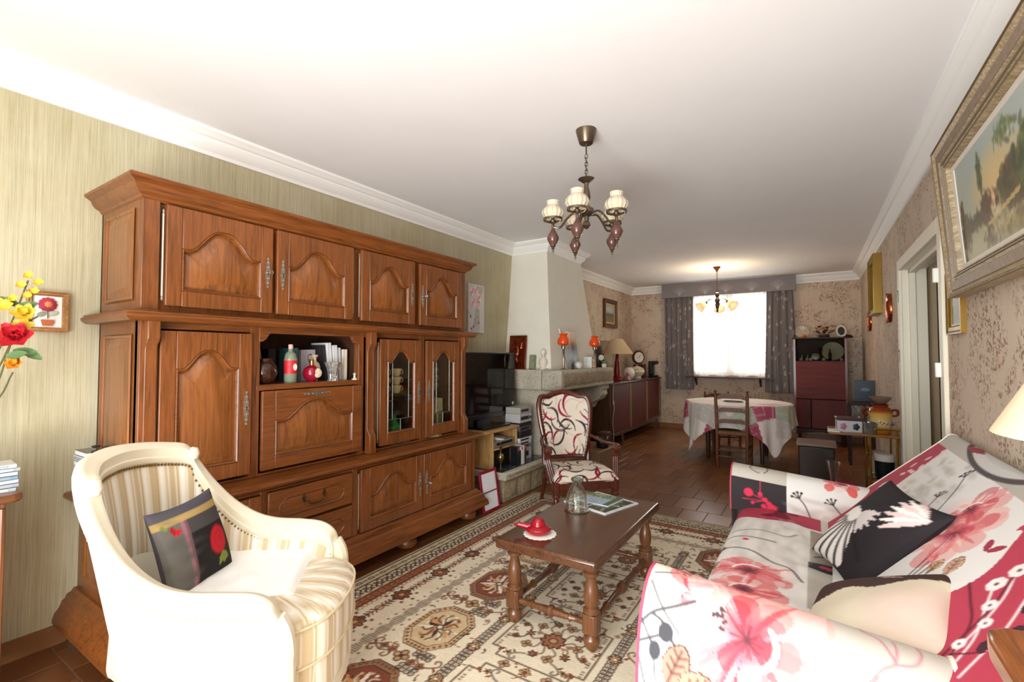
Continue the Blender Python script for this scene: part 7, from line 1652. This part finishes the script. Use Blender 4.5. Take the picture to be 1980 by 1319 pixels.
# ================================================================ tea trolley
tr = thing('tea_trolley', 'brass tube tea trolley with glass shelf and tray by the doorway', 'trolley', (.36, 5.15, 0)); TRo = tr.location
M_gt = plain('gilt_tube', 'a4792c', .3, .85); ya, yb_ = 4.96, 5.36
for y in (ya, yb_):
    MB().tube(catmull([(.392, y, .03), (.392, y, .40), (.394, y, .60), (.40, y, .645), (.42, y, .662), (.46, y, .665), (.595, y, .665)], 5), .0085, 8).build('arch_tube', M_gt, tr, off=TRo)
    MB().tube([(.568, y, .03), (.568, y, .662)], .0085, 8).build('upright', M_gt, tr, off=TRo)
    for z in (.225,): MB().tube([(.392, y, z), (.568, y, z)], .007, 8).build('cross_tube', M_gt, tr, off=TRo)
for x in (.392, .568): MB().tube([(x, ya, .24), (x, yb_, .24)], .006, 8).build('side_tube', M_gt, tr, off=TRo)
MB().box(.10, .60, ya-.01, yb_+.01, .595, .615).build('tray', wood('trolley_tray', 'a8702c', '7a4a18', 'x', .3, coat=.3), tr, bev=.006, off=TRo)
MB().box(.375, .585, ya, yb_, .25, .256).build('lower_shelf', glass('smoked_shelf', 'b8b0a4', .03, .4), tr, off=TRo)
for x in (.392, .568):
    for y in (ya, yb_): MB().lathe([(0, -.018), (.018, -.015), (.022, 0), (.018, .015), (0, .018)], (x, y, .022), 14, 'x').build('castor', M_blk2, tr, off=TRo)
simple('tray_cloth', 'folded white napkin at the left end of the trolley tray', 'napkin', MB(T((.135, 5.0, .615))).prism([(-.04, 0), (.05, 0), (.05, .012), (-.03, .016)], -.05, .08, 'y'), plain('napkin_white', 'e2ddd0', .8))
rb = thing('biscuit_tin', 'white floral tin box with a dark lid on the trolley', 'box', (.25, 5.06, .615), radians(6)); MB().box(-.09, .09, -.06, .06, 0, .10).build('body', plain('tin_white', 'c9c8ca', .25), rb, bev=.006); MB().box(-.095, .095, -.065, .065, .10, .128).build('lid', plain('tin_lid', '4a352e', .3), rb, bev=.006)
for s, c in ((-.045, 'b0688a'), (.045, '22262c')): MB(T((s, -.061, .05), 0, radians(90))).lathe([(0, .001), (.02, .001), (.024, 0)], n=16, flute=.15, nf=5, ell=1.2).build('painted_flower', plain('tinflower_'+c, c, .4), rb)
pt = thing('pottery_urn', 'brown and yellow glazed pottery urn with painted flowers on the trolley', 'urn', (.475, 5.10, .615))
t = Nt('slip_glaze'); t.set(Roughness=.12); sp_ = t.n('ShaderNodeSeparateXYZ'); tc_ = t.n('ShaderNodeTexCoord'); t.l(tc_, sp_, 'Object', 0); mr = t.n('ShaderNodeMapRange'); mr.inputs['From Max'].default_value = .27; t.l(sp_, mr, 'Z', 0)
t.base(t.ramp(mr, [(0, 'b0641c'), (.12, 'c08a32'), (.3, 'd9c48a'), (.62, 'd0a548'), (.72, '8e3a14'), (1, '5e140c')])); M_slip = t.m
MB().lathe([(.06, 0), (.065, .01), (.078, .06), (.08, .1), (.074, .13), (.085, .165), (.088, .19), (.07, .215), (.055, .225), (.06, .245), (.066, .25), (.055, .248), (.05, .22)], n=30).build('body', M_slip, pt)
for s in (-1, 1): MB().tube(catmull([(s*.08, 0, .2), (s*.115, 0, .2), (s*.115, 0, .16), (s*.082, 0, .15)], 4), .009, 8).build('handle', plain('urn_handle', '6a1d10', .15), pt)
mf_ = MB()
for k in range(22): a = -2.8+.16*k; mf_.ball((.0785*cos(a), .0785*sin(a), .075+.03*((k*7) % 5)/5), .0055+.003*(k % 2), 6)
mf_.build('painted_flowers', plain('flower_violet', '5a4a7a', .3), pt)
simple('mixing_bowl', 'grey stoneware bowl resting on the urn', 'bowl', MB(T((.48, 5.11, .866))).lathe([(.03, 0), (.04, .004), (.075, .045), (.085, .06), (.08, .06), (.03, .008)], n=28), plain('stoneware', '7d6a5c', .4))
for k, (x, y, lb) in enumerate([(.33, 5.29, 'tall crystal jug at the back of the trolley tray'), (.235, 5.26, 'short crystal tumbler on the trolley tray'), (.395, 4.985, 'crystal glass in front of the pottery urn')]):
    simple('crystal_glass', lb, 'glass', jarlathe([(.035, 0), (.038, .01), (.04, .08+.09*(k == 0)), (.045, .10+.1*(k == 0)), (.04, .10+.1*(k == 0)), (.03, .012)], x, y, .615, n=20, flute=.04, nf=10), plain('crystal_dark', '8f8c86', .05, .5, var=.5, vscale=60), 'crystal on the trolley')
jr = thing('storage_jar', 'dark sequinned jar with a white lid on the lower trolley shelf', 'jar', (.49, 5.02, .256)); MB().lathe([(.06, 0), (.066, .006), (.068, .135), (.06, .14)], n=28).build('body', plain('sequin_dark', '1c262b', .25, .4, var=.9, vscale=120), jr); MB().lathe([(.066, .14), (.07, .145), (.07, .19), (.06, .198), (0, .2)], n=28).build('lid', plain('lid_white', 'd2cfca', .3), jr)
pt2 = thing('white_pitcher', 'tall white pitcher with brown pattern on the lower shelf', 'pitcher', (.46, 5.15, .256)); MB().lathe([(.04, 0), (.05, .02), (.055, .1), (.04, .17), (.045, .2), (.04, .2)], n=22).build('body', plain('pitcher_white', 'b5a694', .25, var=.3, vscale=20), pt2); MB().tube(catmull([(-.045, 0, .18), (-.08, 0, .17), (-.085, 0, .1), (-.05, 0, .06)], 4), .006, 8).build('handle', plain('pitcher_brown', '7a4a2a', .3), pt2)
ib = thing('glass_fruit_bowl', 'cut glass bowl on the lower trolley shelf', 'bowl', (.475, 5.28, .256)); MB().lathe([(.03, 0), (.05, .01), (.07, .06), (.075, .11), (.07, .11), (.045, .015)], n=26, flute=.05, nf=13).build('bowl', plain('crystal_dark', '8f8c86', .05, .5, var=.5, vscale=60), ib)
# things on the floor in front of the trolley
bxp = thing('plastic_crate', 'translucent brown storage crate with a lid on the floor', 'crate', (.0, 5.55, 0)); MB().box(-.14, .16, -.14, .18, 0, .40).build('body', plain('smoky_plastic', '3a2f26', .3), bxp, bev=.015); MB().box(-.155, .175, -.155, .195, .40, .425).build('lid', plain('lid_mauve', '8a7468', .35), bxp, bev=.006)
fv = thing('footed_vase', 'clear trumpet glass vase standing on the floor by the crate', 'vase', (.14, 5.24, 0)); MB().lathe([(.045, 0), (.047, .006), (.01, .02), (.012, .06), (.03, .15), (.05, .26), (.06, .31), (.055, .31), (.026, .15), (.008, .07)], n=26).build('body', glass('clear_glass2', 'ffffff', .02, .4), fv); MB().lathe([(.044, .0), (.048, .003), (.044, .006)], n=24).build('foot_ring', glass('glass_rim', 'cfd8cc', .05, .6), fv)
pk = thing('pink_bucket', 'magenta pink plastic pot on the floor beneath the trolley', 'bucket', (.25, 5.20, 0)); MB().lathe([(.045, 0), (.05, .004), (.068, .13), (.066, .13), (.046, .008)], n=26).build('body', plain('magenta_plastic', 'b01f5e', .35), pk); MB().lathe([(.067, .118), (.074, .122), (.074, .134), (.067, .134)], n=26).build('rim', plain('magenta_plastic', 'b01f5e', .35), pk)
simple('violet_bowl', 'small violet bowl beside the footed vase', 'bowl', MB(T((.06, 5.16, 0))).lathe([(.03, 0), (.05, .03), (.058, .065), (.054, .065), (.028, .006)], n=22), plain('violet_plastic', '4a2a6e', .3))
hd = thing('handled_basket', 'pink handled basket on the floor at the foot of the trolley', 'basket', (.47, 4.84, 0)); MB().lathe([(.07, 0), (.075, .005), (.09, .10), (.085, .10), (.07, .008)], n=24).build('body', plain('basket_red', '7a1f34', .6), hd); MB().tube([(.085*cos(a), 0, .09+.13*sin(a)) for a in np.linspace(0, pi, 14)], .008, 8).build('handle', plain('handle_pink', 'b8808a', .5), hd)

# ================================================================ paintings on the near right wall
def p_oil(cv):
    W_, H_ = cv.w, cv.h   # x runs from the far end (left in view) to the near end
    g = cv.Y/H_; u = cv.X/W_
    sky = srgb('9aa08a')[None, None]*(1-g[..., None])+srgb('a9b3ad')[None, None]*g[..., None]; cv.a = np.array(sky)
    cv.glow(W_*.42, H_*.55, W_*.30, 'd9b877', H_*.35, .85); cv.glow(W_*.40, H_*.42, W_*.12, 'e2b887', H_*.12, .8)
    cv.rect(0, W_, 0, H_*.30, '8e8d6c'); cv.glow(W_*.2, H_*.12, W_*.2, 'a7a47e', H_*.16, .8)
    r0 = np.random.RandomState(8)
    def blob(x, y, rx, ry, c, n, s=.02, al=.55):
        for k in range(n): cv.disc(W_*(x+rx*r0.randn()*.5), H_*(y+ry*r0.randn()*.5), s*(.5+r0.rand()), c[r0.randint(len(c))], s*(.3+.5*r0.rand()), al=al, rot=r0.rand()*3)
    DT = ['3a3826', '2e2d20', '4a4630', '54492f']
    blob(.05, .30, .06, .16, DT, 150); blob(.04, .52, .014, .08, ['5a3a26', '4a3424'], 50, .014); blob(.13, .30, .06, .05, DT, 100, .015); blob(.22, .32, .05, .07, DT, 100, .014)
    blob(.31, .36, .05, .12, ['4a3a2a', '5e4630', '3a3022', '6a4a3a'], 160, .018); blob(.28, .70, .022, .14, ['4a5634', '5c6840', '3a4428', '6e7a4a'], 140, .014); cv.line([(W_*.29, H_*.4), (W_*.28, H_*.62), (W_*.278, H_*.8)], .006, '4a3a28')
    blob(.33, .12, .06, .10, ['4a3c2e', '6a5540', '3c3226'], 90, .016); blob(.6, .4, .16, .2, ['4e5230', '3c3f26', '6a5a38', '5a4030'], 400, .024); blob(.8, .5, .2, .25, ['46502e', '39412a', '5e6a3a'], 400, .03); blob(.55, .85, .1, .08, ['5c6840', '74804e'], 90, .014)
    cv.poly([(W_*.30, H_*.22), (W_*.62, H_*.34), (W_*.62, H_*.30), (W_*.34, H_*.20)], 'b99a62'); blob(.48, .14, .14, .05, ['a89a72', '8a7a54', 'c2b48a'], 120, .016); blob(.42, .27, .05, .03, ['d8c49a', 'b9a478'], 50, .01)
    blob(.7, .10, .25, .06, ['7a6a44', '94844e', '5e5636'], 160, .02)
t = Nt('limed_frame'); t.set(Roughness=.45); nz = t.noise(t.coord((40, 40, 8)), 2, 4); t.base(t.ramp(nz, [(.3, '7d6a50'), (.5, 'a08b68'), (.7, 'bfae90')])); M_limed = t.m
prof = [(0, 0), (0, .055), (.012, .062), (.02, .058), (.03, .05), (.07, .052), (.075, .046), (.085, .05), (.095, .042), (.11, .04), (.115, .03), (.12, .012), (.12, 0)]
frame_thing('large_painting', 'large oil landscape with lake and trees in a wide limed gilt frame', 'painting', (R-.004, 2.26, 1.90), 1.40, .70, .12, .055, M_limed, p_oil, nrm=(-1, 0, 0), res=.006, mount=.018, mmat=plain('white_slip', 'd8d0c2', .5), tilt=radians(0), prof=prof)
lp_ = bpy.data.objects['large_painting']; fr_ = [c for c in lp_.children if c.name.startswith('frame')][0]
def ringm(a, b, z0, z1, name, mat):
    MB().mould([(-a, z0), (-a-.002, z1), (-b+.002, z1), (-b, z0)], [(-.70, -.35), (.70, -.35), (.70, .35), (-.70, .35)], True).build(name, mat, fr_, smooth=25)
ringm(.030, .071, .048, .0545, 'frame_band', plain('frame_band_brown', '85705a', .5, var=.25, vscale=50)); ringm(.0, .006, .05, .0645, 'frame_edge', plain('frame_edge_dark', '6a573e', .45)); ringm(.087, .093, .04, .0525, 'frame_bead', plain('frame_bead_grey', '77684f', .45)); ringm(.100, .106, .036, .0455, 'frame_bead', plain('frame_bead_grey', '77684f', .45)); lp_.matrix_world = Matrix.Translation((R-.006, 2.26, 1.548)) @ Matrix.Rotation(radians(-4.0), 4, 'Y') @ Matrix.Translation((-(R-.006), -2.26, -1.548)) @ lp_.matrix_world
def p_sm(cv): cv.rect(0, 2, 0, 2, '9a9a86'); cv.rect(0, 2, 0, cv.h*.4, '6c6a4c'); cv.glow(cv.w*.5, cv.h*.5, cv.w*.4, '7c8274', cv.h*.3, .8)
frame_thing('small_gilt_picture', 'small gilt framed picture partly behind the large painting', 'picture', (R, 3.13, 1.545), .29, .32, .05, .022, M_gold, p_sm, nrm=(-1, 0, 0), res=.012)

# ================================================================ near right: side table with lamp
M_st = wood('orange_side_table', 'a05a24', '7a3c12', 'y', .25, coat=.4)
stb = thing('side_table', 'orange brown wooden side table with rounded corner at the right edge', 'side table', (.41, .82, 0)); ST = stb.location
rc = [(.60, .55), (.60, 1.10), (.29, 1.10), (.252, 1.092), (.230, 1.07), (.224, 1.03), (.224, .55)]
MB().prism(rc, .80, .835).build('top', M_st, stb, bev=.006, off=ST)
MB().box(.28, .595, .60, 1.05, .71, .80).build('apron', M_st, stb, bev=.004, off=ST)
for x in (.30, .575):
    for y in (.62, 1.03): MB().tube([(x, y, .70), (x, y, FZ if x < .2 else 0)], [.022, .014], 10).build('leg', M_st, stb, off=ST)
MB().box(.276, .284, .66, .99, .712, .775).build('drawer_front', M_st, stb, bev=.003, off=ST); MB().lathe([(.005, 0), (.01, -.01), (0, -.018)], (.276, .825, .745), 10, 'x').build('knob', M_brass_d, stb, off=ST)
nl = thing('cream_lamp', 'table lamp with a white cone shade at the right edge', 'lamp', (.40, .985, .835)); 
MB().lathe([(.06, 0), (.062, .012), (.03, .03), (.02, .06), (.045, .12), (.05, .17), (.03, .23), (.012, .26), (.012, .33)], n=24).build('base', plain('white_ceramic', 'e8e2d4', .2), nl)
MB().lathe([(.172, .327), (.175, .327), (.085, .50), (.082, .50), (.171, .33)], n=40).build('shade', sheer('ivory_shade', 'f5e8cc', .97, .35), nl)
MB().ball((0, 0, .37), .028, 12).build('bulb', plain('bulb_off', 'f0ece0', .3), nl)
